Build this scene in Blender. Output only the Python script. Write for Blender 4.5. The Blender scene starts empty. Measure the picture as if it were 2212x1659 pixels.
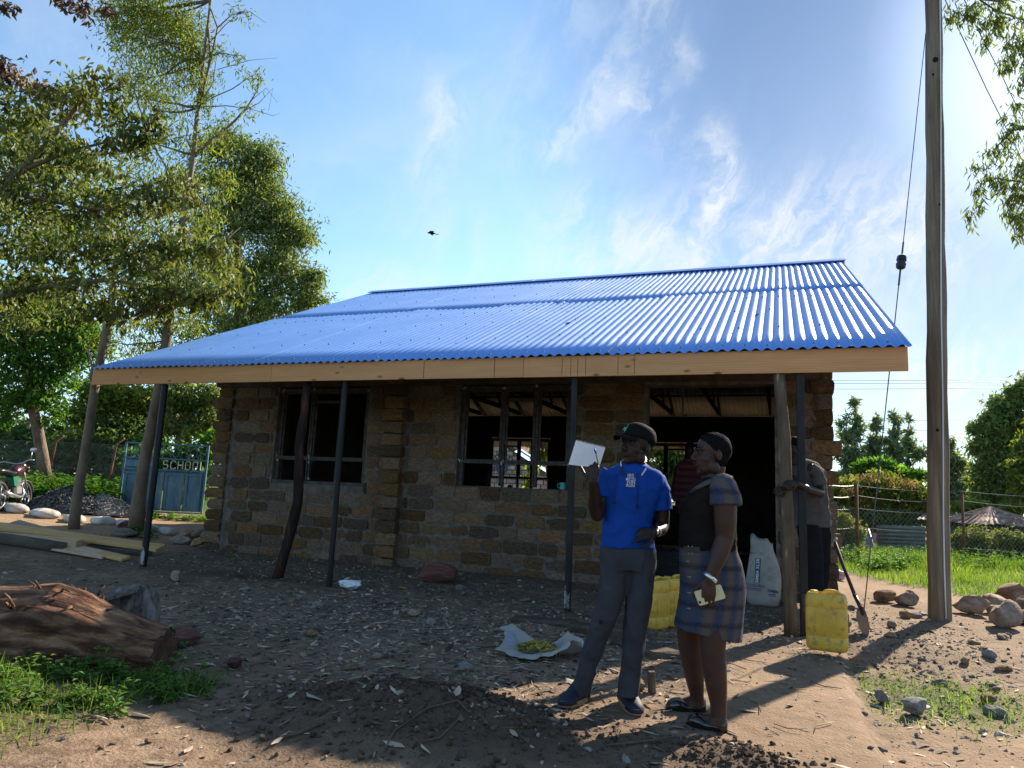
import bpy, math, random
import numpy as np
from mathutils import Vector, Matrix, noise as mnoise

rng = np.random.default_rng(7)
random.seed(7)
SC = bpy.context.scene
COL = SC.collection
PI = math.pi

# ------------------------------------------------------------------ camera, sky, sun, exposure
CAM = np.array([1.2232, -7.5988, 1.2372])
YAW, PITCH, ROLL, FPX = math.radians(-21.072), math.radians(8.779), math.radians(2.574), 1528.4


def cam_axes():
    cy, sy, cp, sp = math.cos(YAW), math.sin(YAW), math.cos(PITCH), math.sin(PITCH)
    f = np.array([sy * cp, cy * cp, sp])
    r0 = np.array([cy, -sy, 0.0])
    u0 = np.cross(r0, f)
    return math.cos(ROLL) * r0 + math.sin(ROLL) * u0, -math.sin(ROLL) * r0 + math.cos(ROLL) * u0, f


RX, UP, FW = cam_axes()
cam_d = bpy.data.cameras.new("camera")
cam = bpy.data.objects.new("camera", cam_d)
COL.objects.link(cam)
mw = Matrix.Identity(4)
for i in range(3):
    mw[i][0], mw[i][1], mw[i][2], mw[i][3] = RX[i], UP[i], -FW[i], CAM[i]
cam.matrix_world = mw
cam_d.sensor_width = 36.0
cam_d.lens = 36.0 * FPX / 2212.0
cam_d.clip_start, cam_d.clip_end = 0.05, 3000.0
SC.camera = cam


def at(px, py, D):
    "a point of the place seen at photo position (2212 px wide) at depth D metres"
    return CAM + (FW + (px - 1106.0) / FPX * RX - (py - 829.5) / FPX * UP) * D


def ray(px, py):
    d = FW + (px - 1106.0) / FPX * RX - (py - 829.5) / FPX * UP
    return d / np.linalg.norm(d)


SUN_AZ, SUN_EL = math.radians(22.8), math.radians(29.7)      # azimuth from +Y towards +X
SUN_DIR = Vector((math.sin(SUN_AZ) * math.cos(SUN_EL), math.cos(SUN_AZ) * math.cos(SUN_EL), math.sin(SUN_EL)))
sun_d = bpy.data.lights.new("sun", 'SUN')
sun_d.energy, sun_d.angle, sun_d.color = 5.0, math.radians(0.55), (1.0, 0.87, 0.70)
sun = bpy.data.objects.new("sun", sun_d)
COL.objects.link(sun)
sun.rotation_euler = SUN_DIR.to_track_quat('Z', 'Y').to_euler()
sun.location = (10, 20, 30)

W = bpy.data.worlds.new("World")
SC.world = W
W.use_nodes = True
wt = W.node_tree
wt.nodes.clear()


class NT:
    "small helper for node trees"

    def __init__(self, tree):
        self.t = tree

    def n(self, typ, **kw):
        nd = self.t.nodes.new(typ)
        for k, v in kw.items():
            setattr(nd, k, v)
        return nd

    def link(self, a, b):
        self.t.links.new(a, b)

    def put(self, sock, val):
        if isinstance(val, bpy.types.NodeSocket):
            self.t.links.new(val, sock)
        else:
            if isinstance(val, (tuple, list)) and len(val) == 3 and sock.type == 'RGBA':
                val = (*val, 1.0)
            sock.default_value = val

    def math(self, op, a, b=0.0, c=None, clamp=False):
        nd = self.n('ShaderNodeMath', operation=op, use_clamp=clamp)
        self.put(nd.inputs[0], a)
        self.put(nd.inputs[1], b)
        if c is not None:
            self.put(nd.inputs[2], c)
        return nd.outputs[0]

    def vmath(self, op, a, b=(0, 0, 0), scale=None):
        nd = self.n('ShaderNodeVectorMath', operation=op)
        self.put(nd.inputs[0], a)
        self.put(nd.inputs[1], b)
        if scale is not None:
            self.put(nd.inputs[3], scale)
        return nd.outputs[1] if op in ('DOT_PRODUCT', 'LENGTH', 'DISTANCE') else nd.outputs[0]

    def noise(self, vec, scale, detail=4.0, rough=0.55, dist=0.0):
        nd = self.n('ShaderNodeTexNoise')
        if vec is not None:
            self.put(nd.inputs['Vector'], vec)
        nd.inputs['Scale'].default_value = scale
        nd.inputs['Detail'].default_value = detail
        nd.inputs['Roughness'].default_value = rough
        nd.inputs['Distortion'].default_value = dist
        return nd.outputs[0]

    def ramp(self, fac, stops, interp='LINEAR'):
        nd = self.n('ShaderNodeValToRGB')
        cr = nd.color_ramp
        cr.interpolation = interp
        while len(cr.elements) < len(stops):
            cr.elements.new(0.5)
        for e, (p, c) in zip(cr.elements, stops):
            e.position = p
            e.color = (*c, 1.0) if len(c) == 3 else c
        self.put(nd.inputs[0], fac)
        return nd.outputs[0]

    def sstep(self, val, lo, hi, a=0.0, b=1.0):
        nd = self.n('ShaderNodeMapRange', interpolation_type='SMOOTHSTEP')
        self.put(nd.inputs[0], val)
        for i, x in enumerate((lo, hi, a, b)):
            self.put(nd.inputs[1 + i], x)
        return nd.outputs[0]

    def mix(self, fac, a, b, blend='MIX'):
        nd = self.n('ShaderNodeMix', data_type='RGBA', blend_type=blend)
        self.put(nd.inputs[0], fac)
        self.put(nd.inputs[6], a)
        self.put(nd.inputs[7], b)
        return nd.outputs[2]


def build_sky():
    w = NT(wt)
    sky = w.n('ShaderNodeTexSky', sky_type='NISHITA')
    sky.sun_disc = False
    sky.sun_elevation = SUN_EL
    sky.sun_rotation = SUN_AZ
    sky.altitude = 1200.0
    sky.air_density, sky.dust_density, sky.ozone_density = 1.0, 0.45, 3.0
    tc = w.n('ShaderNodeTexCoord')
    d = tc.outputs['Generated']
    # cirrus: streaked noise on the direction, strongest along a few wind-drawn plumes
    nz = w.n('ShaderNodeTexNoise')
    w.put(nz.inputs['Vector'], d)
    nz.inputs['Scale'].default_value = 4.5
    nz.inputs['Detail'].default_value = 5.0
    nz.inputs['Roughness'].default_value = 0.62
    wc = w.vmath('SCALE', w.vmath('SUBTRACT', nz.outputs['Color'], (0.5, 0.5, 0.5)), scale=0.16)
    dw = w.vmath('ADD', d, wc)

    def streak(a, b, r, gain):
        A, B = Vector(ray(*a)), Vector(ray(*b))
        AB = B - A
        rel = w.vmath('SUBTRACT', dw, tuple(A))
        t = w.math('DIVIDE', w.vmath('DOT_PRODUCT', rel, tuple(AB)), AB.length_squared, clamp=True)
        q = w.vmath('SUBTRACT', rel, w.vmath('SCALE', tuple(AB), scale=t))
        return w.math('MULTIPLY', w.sstep(w.vmath('LENGTH', q), r, 0.0), gain)

    streaks = [((1410, 20), (1340, 200), .060, 1.0), ((1360, 150), (1225, 320), .050, .9), ((1460, 120), (1375, 215), .042, .85),
               ((1540, 290), (1545, 500), .050, 1.0), ((1500, 370), (1390, 250), .05, .4), ((965, 240), (905, 400), .055, .7),
               ((880, 520), (1000, 540), .08, .55), ((1250, 530), (1560, 560), .11, .75), ((1620, 490), (1980, 470), .11, .95),
               ((1600, 460), (1750, 430), .04, .5), ((1150, 130), (1130, 330), .06, .28), ((1990, 770), (2300, 755), .06, 1.25),
               ((700, 640), (980, 600), .09, .45), ((100, 130), (240, 150), .09, .22), ((830, 100), (1060, 190), .06, .15), ((1240, 20), (1300, 60), .07, .4)]
    acc = None
    for s in streaks:
        m = streak(*s)
        acc = m if acc is None else w.math('MAXIMUM', acc, m)
    sh = w.n('ShaderNodeSeparateXYZ')
    w.link(dw, sh.inputs[0])
    fib = w.n('ShaderNodeCombineXYZ')          # wind-drawn fibres: stretched along a slanted axis
    w.put(fib.inputs[0], w.math('MULTIPLY', w.math('SUBTRACT', sh.outputs[0], w.math('MULTIPLY', sh.outputs[2], 0.55)), 17.0))
    w.put(fib.inputs[1], w.math('MULTIPLY', sh.outputs[1], 12.0))
    w.put(fib.inputs[2], w.math('MULTIPLY', sh.outputs[2], 5.0))
    fine = w.noise(fib.outputs[0], 1.0, 9.0, 0.68, 0.5)
    broad = w.noise(w.vmath('MULTIPLY', dw, (3.0, 3.0, 5.0)), 1.0, 5.0, 0.6)
    plume = w.math('MULTIPLY', acc, w.sstep(fine, 0.36, 0.68), clamp=True)
    z = w.n('ShaderNodeSeparateXYZ')
    w.link(d, z.inputs[0])
    low = w.sstep(z.outputs[2], 0.62, 0.05)
    sunny = w.sstep(w.vmath('DOT_PRODUCT', d, tuple(SUN_DIR)), 0.55, 0.99)
    veil = w.math('MULTIPLY', w.sstep(broad, 0.40, 0.78), w.math('ADD', w.math('MULTIPLY', low, 0.40), 0.16))
    veil = w.math('ADD', veil, w.math('MULTIPLY', w.math('MULTIPLY', sunny, low), w.sstep(fine, 0.2, 0.75, 0.15, 0.55)))
    horizon = w.sstep(z.outputs[2], 0.30, -0.02, 0.0, 0.55)
    cl = w.math('ADD', w.math('MULTIPLY', plume, 0.80), veil, clamp=True)
    cl = w.math('MAXIMUM', cl, horizon, clamp=True)
    cloud_col = w.mix(sunny, (3.7, 4.0, 4.3), (4.1, 4.25, 4.4))
    # the deep-blue rendering of the sky itself
    hs = w.n('ShaderNodeHueSaturation')
    hs.inputs['Saturation'].default_value = SKY_SAT
    w.link(sky.outputs[0], hs.inputs['Color'])
    glow = w.sstep(w.vmath('DOT_PRODUCT', d, tuple(SUN_DIR)), 0.74, 0.95)
    tint = w.mix(1.0, hs.outputs[0], w.mix(w.sstep(w.vmath('DOT_PRODUCT', d, tuple(SUN_DIR)), 0.965, 0.997), w.mix(glow, SKY_TINT, (0.46, 0.54, 0.59)), (1.0, 1.0, 1.0)), 'MULTIPLY')
    out_c = w.mix(cl, tint, cloud_col)
    bg = w.n('ShaderNodeBackground')
    w.link(out_c, bg.inputs[0])
    bg.inputs[1].default_value = SKY_STR
    wo = w.n('ShaderNodeOutputWorld')
    w.link(bg.outputs[0], wo.inputs[0])


SKY_STR, SKY_SAT, SKY_TINT = 0.084, 0.84, (0.93, 1.17, 1.21)
build_sky()
SC.view_settings.view_transform = 'Standard'
SC.view_settings.look = 'None'
SC.view_settings.exposure = 1.5
SC.view_settings.gamma = 1.0
SC.view_settings.use_curve_mapping = False
SC.render.engine = 'CYCLES'
SC.cycles.max_bounces = 6
SC.cycles.transparent_max_bounces = 8
SC.cycles.use_denoising = True


# ------------------------------------------------------------------ object helpers
def link(o, parent=None):
    COL.objects.link(o)
    if parent is not None:
        o.parent = parent
    return o


def tag(o, label=None, cat=None, group=None, kind=None):
    for k, v in (('label', label), ('category', cat), ('group', group), ('kind', kind)):
        if v:
            o[k] = v
    return o


def thing(name, label, cat, loc=(0, 0, 0), rz=0.0, group=None):
    o = bpy.data.objects.new(name, None)
    o.empty_display_size = 0.1
    o.location = loc
    o.rotation_euler = (0, 0, rz)
    link(o)
    return tag(o, label, cat, group)


def mesh_from(name, V, Fs, smooth=True, mats=(), mi=None):
    me = bpy.data.meshes.new(name)
    V = np.asarray(V, np.float32).reshape(-1, 3)
    if isinstance(Fs, np.ndarray):
        n, k = Fs.shape
        me.vertices.add(len(V))
        me.vertices.foreach_set('co', V.ravel())
        me.loops.add(n * k)
        me.loops.foreach_set('vertex_index', Fs.astype(np.int32).ravel())
        me.polygons.add(n)
        me.polygons.foreach_set('loop_start', np.arange(0, n * k, k, dtype=np.int32))
        me.polygons.foreach_set('loop_total', np.full(n, k, np.int32))
    else:
        me.from_pydata(V.tolist(), [], Fs)
    for m in (mats if isinstance(mats, (list, tuple)) else [mats]):
        me.materials.append(m)
    if mi is not None:
        me.polygons.foreach_set('material_index', np.asarray(mi, np.int32))
    me.update(calc_edges=True)
    me.polygons.foreach_set('use_smooth', np.full(len(me.polygons), smooth))
    return me


def obj(name, me, parent=None, loc=None, rot=None, scale=None):
    o = bpy.data.objects.new(name, me)
    if loc is not None:
        o.location = loc
    if rot is not None:
        o.rotation_euler = rot
    if scale is not None:
        o.scale = scale
    return link(o, parent)


def frame_of(d, ref=None):
    d = np.asarray(d, float)
    d = d / (np.linalg.norm(d) + 1e-12)
    r = np.array([0, 0, 1.0]) if ref is None else np.asarray(ref, float)
    if abs(d @ r) > 0.96 * np.linalg.norm(r):
        r = np.array([1.0, 0, 0]) if ref is None else np.array([0.3, 0.9, 0.2])
    a = np.cross(r, d)
    a /= np.linalg.norm(a)
    return a, np.cross(d, a), d


class MB:
    "collects shapes; build() links them as ONE mesh object"

    def __init__(self):
        self.v, self.f, self.m, self.n = [], [], [], 0

    def add(self, V, Fs, m=0):
        V = np.asarray(V, float).reshape(-1, 3)
        self.v.append(V)
        self.f.extend([tuple(int(i) + self.n for i in f) for f in Fs])
        self.m.extend([m] * len(Fs))
        self.n += len(V)
        return self

    def box(self, c, s, R=None, m=0, taper=1.0):
        x, y, z = [q / 2 for q in s]
        V = np.array([[-x, -y, -z], [x, -y, -z], [x, y, -z], [-x, y, -z], [-x * taper, -y * taper, z], [x * taper, -y * taper, z], [x * taper, y * taper, z], [-x * taper, y * taper, z]])
        if R is not None:
            V = V @ np.asarray(R).T
        return self.add(V + np.asarray(c, float), [(0, 3, 2, 1), (4, 5, 6, 7), (0, 1, 5, 4), (1, 2, 6, 5), (2, 3, 7, 6), (3, 0, 4, 7)], m)

    def bbox(self, c, s, b=0.01, R=None, m=0):
        "box with bevelled edges"
        x, y, z = [q / 2 for q in s]
        b = min(b, x * .9, y * .9, z * .9)
        V = []
        for sx in (-1, 1):
            for sy in (-1, 1):
                for sz in (-1, 1):
                    V += [(sx * x, sy * (y - b), sz * (z - b)), (sx * (x - b), sy * y, sz * (z - b)), (sx * (x - b), sy * (y - b), sz * z)]
        V = np.array(V)
        idx = lambda sx, sy, sz, k: ((sx > 0) * 4 + (sy > 0) * 2 + (sz > 0)) * 3 + k
        Fs = []
        for s1 in (-1, 1):
            Fs.append([idx(s1, -1, -1, 0), idx(s1, 1, -1, 0), idx(s1, 1, 1, 0), idx(s1, -1, 1, 0)][::s1])
            Fs.append([idx(-1, s1, -1, 1), idx(-1, s1, 1, 1), idx(1, s1, 1, 1), idx(1, s1, -1, 1)][::s1])
            Fs.append([idx(-1, -1, s1, 2), idx(1, -1, s1, 2), idx(1, 1, s1, 2), idx(-1, 1, s1, 2)][::s1])
        for s1 in (-1, 1):
            for s2 in (-1, 1):
                k = s1 * s2
                Fs.append([idx(s1, s2, -1, 0), idx(s1, s2, -1, 1), idx(s1, s2, 1, 1), idx(s1, s2, 1, 0)][::k])
                Fs.append([idx(s1, -1, s2, 2), idx(s1, -1, s2, 0), idx(s1, 1, s2, 0), idx(s1, 1, s2, 2)][::k])
                Fs.append([idx(-1, s1, s2, 1), idx(-1, s1, s2, 2), idx(1, s1, s2, 2), idx(1, s1, s2, 1)][::k])
        for sx in (-1, 1):
            for sy in (-1, 1):
                for sz in (-1, 1):
                    Fs.append([idx(sx, sy, sz, 0), idx(sx, sy, sz, 1), idx(sx, sy, sz, 2)][::sx * sy * sz])
        if R is not None:
            V = V @ np.asarray(R).T
        return self.add(V + np.asarray(c, float), Fs, m)

    def bar(self, a, b, w, h, m=0, ref=None):
        a, b = np.asarray(a, float), np.asarray(b, float)
        A, B, D = frame_of(b - a, ref)
        L = np.linalg.norm(b - a)
        return self.box((a + b) / 2, (w, h, L), np.stack([A, B, D], 1), m)

    def tube(self, pts, rad, n=8, m=0, cap=True, ey=1.0, ref=None, dome=False):
        pts = [np.asarray(p, float) for p in pts]
        rad = [rad] * len(pts) if np.isscalar(rad) else list(rad)
        if dome:
            d0 = (pts[0] - pts[1]) / (np.linalg.norm(pts[0] - pts[1]) + 1e-9)
            d1 = (pts[-1] - pts[-2]) / (np.linalg.norm(pts[-1] - pts[-2]) + 1e-9)
            r0, r1 = rad[0], rad[-1]
            pre = [(pts[0] + d0 * r0 * .92, r0 * .4), (pts[0] + d0 * r0 * .6, r0 * .8)]
            post = [(pts[-1] + d1 * r1 * .6, r1 * .8), (pts[-1] + d1 * r1 * .92, r1 * .4)]
            pts = [p for p, _ in pre] + pts + [p for p, _ in post]
            rad = [r for _, r in pre] + rad + [r for _, r in post]
        rings = []
        th = np.arange(n) * 2 * PI / n
        pa = None
        for i, p in enumerate(pts):
            d = (pts[min(i + 1, len(pts) - 1)] - pts[max(i - 1, 0)])
            if pa is None:
                A, B, D = frame_of(d, ref)
            else:
                D = d / (np.linalg.norm(d) + 1e-12)
                A = pa - D * (pa @ D)
                A /= np.linalg.norm(A) + 1e-12
                B = np.cross(D, A)
            pa = A
            r = rad[i]
            ra, rb = (r, r * ey) if np.isscalar(r) else r
            rings.append(p + np.outer(np.cos(th) * ra, A) + np.outer(np.sin(th) * rb, B))
        return self.loft(rings, m, cap)

    def loft(self, rings, m=0, cap=True, closed=True):
        n = len(rings[0])
        V = np.concatenate(rings)
        Fs = []
        for i in range(len(rings) - 1):
            for j in range(n if closed else n - 1):
                k = (j + 1) % n
                Fs.append((i * n + j, i * n + k, (i + 1) * n + k, (i + 1) * n + j))
        if cap and closed:
            Fs.append(tuple(range(n - 1, -1, -1)))
            Fs.append(tuple((len(rings) - 1) * n + j for j in range(n)))
        return self.add(V, Fs, m)

    def ball(self, c, r, nu=10, nv=7, R=None, m=0):
        r = (r, r, r) if np.isscalar(r) else r
        V = [(0, 0, -1)]
        for i in range(1, nv):
            ph = -PI / 2 + PI * i / nv
            for j in range(nu):
                V.append((math.cos(ph) * math.cos(2 * PI * j / nu), math.cos(ph) * math.sin(2 * PI * j / nu), math.sin(ph)))
        V.append((0, 0, 1))
        Fs = []
        for j in range(nu):
            Fs.append((0, 1 + (j + 1) % nu, 1 + j))
            e = 1 + (nv - 2) * nu
            Fs.append((e + j, e + (j + 1) % nu, len(V) - 1))
        for i in range(nv - 2):
            for j in range(nu):
                a, b = 1 + i * nu + j, 1 + i * nu + (j + 1) % nu
                Fs.append((a, b, b + nu, a + nu))
        V = np.array(V) * np.asarray(r)
        if R is not None:
            V = V @ np.asarray(R).T
        return self.add(V + np.asarray(c, float), Fs, m)

    def arrays(self):
        return np.concatenate(self.v), self.f

    def mesh(self, name, mats, smooth=True, jitter=0.0, jscale=3.0):
        V = np.concatenate(self.v)
        if jitter:
            V = V + fbm3(V * jscale, 3) * jitter
        return mesh_from(name, V, self.f, smooth, mats, self.m)

    def build(self, name, mats, parent=None, smooth=True, jitter=0.0, jscale=3.0, **kw):
        return obj(name, self.mesh(name, mats, smooth, jitter, jscale), parent, **kw)


def autosmooth(o, deg=35):
    "sharp edges where faces meet at more than deg"
    me = o.data
    me.set_sharp_from_angle(angle=math.radians(deg))
    return o


# ------------------------------------------------------------------ numpy noise
def _hash(ix, iy, iz, seed):
    h = (ix.astype(np.int64) * 374761393 + iy.astype(np.int64) * 668265263 + iz.astype(np.int64) * 2147483647 + seed * 974634777) & 0xFFFFFFFF
    h = ((h ^ (h >> 13)) * 1274126177) & 0xFFFFFFFF
    h = (h ^ (h >> 16)) & 0xFFFFFFFF
    return h / 4294967295.0 * 2 - 1


def vnoise(P, seed=0):
    P = np.asarray(P, float)
    I = np.floor(P).astype(np.int64)
    f = P - I
    f = f * f * (3 - 2 * f)
    r = 0.0
    for dx in (0, 1):
        for dy in (0, 1):
            for dz in (0, 1):
                w = (f[:, 0] if dx else 1 - f[:, 0]) * (f[:, 1] if dy else 1 - f[:, 1]) * (f[:, 2] if dz else 1 - f[:, 2])
                r = r + w * _hash(I[:, 0] + dx, I[:, 1] + dy, I[:, 2] + dz, seed)
    return r


def fbm(P, octv=4, seed=0, gain=0.5):
    P = np.asarray(P, float)
    a, s, r = 1.0, 1.0, 0.0
    for o in range(octv):
        r = r + a * vnoise(P * s + o * 17.3, seed + o)
        a *= gain
        s *= 2.03
    return r


def fbm3(P, octv=3, seed=0):
    return np.stack([fbm(P, octv, seed), fbm(P + 31.7, octv, seed + 11), fbm(P + 77.1, octv, seed + 23)], 1)


def sst(x, a, b):
    t = np.clip((x - a) / (b - a), 0, 1)
    return t * t * (3 - 2 * t)


# ------------------------------------------------------------------ materials
def pmat(name, stops, scale=4.0, detail=5.0, rough=0.85, bump=0.0, bscale=None, metal=0.0, spec=0.3, stretch=(1, 1, 1), rvar=0.0, isl=0.0, hvar=0.0,
         trans=0.0, trans_col=None, coat=0.0, coat_rough=.2, dist=0.0, sheen=0.0, coords='Object', rrange=0.0, extra=None):
    """noise-coloured Principled; rvar/hvar vary value/hue per object, isl per mesh island, trans mixes in a Translucent lobe"""
    m = bpy.data.materials.new(name)
    m.use_nodes = True
    t = m.node_tree
    t.nodes.clear()
    w = NT(t)
    out = w.n('ShaderNodeOutputMaterial')
    b = w.n('ShaderNodeBsdfPrincipled')
    tc = w.n('ShaderNodeTexCoord')
    vec = tc.outputs[coords]
    oi = w.n('ShaderNodeObjectInfo')
    if rvar or hvar:
        vec = w.vmath('ADD', vec, w.vmath('SCALE', (13.0, 7.0, 5.0), scale=oi.outputs['Random']))
    if tuple(stretch) != (1, 1, 1):
        vec = w.vmath('MULTIPLY', vec, stretch)
    nz = w.noise(vec, scale, detail, 0.6, dist)
    if len(stops) == 1:
        col = w.ramp(nz, [(0.0, stops[0][1]), (1.0, stops[0][1])])
    else:
        col = w.ramp(nz, stops)
    if extra:
        col = extra(w, tc, vec, nz, col)
    if isl:
        g = w.n('ShaderNodeNewGeometry')
        hs = w.n('ShaderNodeHueSaturation')
        w.put(hs.inputs['Value'], w.sstep(g.outputs['Random Per Island'], 0, 1, 1 - isl, 1 + isl))
        w.put(hs.inputs['Hue'], w.sstep(w.math('FRACT', w.math('MULTIPLY', g.outputs['Random Per Island'], 7.31)), 0, 1, 0.5 - hvar, 0.5 + hvar))
        w.put(hs.inputs['Color'], col)
        col = hs.outputs[0]
    elif rvar or hvar:
        hs = w.n('ShaderNodeHueSaturation')
        w.put(hs.inputs['Value'], w.sstep(oi.outputs['Random'], 0, 1, 1 - rvar, 1 + rvar))
        w.put(hs.inputs['Hue'], w.sstep(w.math('FRACT', w.math('MULTIPLY', oi.outputs['Random'], 7.31)), 0, 1, 0.5 - hvar, 0.5 + hvar))
        w.put(hs.inputs['Saturation'], w.sstep(w.math('FRACT', w.math('MULTIPLY', oi.outputs['Random'], 3.77)), 0, 1, 0.75, 1.2))
        w.put(hs.inputs['Color'], col)
        col = hs.outputs[0]
    w.put(b.inputs['Base Color'], col)
    if rrange:
        w.put(b.inputs['Roughness'], w.sstep(nz, 0.3, 0.7, rough - rrange, rough + rrange))
    else:
        b.inputs['Roughness'].default_value = rough
    b.inputs['Metallic'].default_value = metal
    b.inputs['Specular IOR Level'].default_value = spec
    if coat:
        b.inputs['Coat Weight'].default_value = coat
        b.inputs['Coat Roughness'].default_value = coat_rough
        b.inputs['Coat IOR'].default_value = 1.75
    if sheen:
        b.inputs['Sheen Weight'].default_value = sheen
    if bump:
        bp = w.n('ShaderNodeBump')
        bp.inputs['Strength'].default_value = 1.0
        bp.inputs['Distance'].default_value = bump
        w.put(bp.inputs['Height'], w.noise(vec, bscale or scale * 3, 6.0, 0.65))
        w.link(bp.outputs[0], b.inputs['Normal'])
    surf = b.outputs[0]
    if trans:
        tr = w.n('ShaderNodeBsdfTranslucent')
        if trans_col:
            w.put(tr.inputs[0], w.mix(1.0, col, trans_col, 'MULTIPLY'))
        else:
            w.put(tr.inputs[0], col)
        mx = w.n('ShaderNodeMixShader')
        mx.inputs[0].default_value = trans
        w.link(surf, mx.inputs[1])
        w.link(tr.outputs[0], mx.inputs[2])
        surf = mx.outputs[0]
    w.link(surf, out.inputs[0])
    return m


def leafmat(name, c0, c1, c2, trans=0.4, rough=0.42, isl=0.35, hv=0.018, tcol=(1.6, 1.7, 0.7)):
    return pmat(name, [(0.3, c0), (0.5, c1), (0.72, c2)], scale=0.9, detail=3, rough=rough + .22, spec=0.16, isl=isl, hvar=hv, trans=trans, trans_col=tcol)

# ------------------------------------------------------------------ the ground
def ground_base(x, y):
    x, y = np.asarray(x, float), np.asarray(y, float)
    g = 0.26 * sst(-x, 7.8, 11.5) * sst(y, -3, 1) + 0.17 * sst(-x, 11.5, 14.5) * sst(y, -3, 1)
    g = g + 0.075 * sst(y, 0.25, 1.7) * sst(x, -9.0, -8.0) * (1 - sst(x, 1.6, 2.1)) * (1 - sst(y, 12.4, 13.5))
    g = g + 0.17 * np.exp(-(((x + 0.55) / 0.75) ** 2 + ((y + 3.95) / 0.42) ** 2))
    g = g + 0.06 * np.exp(-(((x - 0.98) / 0.30) ** 2 + ((y + 3.78) / 0.22) ** 2))
    g = g + 0.10 * np.exp(-(((x + 3.2) / 0.9) ** 2 + ((y + 5.2) / 0.6) ** 2))
    g = g - 0.085 * sst(x, 1.63, 1.74) * (1 - sst(y, -0.6, 0.4)) * (1 - sst(x, 3.5, 5.0))
    return g


def ground_h(x, y):
    x, y = np.asarray(x, float).ravel(), np.asarray(y, float).ravel()
    P = np.stack([x, y, x * 0], 1)
    near = np.exp(-((x + 1.5) ** 2 + (y + 0.5) ** 2) / 300.0)
    path = sst(x, 0.55, 0.95) * (1 - sst(x, 1.55, 1.7)) * (1 - sst(y, -1.1, -0.5)) * sst(y, -8, -7)
    rgh = (1 - 0.5 * path) * (0.35 + 0.65 * near)
    mnd = np.exp(-(((x + 0.55) / 0.9) ** 2 + ((y + 4.0) / 0.6) ** 2))
    n = fbm(P * 1.1, 3, 3) * 0.016 + fbm(P * 5.0, 4, 5) * 0.010 + np.abs(fbm(P * 14.0, 2, 9)) * (0.008 + 0.012 * mnd)
    return ground_base(x, y) + n * rgh


def gz(x, y):
    return float(ground_h([x], [y])[0])


def axis_pts(lo, hi, step, far, grow=1.16):
    a = list(np.arange(lo, hi + 1e-6, step))
    s = step
    while a[-1] < far:
        s *= grow
        a.append(a[-1] + s)
    s = step
    b = [lo]
    while b[-1] > -far:
        s *= grow
        b.append(b[-1] - s)
    return np.array(b[:0:-1] + a)


def ground_mat():
    m = bpy.data.materials.new("soil")
    m.use_nodes = True
    t = m.node_tree
    t.nodes.clear()
    w = NT(t)
    out = w.n('ShaderNodeOutputMaterial')
    b = w.n('ShaderNodeBsdfPrincipled')
    tc = w.n('ShaderNodeTexCoord')
    v = tc.outputs['Object']
    att = lambda n: w.n('ShaderNodeAttribute', attribute_name=n).outputs['Fac']
    n1 = w.noise(v, 1.3, 6, 0.62)
    n2 = w.noise(v, 9.0, 6, 0.65)
    n3 = w.noise(v, 55.0, 4, 0.65)
    vor = w.n('ShaderNodeTexVoronoi')
    w.link(v, vor.inputs['Vector'])
    vor.inputs['Scale'].default_value = 42.0
    peb = w.sstep(vor.outputs['Distance'], 0.55, 0.15)
    soil = w.ramp(n1, [(0.28, (0.125, 0.085, 0.057)), (0.5, (0.20, 0.138, 0.092)), (0.72, (0.27, 0.19, 0.13))])
    soil = w.mix(w.sstep(n2, 0.42, 0.62), soil, w.mix(1.0, soil, (0.62, 0.6, 0.58), 'MULTIPLY'))
    soil = w.mix(w.math('MULTIPLY', w.sstep(n3, 0.56, 0.72), 0.55), soil, (0.30, 0.25, 0.19))
    grv = w.ramp(vor.outputs['Color'], [(0.2, (0.09, 0.082, 0.072)), (0.55, (0.17, 0.155, 0.135)), (0.9, (0.30, 0.28, 0.25))])
    grv = w.mix(w.sstep(vor.outputs['Distance'], 0.25, 0.5), grv, (0.085, 0.07, 0.055))
    col = w.mix(w.math('MULTIPLY', att('gravel'), w.sstep(n2, 0.35, 0.6)), soil, grv)
    sand_sunlit = w.ramp(n2, [(0.3, (0.25, 0.165, 0.10)), (0.7, (0.35, 0.245, 0.155))])
    col = w.mix(att('sand'), col, sand_sunlit)
    dark = w.ramp(n2, [(0.3, (0.058, 0.040, 0.028)), (0.7, (0.105, 0.073, 0.051))])
    col = w.mix(w.math('MULTIPLY', att('damp'), w.sstep(n2, 0.2, 0.5, 0.6, 1.0)), col, dark)
    grs = w.ramp(n2, [(0.3, (0.035, 0.055, 0.014)), (0.55, (0.065, 0.10, 0.022)), (0.75, (0.11, 0.13, 0.04))])
    col = w.mix(w.math('MULTIPLY', att('grass'), w.sstep(n1, 0.25, 0.5, 0.75, 1.0)), col, grs)
    w.put(b.inputs['Base Color'], col)
    b.inputs['Roughness'].default_value = 0.95
    b.inputs['Specular IOR Level'].default_value = 0.12
    bp = w.n('ShaderNodeBump')
    bp.inputs['Distance'].default_value = 0.012
    h = w.math('ADD', w.math('MULTIPLY', n3, 0.8), w.math('ADD', w.math('MULTIPLY', n2, 0.9), w.math('MULTIPLY', peb, w.math('ADD', w.math('MULTIPLY', att('gravel'), 0.5), 0.12))))
    w.put(bp.inputs['Height'], h)
    w.link(bp.outputs[0], b.inputs['Normal'])
    w.link(b.outputs[0], out.inputs[0])
    return m


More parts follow.
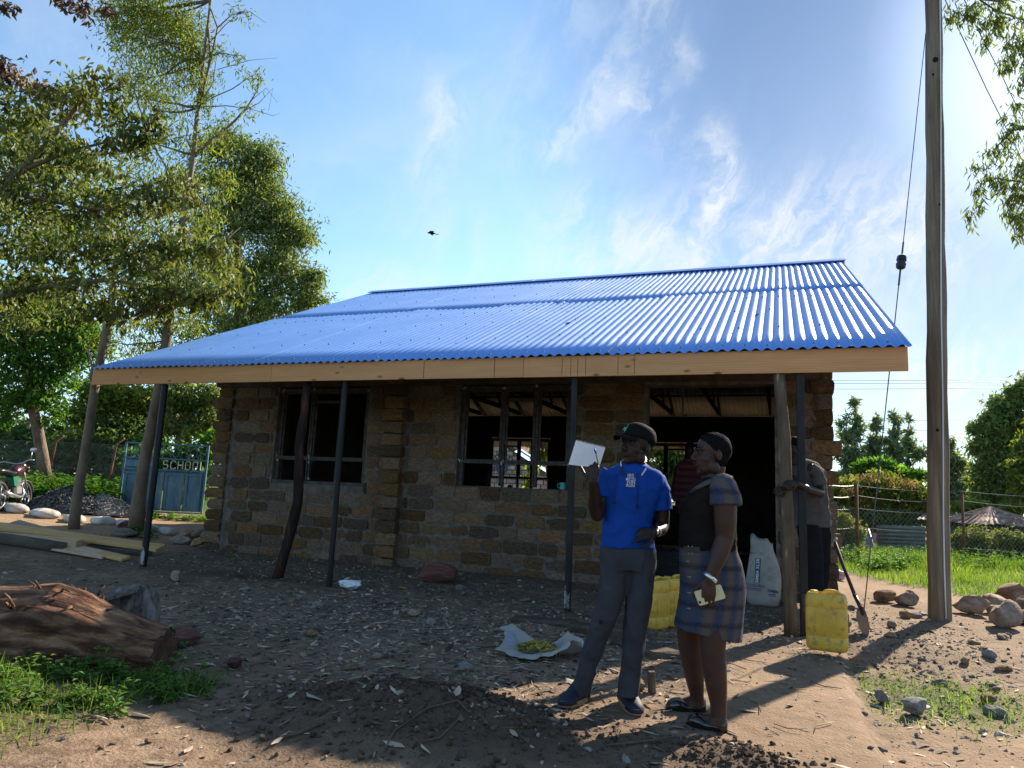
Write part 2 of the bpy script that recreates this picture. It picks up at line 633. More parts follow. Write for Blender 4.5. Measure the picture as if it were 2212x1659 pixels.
def grass_mask(x, y):
    n = fbm(np.stack([x, y, x * 0], 1) * 0.8, 3, 41) * 0.35
    right = sst(y + n - (4.3 + (4.6 - x) * 1.25), -0.2, 0.9) * sst(x, 1.7, 2.3)
    patch = np.exp(-(((x - 2.25) / 0.55) ** 2 + ((y + 1.55) / 0.55) ** 2)) * 1.1 * (x > 1.75)
    left = sst(-x + n, 12.6, 13.4) * sst(y, 2.6, 3.6)
    left = np.maximum(left, sst(y + 2 * n, 6.0, 7.5) * sst(-x, 8.6, 9.6))
    fl = sst(-x + n * .6, 1.75, 2.5) * (1 - sst(y + n * .5, -4.75, -4.2))
    far = sst(np.hypot(x, y), 24, 34)
    return np.clip(np.maximum.reduce([right, patch * 0.8, left, fl * 0.55, far]), 0, 1)


def build_ground():
    xs = axis_pts(-9.0, 4.0, 0.05, 900)
    ys = axis_pts(-6.2, 3.0, 0.05, 900)
    X, Y = np.meshgrid(xs, ys)
    x, y = X.ravel(), Y.ravel()
    z = ground_h(x, y)
    z[np.hypot(x, y) > 60] = 0.0
    nx, ny = len(xs), len(ys)
    i = np.arange(nx - 1)[None, :] + nx * np.arange(ny - 1)[:, None]
    i = i.ravel()
    Fq = np.stack([i, i + 1, i + 1 + nx, i + nx], 1)
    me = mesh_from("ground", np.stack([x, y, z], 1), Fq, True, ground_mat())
    n = fbm(np.stack([x, y, x * 0], 1) * 1.3, 3, 77) * 0.4

    def attr(name, val):
        a = me.attributes.new(name, 'FLOAT', 'POINT')
        a.data.foreach_set('value', np.clip(val, 0, 1).astype(np.float32))

    attr('grass', grass_mask(x, y))
    mound = np.exp(-(((x + 0.55) / 0.95) ** 2 + ((y + 3.95) / 0.55) ** 2)) * 1.7
    m2 = np.exp(-(((x - 0.98) / 0.38) ** 2 + ((y + 3.85) / 0.3) ** 2)) * 1.4
    wet = np.exp(-(((x + 5.3) / 1.1) ** 2 + ((y - 0.15) / 0.28) ** 2)) * 1.2
    wet2 = np.exp(-(((x + 0.7) / 0.7) ** 2 + ((y + 0.1) / 0.18) ** 2)) * 0.9
    logs = np.exp(-(((x + 3.2) / 0.9) ** 2 + ((y + 4.1) / 0.5) ** 2)) * .9
    attr('damp', np.maximum.reduce([mound + n * 0.5, m2 + n * .4, wet + n * .3, wet2 + n * .3, logs]) * (1 - 0.6 * grass_mask(x, y)))
    attr('sand', sst(-x + n, 7.9, 9.6) * sst(y, -0.5, 1.2) * 0.8 + np.maximum(sst(x + n * .4, 1.55, 2.1) * 0.4 * sst(y, -6, -3), .30 * sst(x + n * .5, .35, 1.0) * (1 - sst(x, 1.62, 1.72)) * (1 - sst(y + n * .5, -.9, -.4))))  # sandy track; the compacted path is also paled to stand in for sunlight
    grv = sst(y + n, -0.9, 0.6) * (1 - sst(y, 2.3, 2.6)) * sst(x, -8.4, -7.4)
    grv = np.maximum(grv, 0.75 * np.exp(-(((x + 2.6) / 1.6) ** 2 + ((y + 1.5) / 1.0) ** 2)))
    grv = np.maximum(grv, sst(x + n * .3, 1.7, 1.95) * (1 - sst(x, 3.6, 4.4)) * sst(y, -2.4, -1.4) * (1 - sst(y, 3.5, 4.4)) * .9)
    attr('gravel', grv)
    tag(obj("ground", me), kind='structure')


build_ground()


def rock_mesh(name, mat, seed, sub=2, rough=0.28, flat=1.0, angular=True):
    "an angular stone, about one unit across"
    import bmesh
    bm = bmesh.new()
    bmesh.ops.create_icosphere(bm, subdivisions=sub, radius=0.5)
    V = np.array([v.co for v in bm.verts])
    r = np.random.default_rng(seed)
    if angular:
        for _ in range(7):                                  # chop flat facets
            d = r.normal(size=3)
            d /= np.linalg.norm(d)
            h = 0.27 + 0.14 * r.random()
            s = V @ d
            V = V - np.outer(np.maximum(s - h, 0), d)
    V = V + fbm3(V * 2.4 + seed * 3.1, 3, seed) * rough * 0.2
    V[:, 2] *= flat
    V[:, 2] -= V[:, 2].min()
    for v, c in zip(bm.verts, V):
        v.co = c
    me = bpy.data.meshes.new(name)
    bm.to_mesh(me)
    bm.free()
    me.materials.append(mat)
    if not angular or sub >= 3:
        me.polygons.foreach_set('use_smooth', np.ones(len(me.polygons), bool))
    return me


def scatter_mesh(name, base_V, base_F, pos, scl, rz, tilt, mats, mi=None, kind='stuff', smooth=False):
    "many small copies joined into one mesh"
    nV, N = len(base_V), len(pos)
    scl = np.asarray(scl, float)
    if scl.ndim == 1:
        scl = np.stack([scl] * 3, 1)
    V = base_V[None] * scl[:, None, :]
    ax = rng.normal(size=(N, 3))
    ax[:, 2] *= 0.05
    ax /= np.linalg.norm(ax, axis=1)[:, None]
    ca, sa = np.cos(tilt)[:, None, None], np.sin(tilt)[:, None, None]
    A = ax[:, None, :]
    dot = (V * A).sum(2, keepdims=True)
    V = V * ca + np.cross(np.broadcast_to(A, V.shape), V) * sa + A * dot * (1 - ca)
    c, s = np.cos(rz)[:, None], np.sin(rz)[:, None]
    V = np.stack([V[..., 0] * c - V[..., 1] * s, V[..., 0] * s + V[..., 1] * c, V[..., 2]], 2) + pos[:, None, :]
    Fm = (np.asarray(base_F)[None] + (np.arange(N) * nV)[:, None, None]).reshape(-1, len(base_F[0]))
    if mi is not None:
        mi = np.repeat(mi, len(base_F))
    me = mesh_from(name, V.reshape(-1, 3), Fm, smooth, mats, mi)
    o = obj(name, me)
    if kind:
        o['kind'] = kind
    return o


def tri_arrays(me):
    V = np.empty(len(me.vertices) * 3, np.float32)
    me.vertices.foreach_get('co', V)
    return V.reshape(-1, 3).astype(float), np.array([tuple(p.vertices) for p in me.polygons])


M = {}
M['gravel'] = pmat("gravel_stone", [(0.3, (0.11, 0.095, 0.078)), (0.7, (0.25, 0.22, 0.185))], 3, rough=0.95, spec=.1, isl=0.7, hvar=0.012)
M['litter'] = pmat("dead_leaf", [(0.3, (0.12, 0.09, 0.06)), (0.7, (0.30, 0.25, 0.18))], 3, rough=0.8, isl=0.85, hvar=0.03)
M['rock'] = pmat("quarry_rock", [(0.3, (0.15, 0.085, 0.048)), (0.5, (0.25, 0.16, 0.10)), (0.7, (0.33, 0.245, 0.17))], 3.5, 7, rough=0.92, bump=0.02, bscale=9, rvar=0.2, hvar=0.01)
M['grey_rock'] = pmat("grey_rock", [(0.3, (0.12, 0.11, 0.10)), (0.7, (0.26, 0.24, 0.21))], 4, 7, rough=0.92, bump=0.02, bscale=9, rvar=0.25, hvar=0.01)
M['twig'] = pmat("twig_bark", [(0.3, (0.10, 0.07, 0.045)), (0.7, (0.24, 0.18, 0.12))], 6, rough=0.9, isl=0.4)


def in_fp(x, y):
    "inside the walls or under the log"
    return ((x > -8.1) & (x < 1.95) & (y > 2.0))


def build_litter():
    # broken stone and gravel, denser along the veranda and beside the path
    def sample(n, cx, cy, sx, sy):
        return rng.normal(cx, sx, n), rng.normal(cy, sy, n)
    parts = [sample(2600, -2.4, -1.4, 1.6, .9), sample(900, -1.0, -.9, 1.1, .5), sample(1500, -4.5, .9, 2.4, .7), sample(900, 0.6, .1, 0.9, .5),
             sample(1700, 2.35, 0.5, .5, 1.3), sample(900, 2.3, -1.4, .6, .9), sample(600, -8.5, 1.5, 1.6, 1.2), sample(900, 0.3, -2.9, 1.3, .9),
             sample(700, -1.5, -3.2, 1.4, .8), (rng.uniform(-9, 4, 1800), rng.uniform(-5.5, 2, 1800))]
    x = np.concatenate([p[0] for p in parts])
    y = np.concatenate([p[1] for p in parts])
    k = ~in_fp(x, y) & (y < 7) & ~((x > .75) & (x < 1.7) & (y < -1.1) & (rng.random(len(x)) < .85))
    x, y = x[k], y[k]
    z = ground_h(x, y)
    N = len(x)
    s = 0.008 + 0.030 * rng.random(N) ** 4.0 + 0.022 * (rng.random(N) < .10)
    bV, bF = tri_arrays(rock_mesh("g", M['gravel'], 5, 1))
    scatter_mesh("gravel", bV, bF, np.stack([x, y, z - s * .25], 1), np.stack([s * rng.uniform(.8, 1.6, N), s * rng.uniform(.6, 1.1, N), s * rng.uniform(.35, .7, N)], 1) * 1.25,
                 rng.uniform(0, 6.28, N), rng.uniform(0, .5, N), [M['gravel']])
    # dead leaves
    L = np.array([(-.5, 0, 0.02), (-.18, .16, .05), (.2, .15, .03), (.5, 0, .09), (.2, -.15, .05), (-.18, -.16, .02)])
    LF = [(0, 1, 2), (0, 2, 3), (0, 3, 4), (0, 4, 5)]
    parts = [sample(2300, -1.2, -2.4, 1.7, 1.0), sample(900, -3.5, -1.5, 1.5, 1.2), sample(250, 1.9, -1.5, .9, 1.4), (rng.uniform(-10, 4.5, 1500), rng.uniform(-5.6, 2.5, 1500))]
    x = np.concatenate([p[0] for p in parts])
    y = np.concatenate([p[1] for p in parts])
    k = ~in_fp(x, y) & (rng.random(len(x)) > .75 * ((x > .75) & (x < 1.7) & (y < -1.1)))
    x, y = x[k], y[k]
    N = len(x)
    s = rng.uniform(.03, .10, N) * np.where(rng.random(N) < .08, 1.7, 1.0)
    scatter_mesh("leaf_litter", L, LF, np.stack([x, y, ground_h(x, y) + .004], 1), np.stack([s, s * rng.uniform(.35, 1.0, N), s * rng.uniform(.3, 1.6, N)], 1),
                 rng.uniform(0, 6.28, N), rng.normal(0, .22, N), [M['litter']])
    # twigs and splinters
    mb = MB()
    for _ in range(150):
        x, y = (random.gauss(-1.6, 2.0), random.gauss(-2.3, 1.2))
        if in_fp(x, y) or abs(x) > 9:
            continue
        a, l = random.uniform(0, 6.28), random.uniform(.08, .38)
        z = gz(x, y)
        p = [np.array([x + (t - .5) * l * math.cos(a + .5 * t), y + (t - .5) * l * math.sin(a + .5 * t), z + .008 + random.uniform(0, .012)]) for t in (0, .5, 1)]
        r = random.uniform(.0015, .004)
        mb.tube(p, [r, r, r * .6], 4)
    tag(mb.build("twigs", [M['twig']]), kind='stuff')


build_litter()


def build_clods():
    "crumbly lumps of dark earth on the two mounds"
    n = 3200
    x = np.concatenate([rng.normal(-.55, .62, n), rng.normal(1.0, .22, 700)])
    y = np.concatenate([rng.normal(-3.95, .36, n), rng.normal(-3.8, .15, 700)])
    s = .005 + .022 * rng.random(len(x)) ** 4
    m = pmat("dark_earth_clod", [(0.3, (0.055, 0.038, 0.027)), (0.7, (0.105, 0.074, 0.053))], 4, rough=.97, spec=.05, isl=.35)
    bV, bF = tri_arrays(rock_mesh("clod", m, 15, 1, rough=1.0))
    scatter_mesh("earth_clods", bV, bF, np.stack([x, y, ground_h(x, y) - s * .3], 1), np.stack([s * rng.uniform(.8, 1.4, len(x)), s, s * rng.uniform(.6, .9, len(x))], 1) * 1.5, rng.uniform(0, 6.28, len(x)), rng.uniform(0, .6, len(x)), [m])


build_clods()

# ------------------------------------------------------------------ the stone building under construction
SAW = [-2.823, -1.897, -1.076, -.974, -.894, -.803, -.439, -.257]      # saw and pencil lines across the fascia
WY, BY, WX0, WX1 = 2.1, 12.0, -7.9, 1.78                # front wall face, back wall, ends
EX0, EX1, EY, EZ = -8.39, 2.36, -0.073, 2.783           # roof edges: eave line and height
RY, RZ = 7.28, 6.045                                    # ridge
SLOPE = (RZ - EZ) / (RY - EY)
roof_z = lambda y: EZ + SLOPE * (y - EY) if y <= RY else RZ - SLOPE * (y - RY)


def stain(w, tc, vec, nz, col):
    return col


M['stone'] = pmat("quarried_stone", [(0.28, (0.088, 0.053, 0.031)), (0.5, (0.165, 0.103, 0.061)), (0.72, (0.250, 0.164, 0.097))], 8.0, 8, rough=0.95, bump=0.03, bscale=24,
                  rvar=0.38, hvar=0.006, spec=0.08)
M['mortar'] = pmat("mortar", [(0.3, (0.085, 0.070, 0.057)), (0.7, (0.19, 0.163, 0.135))], 9, 6, rough=0.95, bump=0.03, bscale=25, spec=0.1)
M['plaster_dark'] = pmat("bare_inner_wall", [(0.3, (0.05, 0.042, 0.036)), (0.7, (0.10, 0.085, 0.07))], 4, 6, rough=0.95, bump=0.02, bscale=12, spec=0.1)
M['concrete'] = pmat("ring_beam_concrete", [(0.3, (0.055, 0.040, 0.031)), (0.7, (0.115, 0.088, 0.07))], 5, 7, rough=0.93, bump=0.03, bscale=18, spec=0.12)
M['steel'] = pmat("window_steel", [(0.3, (0.030, 0.025, 0.022)), (0.6, (0.075, 0.065, 0.058)), (0.8, (0.14, 0.12, 0.105))], 14, 6, rough=0.6, spec=0.15, bump=0.002)
M['post_steel'] = pmat("post_steel", [(0.3, (0.010, 0.0105, 0.011)), (0.6, (0.022, 0.0225, 0.023)), (0.8, (0.045, 0.043, 0.04))], 6, 6, rough=0.42, metal=0.0, spec=0.14, stretch=(1, 1, .3))
M['white_blob'] = pmat("white_putty", [(0.3, (0.30, 0.28, 0.25)), (0.7, (0.48, 0.46, 0.42))], 9, rough=0.9)
M['cement_smear'] = pmat('dried_cement', [(0.42, (0.06, 0.058, 0.055)), (0.55, (0.33, 0.32, 0.31))], 14, 5, rough=.9)
M['truss'] = pmat("truss_timber", [(0.3, (0.055, 0.04, 0.03)), (0.7, (0.11, 0.08, 0.055))], 5, stretch=(1, 1, 1), rough=0.85)
M['screw'] = pmat("roofing_screw", [(0.5, (0.10, 0.125, 0.17))], 5, rough=0.75, metal=0.0, spec=.15)


def pine_extra(w, tc, vec, nz, col):
    wv = w.n('ShaderNodeTexWave', wave_type='BANDS', bands_direction='Z')
    w.link(w.vmath('MULTIPLY', tc.outputs['Object'], (0.35, 1.0, 9.0)), wv.inputs['Vector'])
    wv.inputs['Scale'].default_value = 1.4
    wv.inputs['Distortion'].default_value = 5.0
    wv.inputs['Detail'].default_value = 3.0
    wv.inputs['Detail Scale'].default_value = 0.8
    col = w.mix(w.math('MULTIPLY', wv.outputs['Fac'], 0.35), col, (0.40, 0.20, 0.085))
    vo = w.n('ShaderNodeTexVoronoi')
    w.link(w.vmath('MULTIPLY', tc.outputs['Object'], (2.4, 1.0, 5.5)), vo.inputs['Vector'])
    vo.inputs['Scale'].default_value = 1.0
    knot = w.sstep(vo.outputs['Distance'], 0.15, 0.06)
    return w.mix(w.math('MULTIPLY', knot, 0.9), col, (0.10, 0.045, 0.022))


M['pine'] = pmat("fresh_pine", [(0.3, (0.52, 0.25, 0.105)), (0.7, (0.62, 0.325, 0.15))], 2.5, 5, rough=0.75, stretch=(.6, 1, 6), extra=pine_extra, rvar=0.0, spec=0.2)


def roof_blue():
    def ex(w, tc, vec, nz, col):
        return col
    m = pmat("blue_roof_paint", [(0.3, (0.085, 0.26, 0.66)), (0.7, (0.10, 0.285, 0.69))], 1.2, 4, rough=0.46, metal=0.35, spec=0.5, coat=1.0, coat_rough=.46, bump=0.0015, bscale=5, rrange=0.05)
    return m


M['blue_roof'] = roof_blue()
M['roof_under'] = pmat("unpainted_sheet_underside", [(0.3, (0.22, 0.20, 0.165)), (0.62, (0.31, 0.29, 0.245)), (0.8, (0.15, 0.115, 0.085))], 1.6, 7, rough=0.6, spec=0.3)


def stone_variants():
    "unit stones: rough-faced blocks, face towards -y, 1 x 1 x 1"
    out = []
    for s in range(9):
        r = np.random.default_rng(100 + s)
        nx, nz = 5, 3
        gx = np.linspace(-.5, .5, nx + 1)
        gz_ = np.linspace(-.5, .5, nz + 1)
        V, idx = [], {}
        for j, zz in enumerate(gz_):
            for i, xx in enumerate(gx):
                e = (i in (0, nx)) + (j in (0, nz))
                x2 = xx * (1 - .035 * (j in (0, nz))) + r.normal(0, .006)
                z2 = zz * (1 - .06 * (i in (0, nx))) + r.normal(0, .022) * (1 if j in (0, nz) else .5)
                y2 = -.5 + (0.05 if e == 1 else 0.12 if e == 2 else 0) + r.normal(0, .035)
                idx[i, j] = len(V)
                V.append((x2, y2, z2))
        Fs = [(idx[i, j], idx[i + 1, j], idx[i + 1, j + 1], idx[i, j + 1]) for j in range(nz) for i in range(nx)]
        ring = [idx[i, 0] for i in range(nx)] + [idx[nx, j] for j in range(nz)] + [idx[i, nz] for i in range(nx, 0, -1)] + [idx[0, j] for j in range(nz, 0, -1)]
        back = []
        for k in ring:
            back.append(len(V))
            V.append((V[k][0] * 1.0, .5, V[k][2] * 1.0))
        for a in range(len(ring)):
            b = (a + 1) % len(ring)
            Fs.append((ring[b], ring[a], back[a], back[b]))
        Fs.append(tuple(back))
        me = mesh_from("stone", V, Fs, True, M['stone'])
        me.set_sharp_from_angle(angle=math.radians(50))
        out.append(me)
    return out


STONES = stone_variants()


def stone(x0, x1, z0, z1, y, depth, parent, rot=0.0):
    o = obj("stone", random.choice(STONES), parent)
    o.location = ((x0 + x1) / 2, y + depth / 2, (z0 + z1) / 2)
    fl = random.choice((1, -1))
    o.scale = ((x1 - x0) * fl, depth, (z1 - z0) * random.choice((1, 1, -1)))
    o.rotation_euler = (random.gauss(0, .012), rot + random.gauss(0, .008), random.gauss(0, .012))
    return o


W1 = (-6.75, -4.97, 1.235, 2.85)      # window openings in the front wall: x0 x1 z0 z1
W2 = (-3.36, -1.58, 1.265, 2.86)
DOOR = (-.52, 1.14, -0.2, 2.80)
BW1 = (-6.98, -5.05, 1.32, 2.88)      # back wall
BW2 = (-2.32, -.55, 1.05, 2.82)


def wall_cells(x0, x1, z0, z1, holes):
    xs = sorted({x0, x1, *[h[0] for h in holes], *[h[1] for h in holes]})
    zs = sorted({z0, z1, *[max(h[2], z0) for h in holes], *[min(h[3], z1) for h in holes]})
    for a, b in zip(xs[:-1], xs[1:]):
        for c, d in zip(zs[:-1], zs[1:]):
            mx, mz = (a + b) / 2, (c + d) / 2
            if not any(h[0] < mx < h[1] and h[2] < mz < h[3] for h in holes):
                yield a, b, c, d


def build_house():
    h = thing("stone_building", "unfinished rough stone building with a blue corrugated roof and open window frames", "building", ((WX0 + WX1) / 2, WY, 0.05))
    org = np.array(h.location)

    def put(mb, name, mats, parent=h, smooth=False, **kw):
        mb.v = [v - org for v in mb.v] if parent is h else mb.v
        return mb.build(name, mats, parent, smooth, **kw)

    # mortar core of the front wall, set back behind the stone faces
    core = MB()
    top = 2.85
    for a, b, c, d in wall_cells(WX0 + .05, WX1 - .05, -.15, top, [W1, W2, DOOR]):
        core.box(((a + b) / 2, WY + .145, (c + d) / 2), (b - a, .235, d - c))
    wall = put(core, "wall", [M['mortar']])
    child_off = -org
    # inner leaf, darker and bare
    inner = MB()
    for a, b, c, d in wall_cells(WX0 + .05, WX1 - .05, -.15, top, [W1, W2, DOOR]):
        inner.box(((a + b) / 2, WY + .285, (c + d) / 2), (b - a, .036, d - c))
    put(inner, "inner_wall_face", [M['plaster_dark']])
    # stones
    z = -0.02
    row = 0
    PIL = (-4.60, -4.26)
    while z < 2.95:
        hgt = random.uniform(.180, .205)
        x = WX0 + .27 + (random.uniform(0, .12) if row % 2 else 0)
        while x < WX1 - .2:
            ln = random.choice((random.uniform(.27, .36), random.uniform(.40, .50), random.uniform(.42, .56), random.uniform(.40, .5)))
            x1 = min(x + ln, WX1 - .14)
            if x1 - x < .1:
                break
            mid = z + hgt / 2
            segs = [(x, x1)]
            for hl in (W1, W2, DOOR, (PIL[0], PIL[1], -1, 9)):
                if hl[2] - .03 < mid < hl[3] + .0:
                    ns = []
                    for a, b in segs:
                        if b <= hl[0] or a >= hl[1]:
                            ns.append((a, b))
                        else:
                            if a < hl[0]:
                                ns.append((a, hl[0] + random.uniform(-.03, .0)))
                            if b > hl[1]:
                                ns.append((hl[1] + random.uniform(0, .03), b))
                    segs = ns
            for a, b in segs:
                if b - a > .07 and z < 2.84:
                    g = random.uniform(.010, .019)
                    o = stone(a + g, b - g, z + g * .7, z + hgt - g * .7, WY + random.uniform(-.004, .016), .17, wall)
                    o.location = Vector(o.location) - Vector(org)
            x = x1
        # pier between the windows
        w_ = random.uniform(-.02, .02)
        o = stone(PIL[0] + w_, PIL[1] + w_ * .5, z + .008, z + hgt - .008, WY - .13, .30, wall)
        o.location = Vector(o.location) - Vector(org)
        # toothed ends of the wall left rough for the next room
        jl = random.uniform(-.02, .17) * (1 if row % 2 else .45)
        o = stone(WX0 - .10 - jl * .6, WX0 + .20, z + .006, z + hgt - .004, WY - random.uniform(.02, .05), .36, wall)
        o.location = Vector(o.location) - Vector(org)
        jr = random.uniform(0, .12) * (1 if row % 2 == 0 else .35)
        o = stone(WX1 - .20, WX1 + .03 + jr, z + .006, z + hgt - .004, WY - random.uniform(0, .03), .36, wall)
        o.location = Vector(o.location) - Vector(org)
        z += hgt
        row += 1
    # ring beam over the openings, rough shuttered concrete
    rb = MB()
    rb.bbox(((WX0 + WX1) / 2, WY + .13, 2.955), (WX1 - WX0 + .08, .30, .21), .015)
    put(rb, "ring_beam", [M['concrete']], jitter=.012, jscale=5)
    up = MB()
    up.box(((WX0 + WX1) / 2, WY + .13, 3.385), (WX1 - WX0, .24, .645))  # hidden wall top, raised near the roof to cut light on the ceiling
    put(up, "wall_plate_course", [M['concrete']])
    # the other walls
    for x in (WX0 + .12, WX1 - .12):
        sw = MB()
        sw.box((x, (WY + .33 + BY) / 2, 1.65), (.22, BY - WY - .35, 3.6))
        n = 20
        ys = np.linspace(WY + .2, BY - .02, n)
        for y0, y1 in zip(ys[:-1], ys[1:]):
            zt = min(roof_z(y0), roof_z(y1)) - .10
            if zt > 3.46:
                sw.box((x, (y0 + y1) / 2, (3.45 + zt) / 2), (.22, y1 - y0, zt - 3.45))
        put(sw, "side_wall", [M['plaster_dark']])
    bk = MB()
    bt = 3.50
    for a, b, c, d in wall_cells(WX0, WX1, -.15, bt, [BW1, BW2]):
        bk.box(((a + b) / 2, BY + .12, (c + d) / 2), (b - a, .24, d - c))
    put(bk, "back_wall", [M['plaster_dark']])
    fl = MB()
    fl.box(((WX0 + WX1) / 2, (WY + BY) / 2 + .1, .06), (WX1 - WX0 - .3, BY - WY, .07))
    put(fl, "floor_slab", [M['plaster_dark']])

    # ---- windows: steel frames without glass
    def window(o4, y, wx, parts, trans_z, label=None, lean=0.0, toplight=None, casement=None):
        x0, x1, z0, z1 = o4
        f = MB()
        t, dpt = .055, .07
        f.box(((x0 + x1) / 2, y, z1 - t / 2 - .03), (x1 - x0 - .04, dpt, t))
        f.box(((x0 + x1) / 2, y - .02, z0 + t / 2), (x1 - x0 - .02, dpt + .06, t * 1.05))
        for x in (x0 + t / 2 + .02, x1 - t / 2 - .02):
            f.box((x, y, (z0 + z1) / 2), (t, dpt - .004, z1 - z0 - 2 * t - .03))
        wn = put(f, "window", [M['steel']])
        if label:
            wn['label'] = label
        for x in parts:
            m = MB()
            m.box((x, y - .004, (z0 + z1) / 2), (.062, .064, z1 - z0 - 2 * t - .032))
            m.box((x - .018, y - .045, (z0 + z1) / 2), (.016, .022, z1 - z0 - 2 * t - .05))
            m.v = [v - org for v in m.v]
            m.build("mullion", [M['steel']], wn, False)
        m = MB()
        edges = [x0 + t + .022] + [p for p in parts] + [x1 - t - .022]
        for a, b in zip(edges[:-1], edges[1:]):
            a2, b2 = a + (.033 if a in parts else 0), b - (.033 if b in parts else 0)
            m.box(((a2 + b2) / 2, y, trans_z), (b2 - a2, .06, .06))
            m.box(((a2 + b2) / 2, y - .037, trans_z + .012), (b2 - a2, .014, .018))
        m.v = [v - org for v in m.v]
        m.build("transom", [M['steel']], wn, False)
        # casement leaves: a slim inner frame in each light
        c = MB()
        for k, (a, b) in enumerate(zip(edges[:-1], edges[1:])):
            a2, b2 = a + (.034 if a in parts else .002), b - (.034 if b in parts else .002)
            zt = z1 - t - .034
            for x in (a2 + .014, b2 - .014):
                c.box((x, y + .008, (trans_z + .033 + zt) / 2), (.026, .034, zt - trans_z - .036))
            c.box(((a2 + b2) / 2, y + .008, zt - .014), (b2 - a2 - .056, .034, .026))
            if toplight and k == 1:
                c.box(((a2 + b2) / 2, y + .006, toplight), (b2 - a2 - .056, .04, .045))
        c.v = [v - org for v in c.v]
        c.build("casement_frame", [M['steel']], wn, False)
        pb = MB()
        for x in [x0 + .04, *parts, x1 - .04]:
            for zz in (z0 + .03, trans_z, z1 - .06):
                if random.random() < .85:
                    for _ in range(4):
                        pb.ball((x + random.gauss(0, .02), y - .045 + random.gauss(0, .006), zz + random.gauss(0, .03)), (random.uniform(.008, .02), .006, random.uniform(.008, .028)), 5, 4)
        pb.v = [v - org for v in pb.v]
        pb.build("mortar_dab", [M['white_blob']], wn, False)
        return wn

    window(W1, WY + .12, None, [-6.08, -5.52], 1.66, toplight=2.60)
    window(W2, WY + .12, None, [-2.66, -2.14], 1.69, toplight=2.62)
    window(BW1, BY + .10, None, [-6.55, -6.05, -5.62], 1.70, toplight=2.62)
    window(BW2, BY + .10, None, [-1.75, -1.18], 1.47, toplight=2.62)
    # bent reinforcing rod above the doorway
    rd = MB()
    rd.tube([(-.02, WY - .02, 2.80), (-.02, WY - .03, 2.40), (0.0, WY - .05, 2.36), (.05, WY - .07, 2.385)], .012, 5)
    put(rd, "reinforcing_rod", [M['steel']])

    # ---- roof: corrugated sheets, front and back slopes
    pitch, amp = 0.11, 0.0125
    nsh = 11
    wsh = (EX1 - EX0) / nsh
    yb = 2 * RY - EY
    for side in (0, 1):
        for row_i in range(2):
            for k in range(nsh):
                xa, xb = EX0 + k * wsh - (.03 if k else 0), EX0 + (k + 1) * wsh + .03
                ncol = int((xb - xa) / pitch * 8)
                xs = np.linspace(xa, xb, ncol + 1)
                lift = .003 * (k % 2) + .0012 * row_i
                ph = (xs - EX0) / pitch * 2 * PI
                wave = amp * np.clip(1.25 * np.sin(ph), -1, 1)
                ym = EY + (RY - EY) * .53
                ya, yc = (EY - .055, ym + .09) if row_i == 0 else (ym - .06, RY - .03)
                ysr = np.linspace(ya, yc, 7)
                V, Fs, mi = [], [], []
                for li, off in enumerate((0.0, -.0025)):
                    for q, yy in enumerate(ysr):
                        zz = EZ + SLOPE * (yy - EY) + .035 + lift
                        dent = fbm(np.stack([xs * 2.2, np.full_like(xs, yy * 1.3), np.full_like(xs, k * 3.1 + row_i)], 1), 2, 61) * .0035
                        yw = yy if side == 0 else 2 * RY - yy
                        edge = .012 * math.sin(k * 2.1) * (q == 0)
                        for xx, wv, dn in zip(xs, wave, dent):
                            V.append((xx, yw - (edge if side == 0 else -edge), zz + wv + dn + off))
                n1 = len(xs)
                for li in range(2):
                    base = li * n1 * len(ysr)
                    for q in range(len(ysr) - 1):
                        for i in range(n1 - 1):
                            a = base + q * n1 + i
                            fc = (a, a + 1, a + 1 + n1, a + n1)
                            Fs.append(fc if (li == 0) == (side == 0) else fc[::-1])
                            mi.append(li)
                b0 = n1 * len(ysr)
                for i in range(n1 - 1):
                    Fs.append((i + 1, i, b0 + i, b0 + i + 1))
                    mi.append(0)
                me = mesh_from("roof_sheet", np.array(V) - org, Fs, True, [M['blue_roof'], M['roof_under']], mi)
                sh = obj("roof_sheet", me, h)
                if side == 0:
                    sc = MB()
                    rows = [0.12, 1.05, 2.2, 3.25] if row_i == 0 else [.10, 1.2, 2.4, 3.3]
                    for ri, dy in enumerate(rows):
                        every = 2 if ri in (0, 3) or (row_i == 1 and ri == 0) else 4
                        j0 = int(math.ceil((xa - EX0) / pitch - .25))
                        for j in range(j0, int((xb - EX0) / pitch - .25) + 1):
                            if ((j + ri) % every == 0 or (row_i == 1 and ri == 0)) and random.random() < .9:
                                xx = EX0 + (j + .25) * pitch
                                yy = ya + dy + random.gauss(0, .03)
                                zz = EZ + SLOPE * (yy - EY) + .035 + lift + amp
                                sc.tube([(xx, yy, zz - .002), (xx, yy - .004, zz + .014)], [.0135, .008], 6)
                    if sc.n:
                        sc.v = [v - org for v in sc.v]
                        s_ = sc.build("roof_screw", [M['screw']], sh, False)
                        s_['kind'] = 'stuff'
    rc = MB()
    for k in range(5):
        a, b = EX0 - .02 + k * 2.16, EX0 - .02 + (k + 1) * 2.16 + .05
        sec = [(-.20, -.20 * SLOPE + .078), (-.19, -.19 * SLOPE + .084), (-.05, .07), (0, .095), (.05, .07), (.2, -.2 * SLOPE + .078), (.19, -.19 * SLOPE + .066), (0, .075), (-.19, -.19 * SLOPE + .066)]
        rc.loft([np.array([(x, RY + s[0], RZ + s[1] + .002 * (k % 2)) for s in sec]) for x in (a, b)])
    put(rc, "ridge_cap", [M['blue_roof']])
    # fascia boards, joined in three lengths
    cuts = [EX0 + .0, -5.1, -1.54, EX1 - .0]
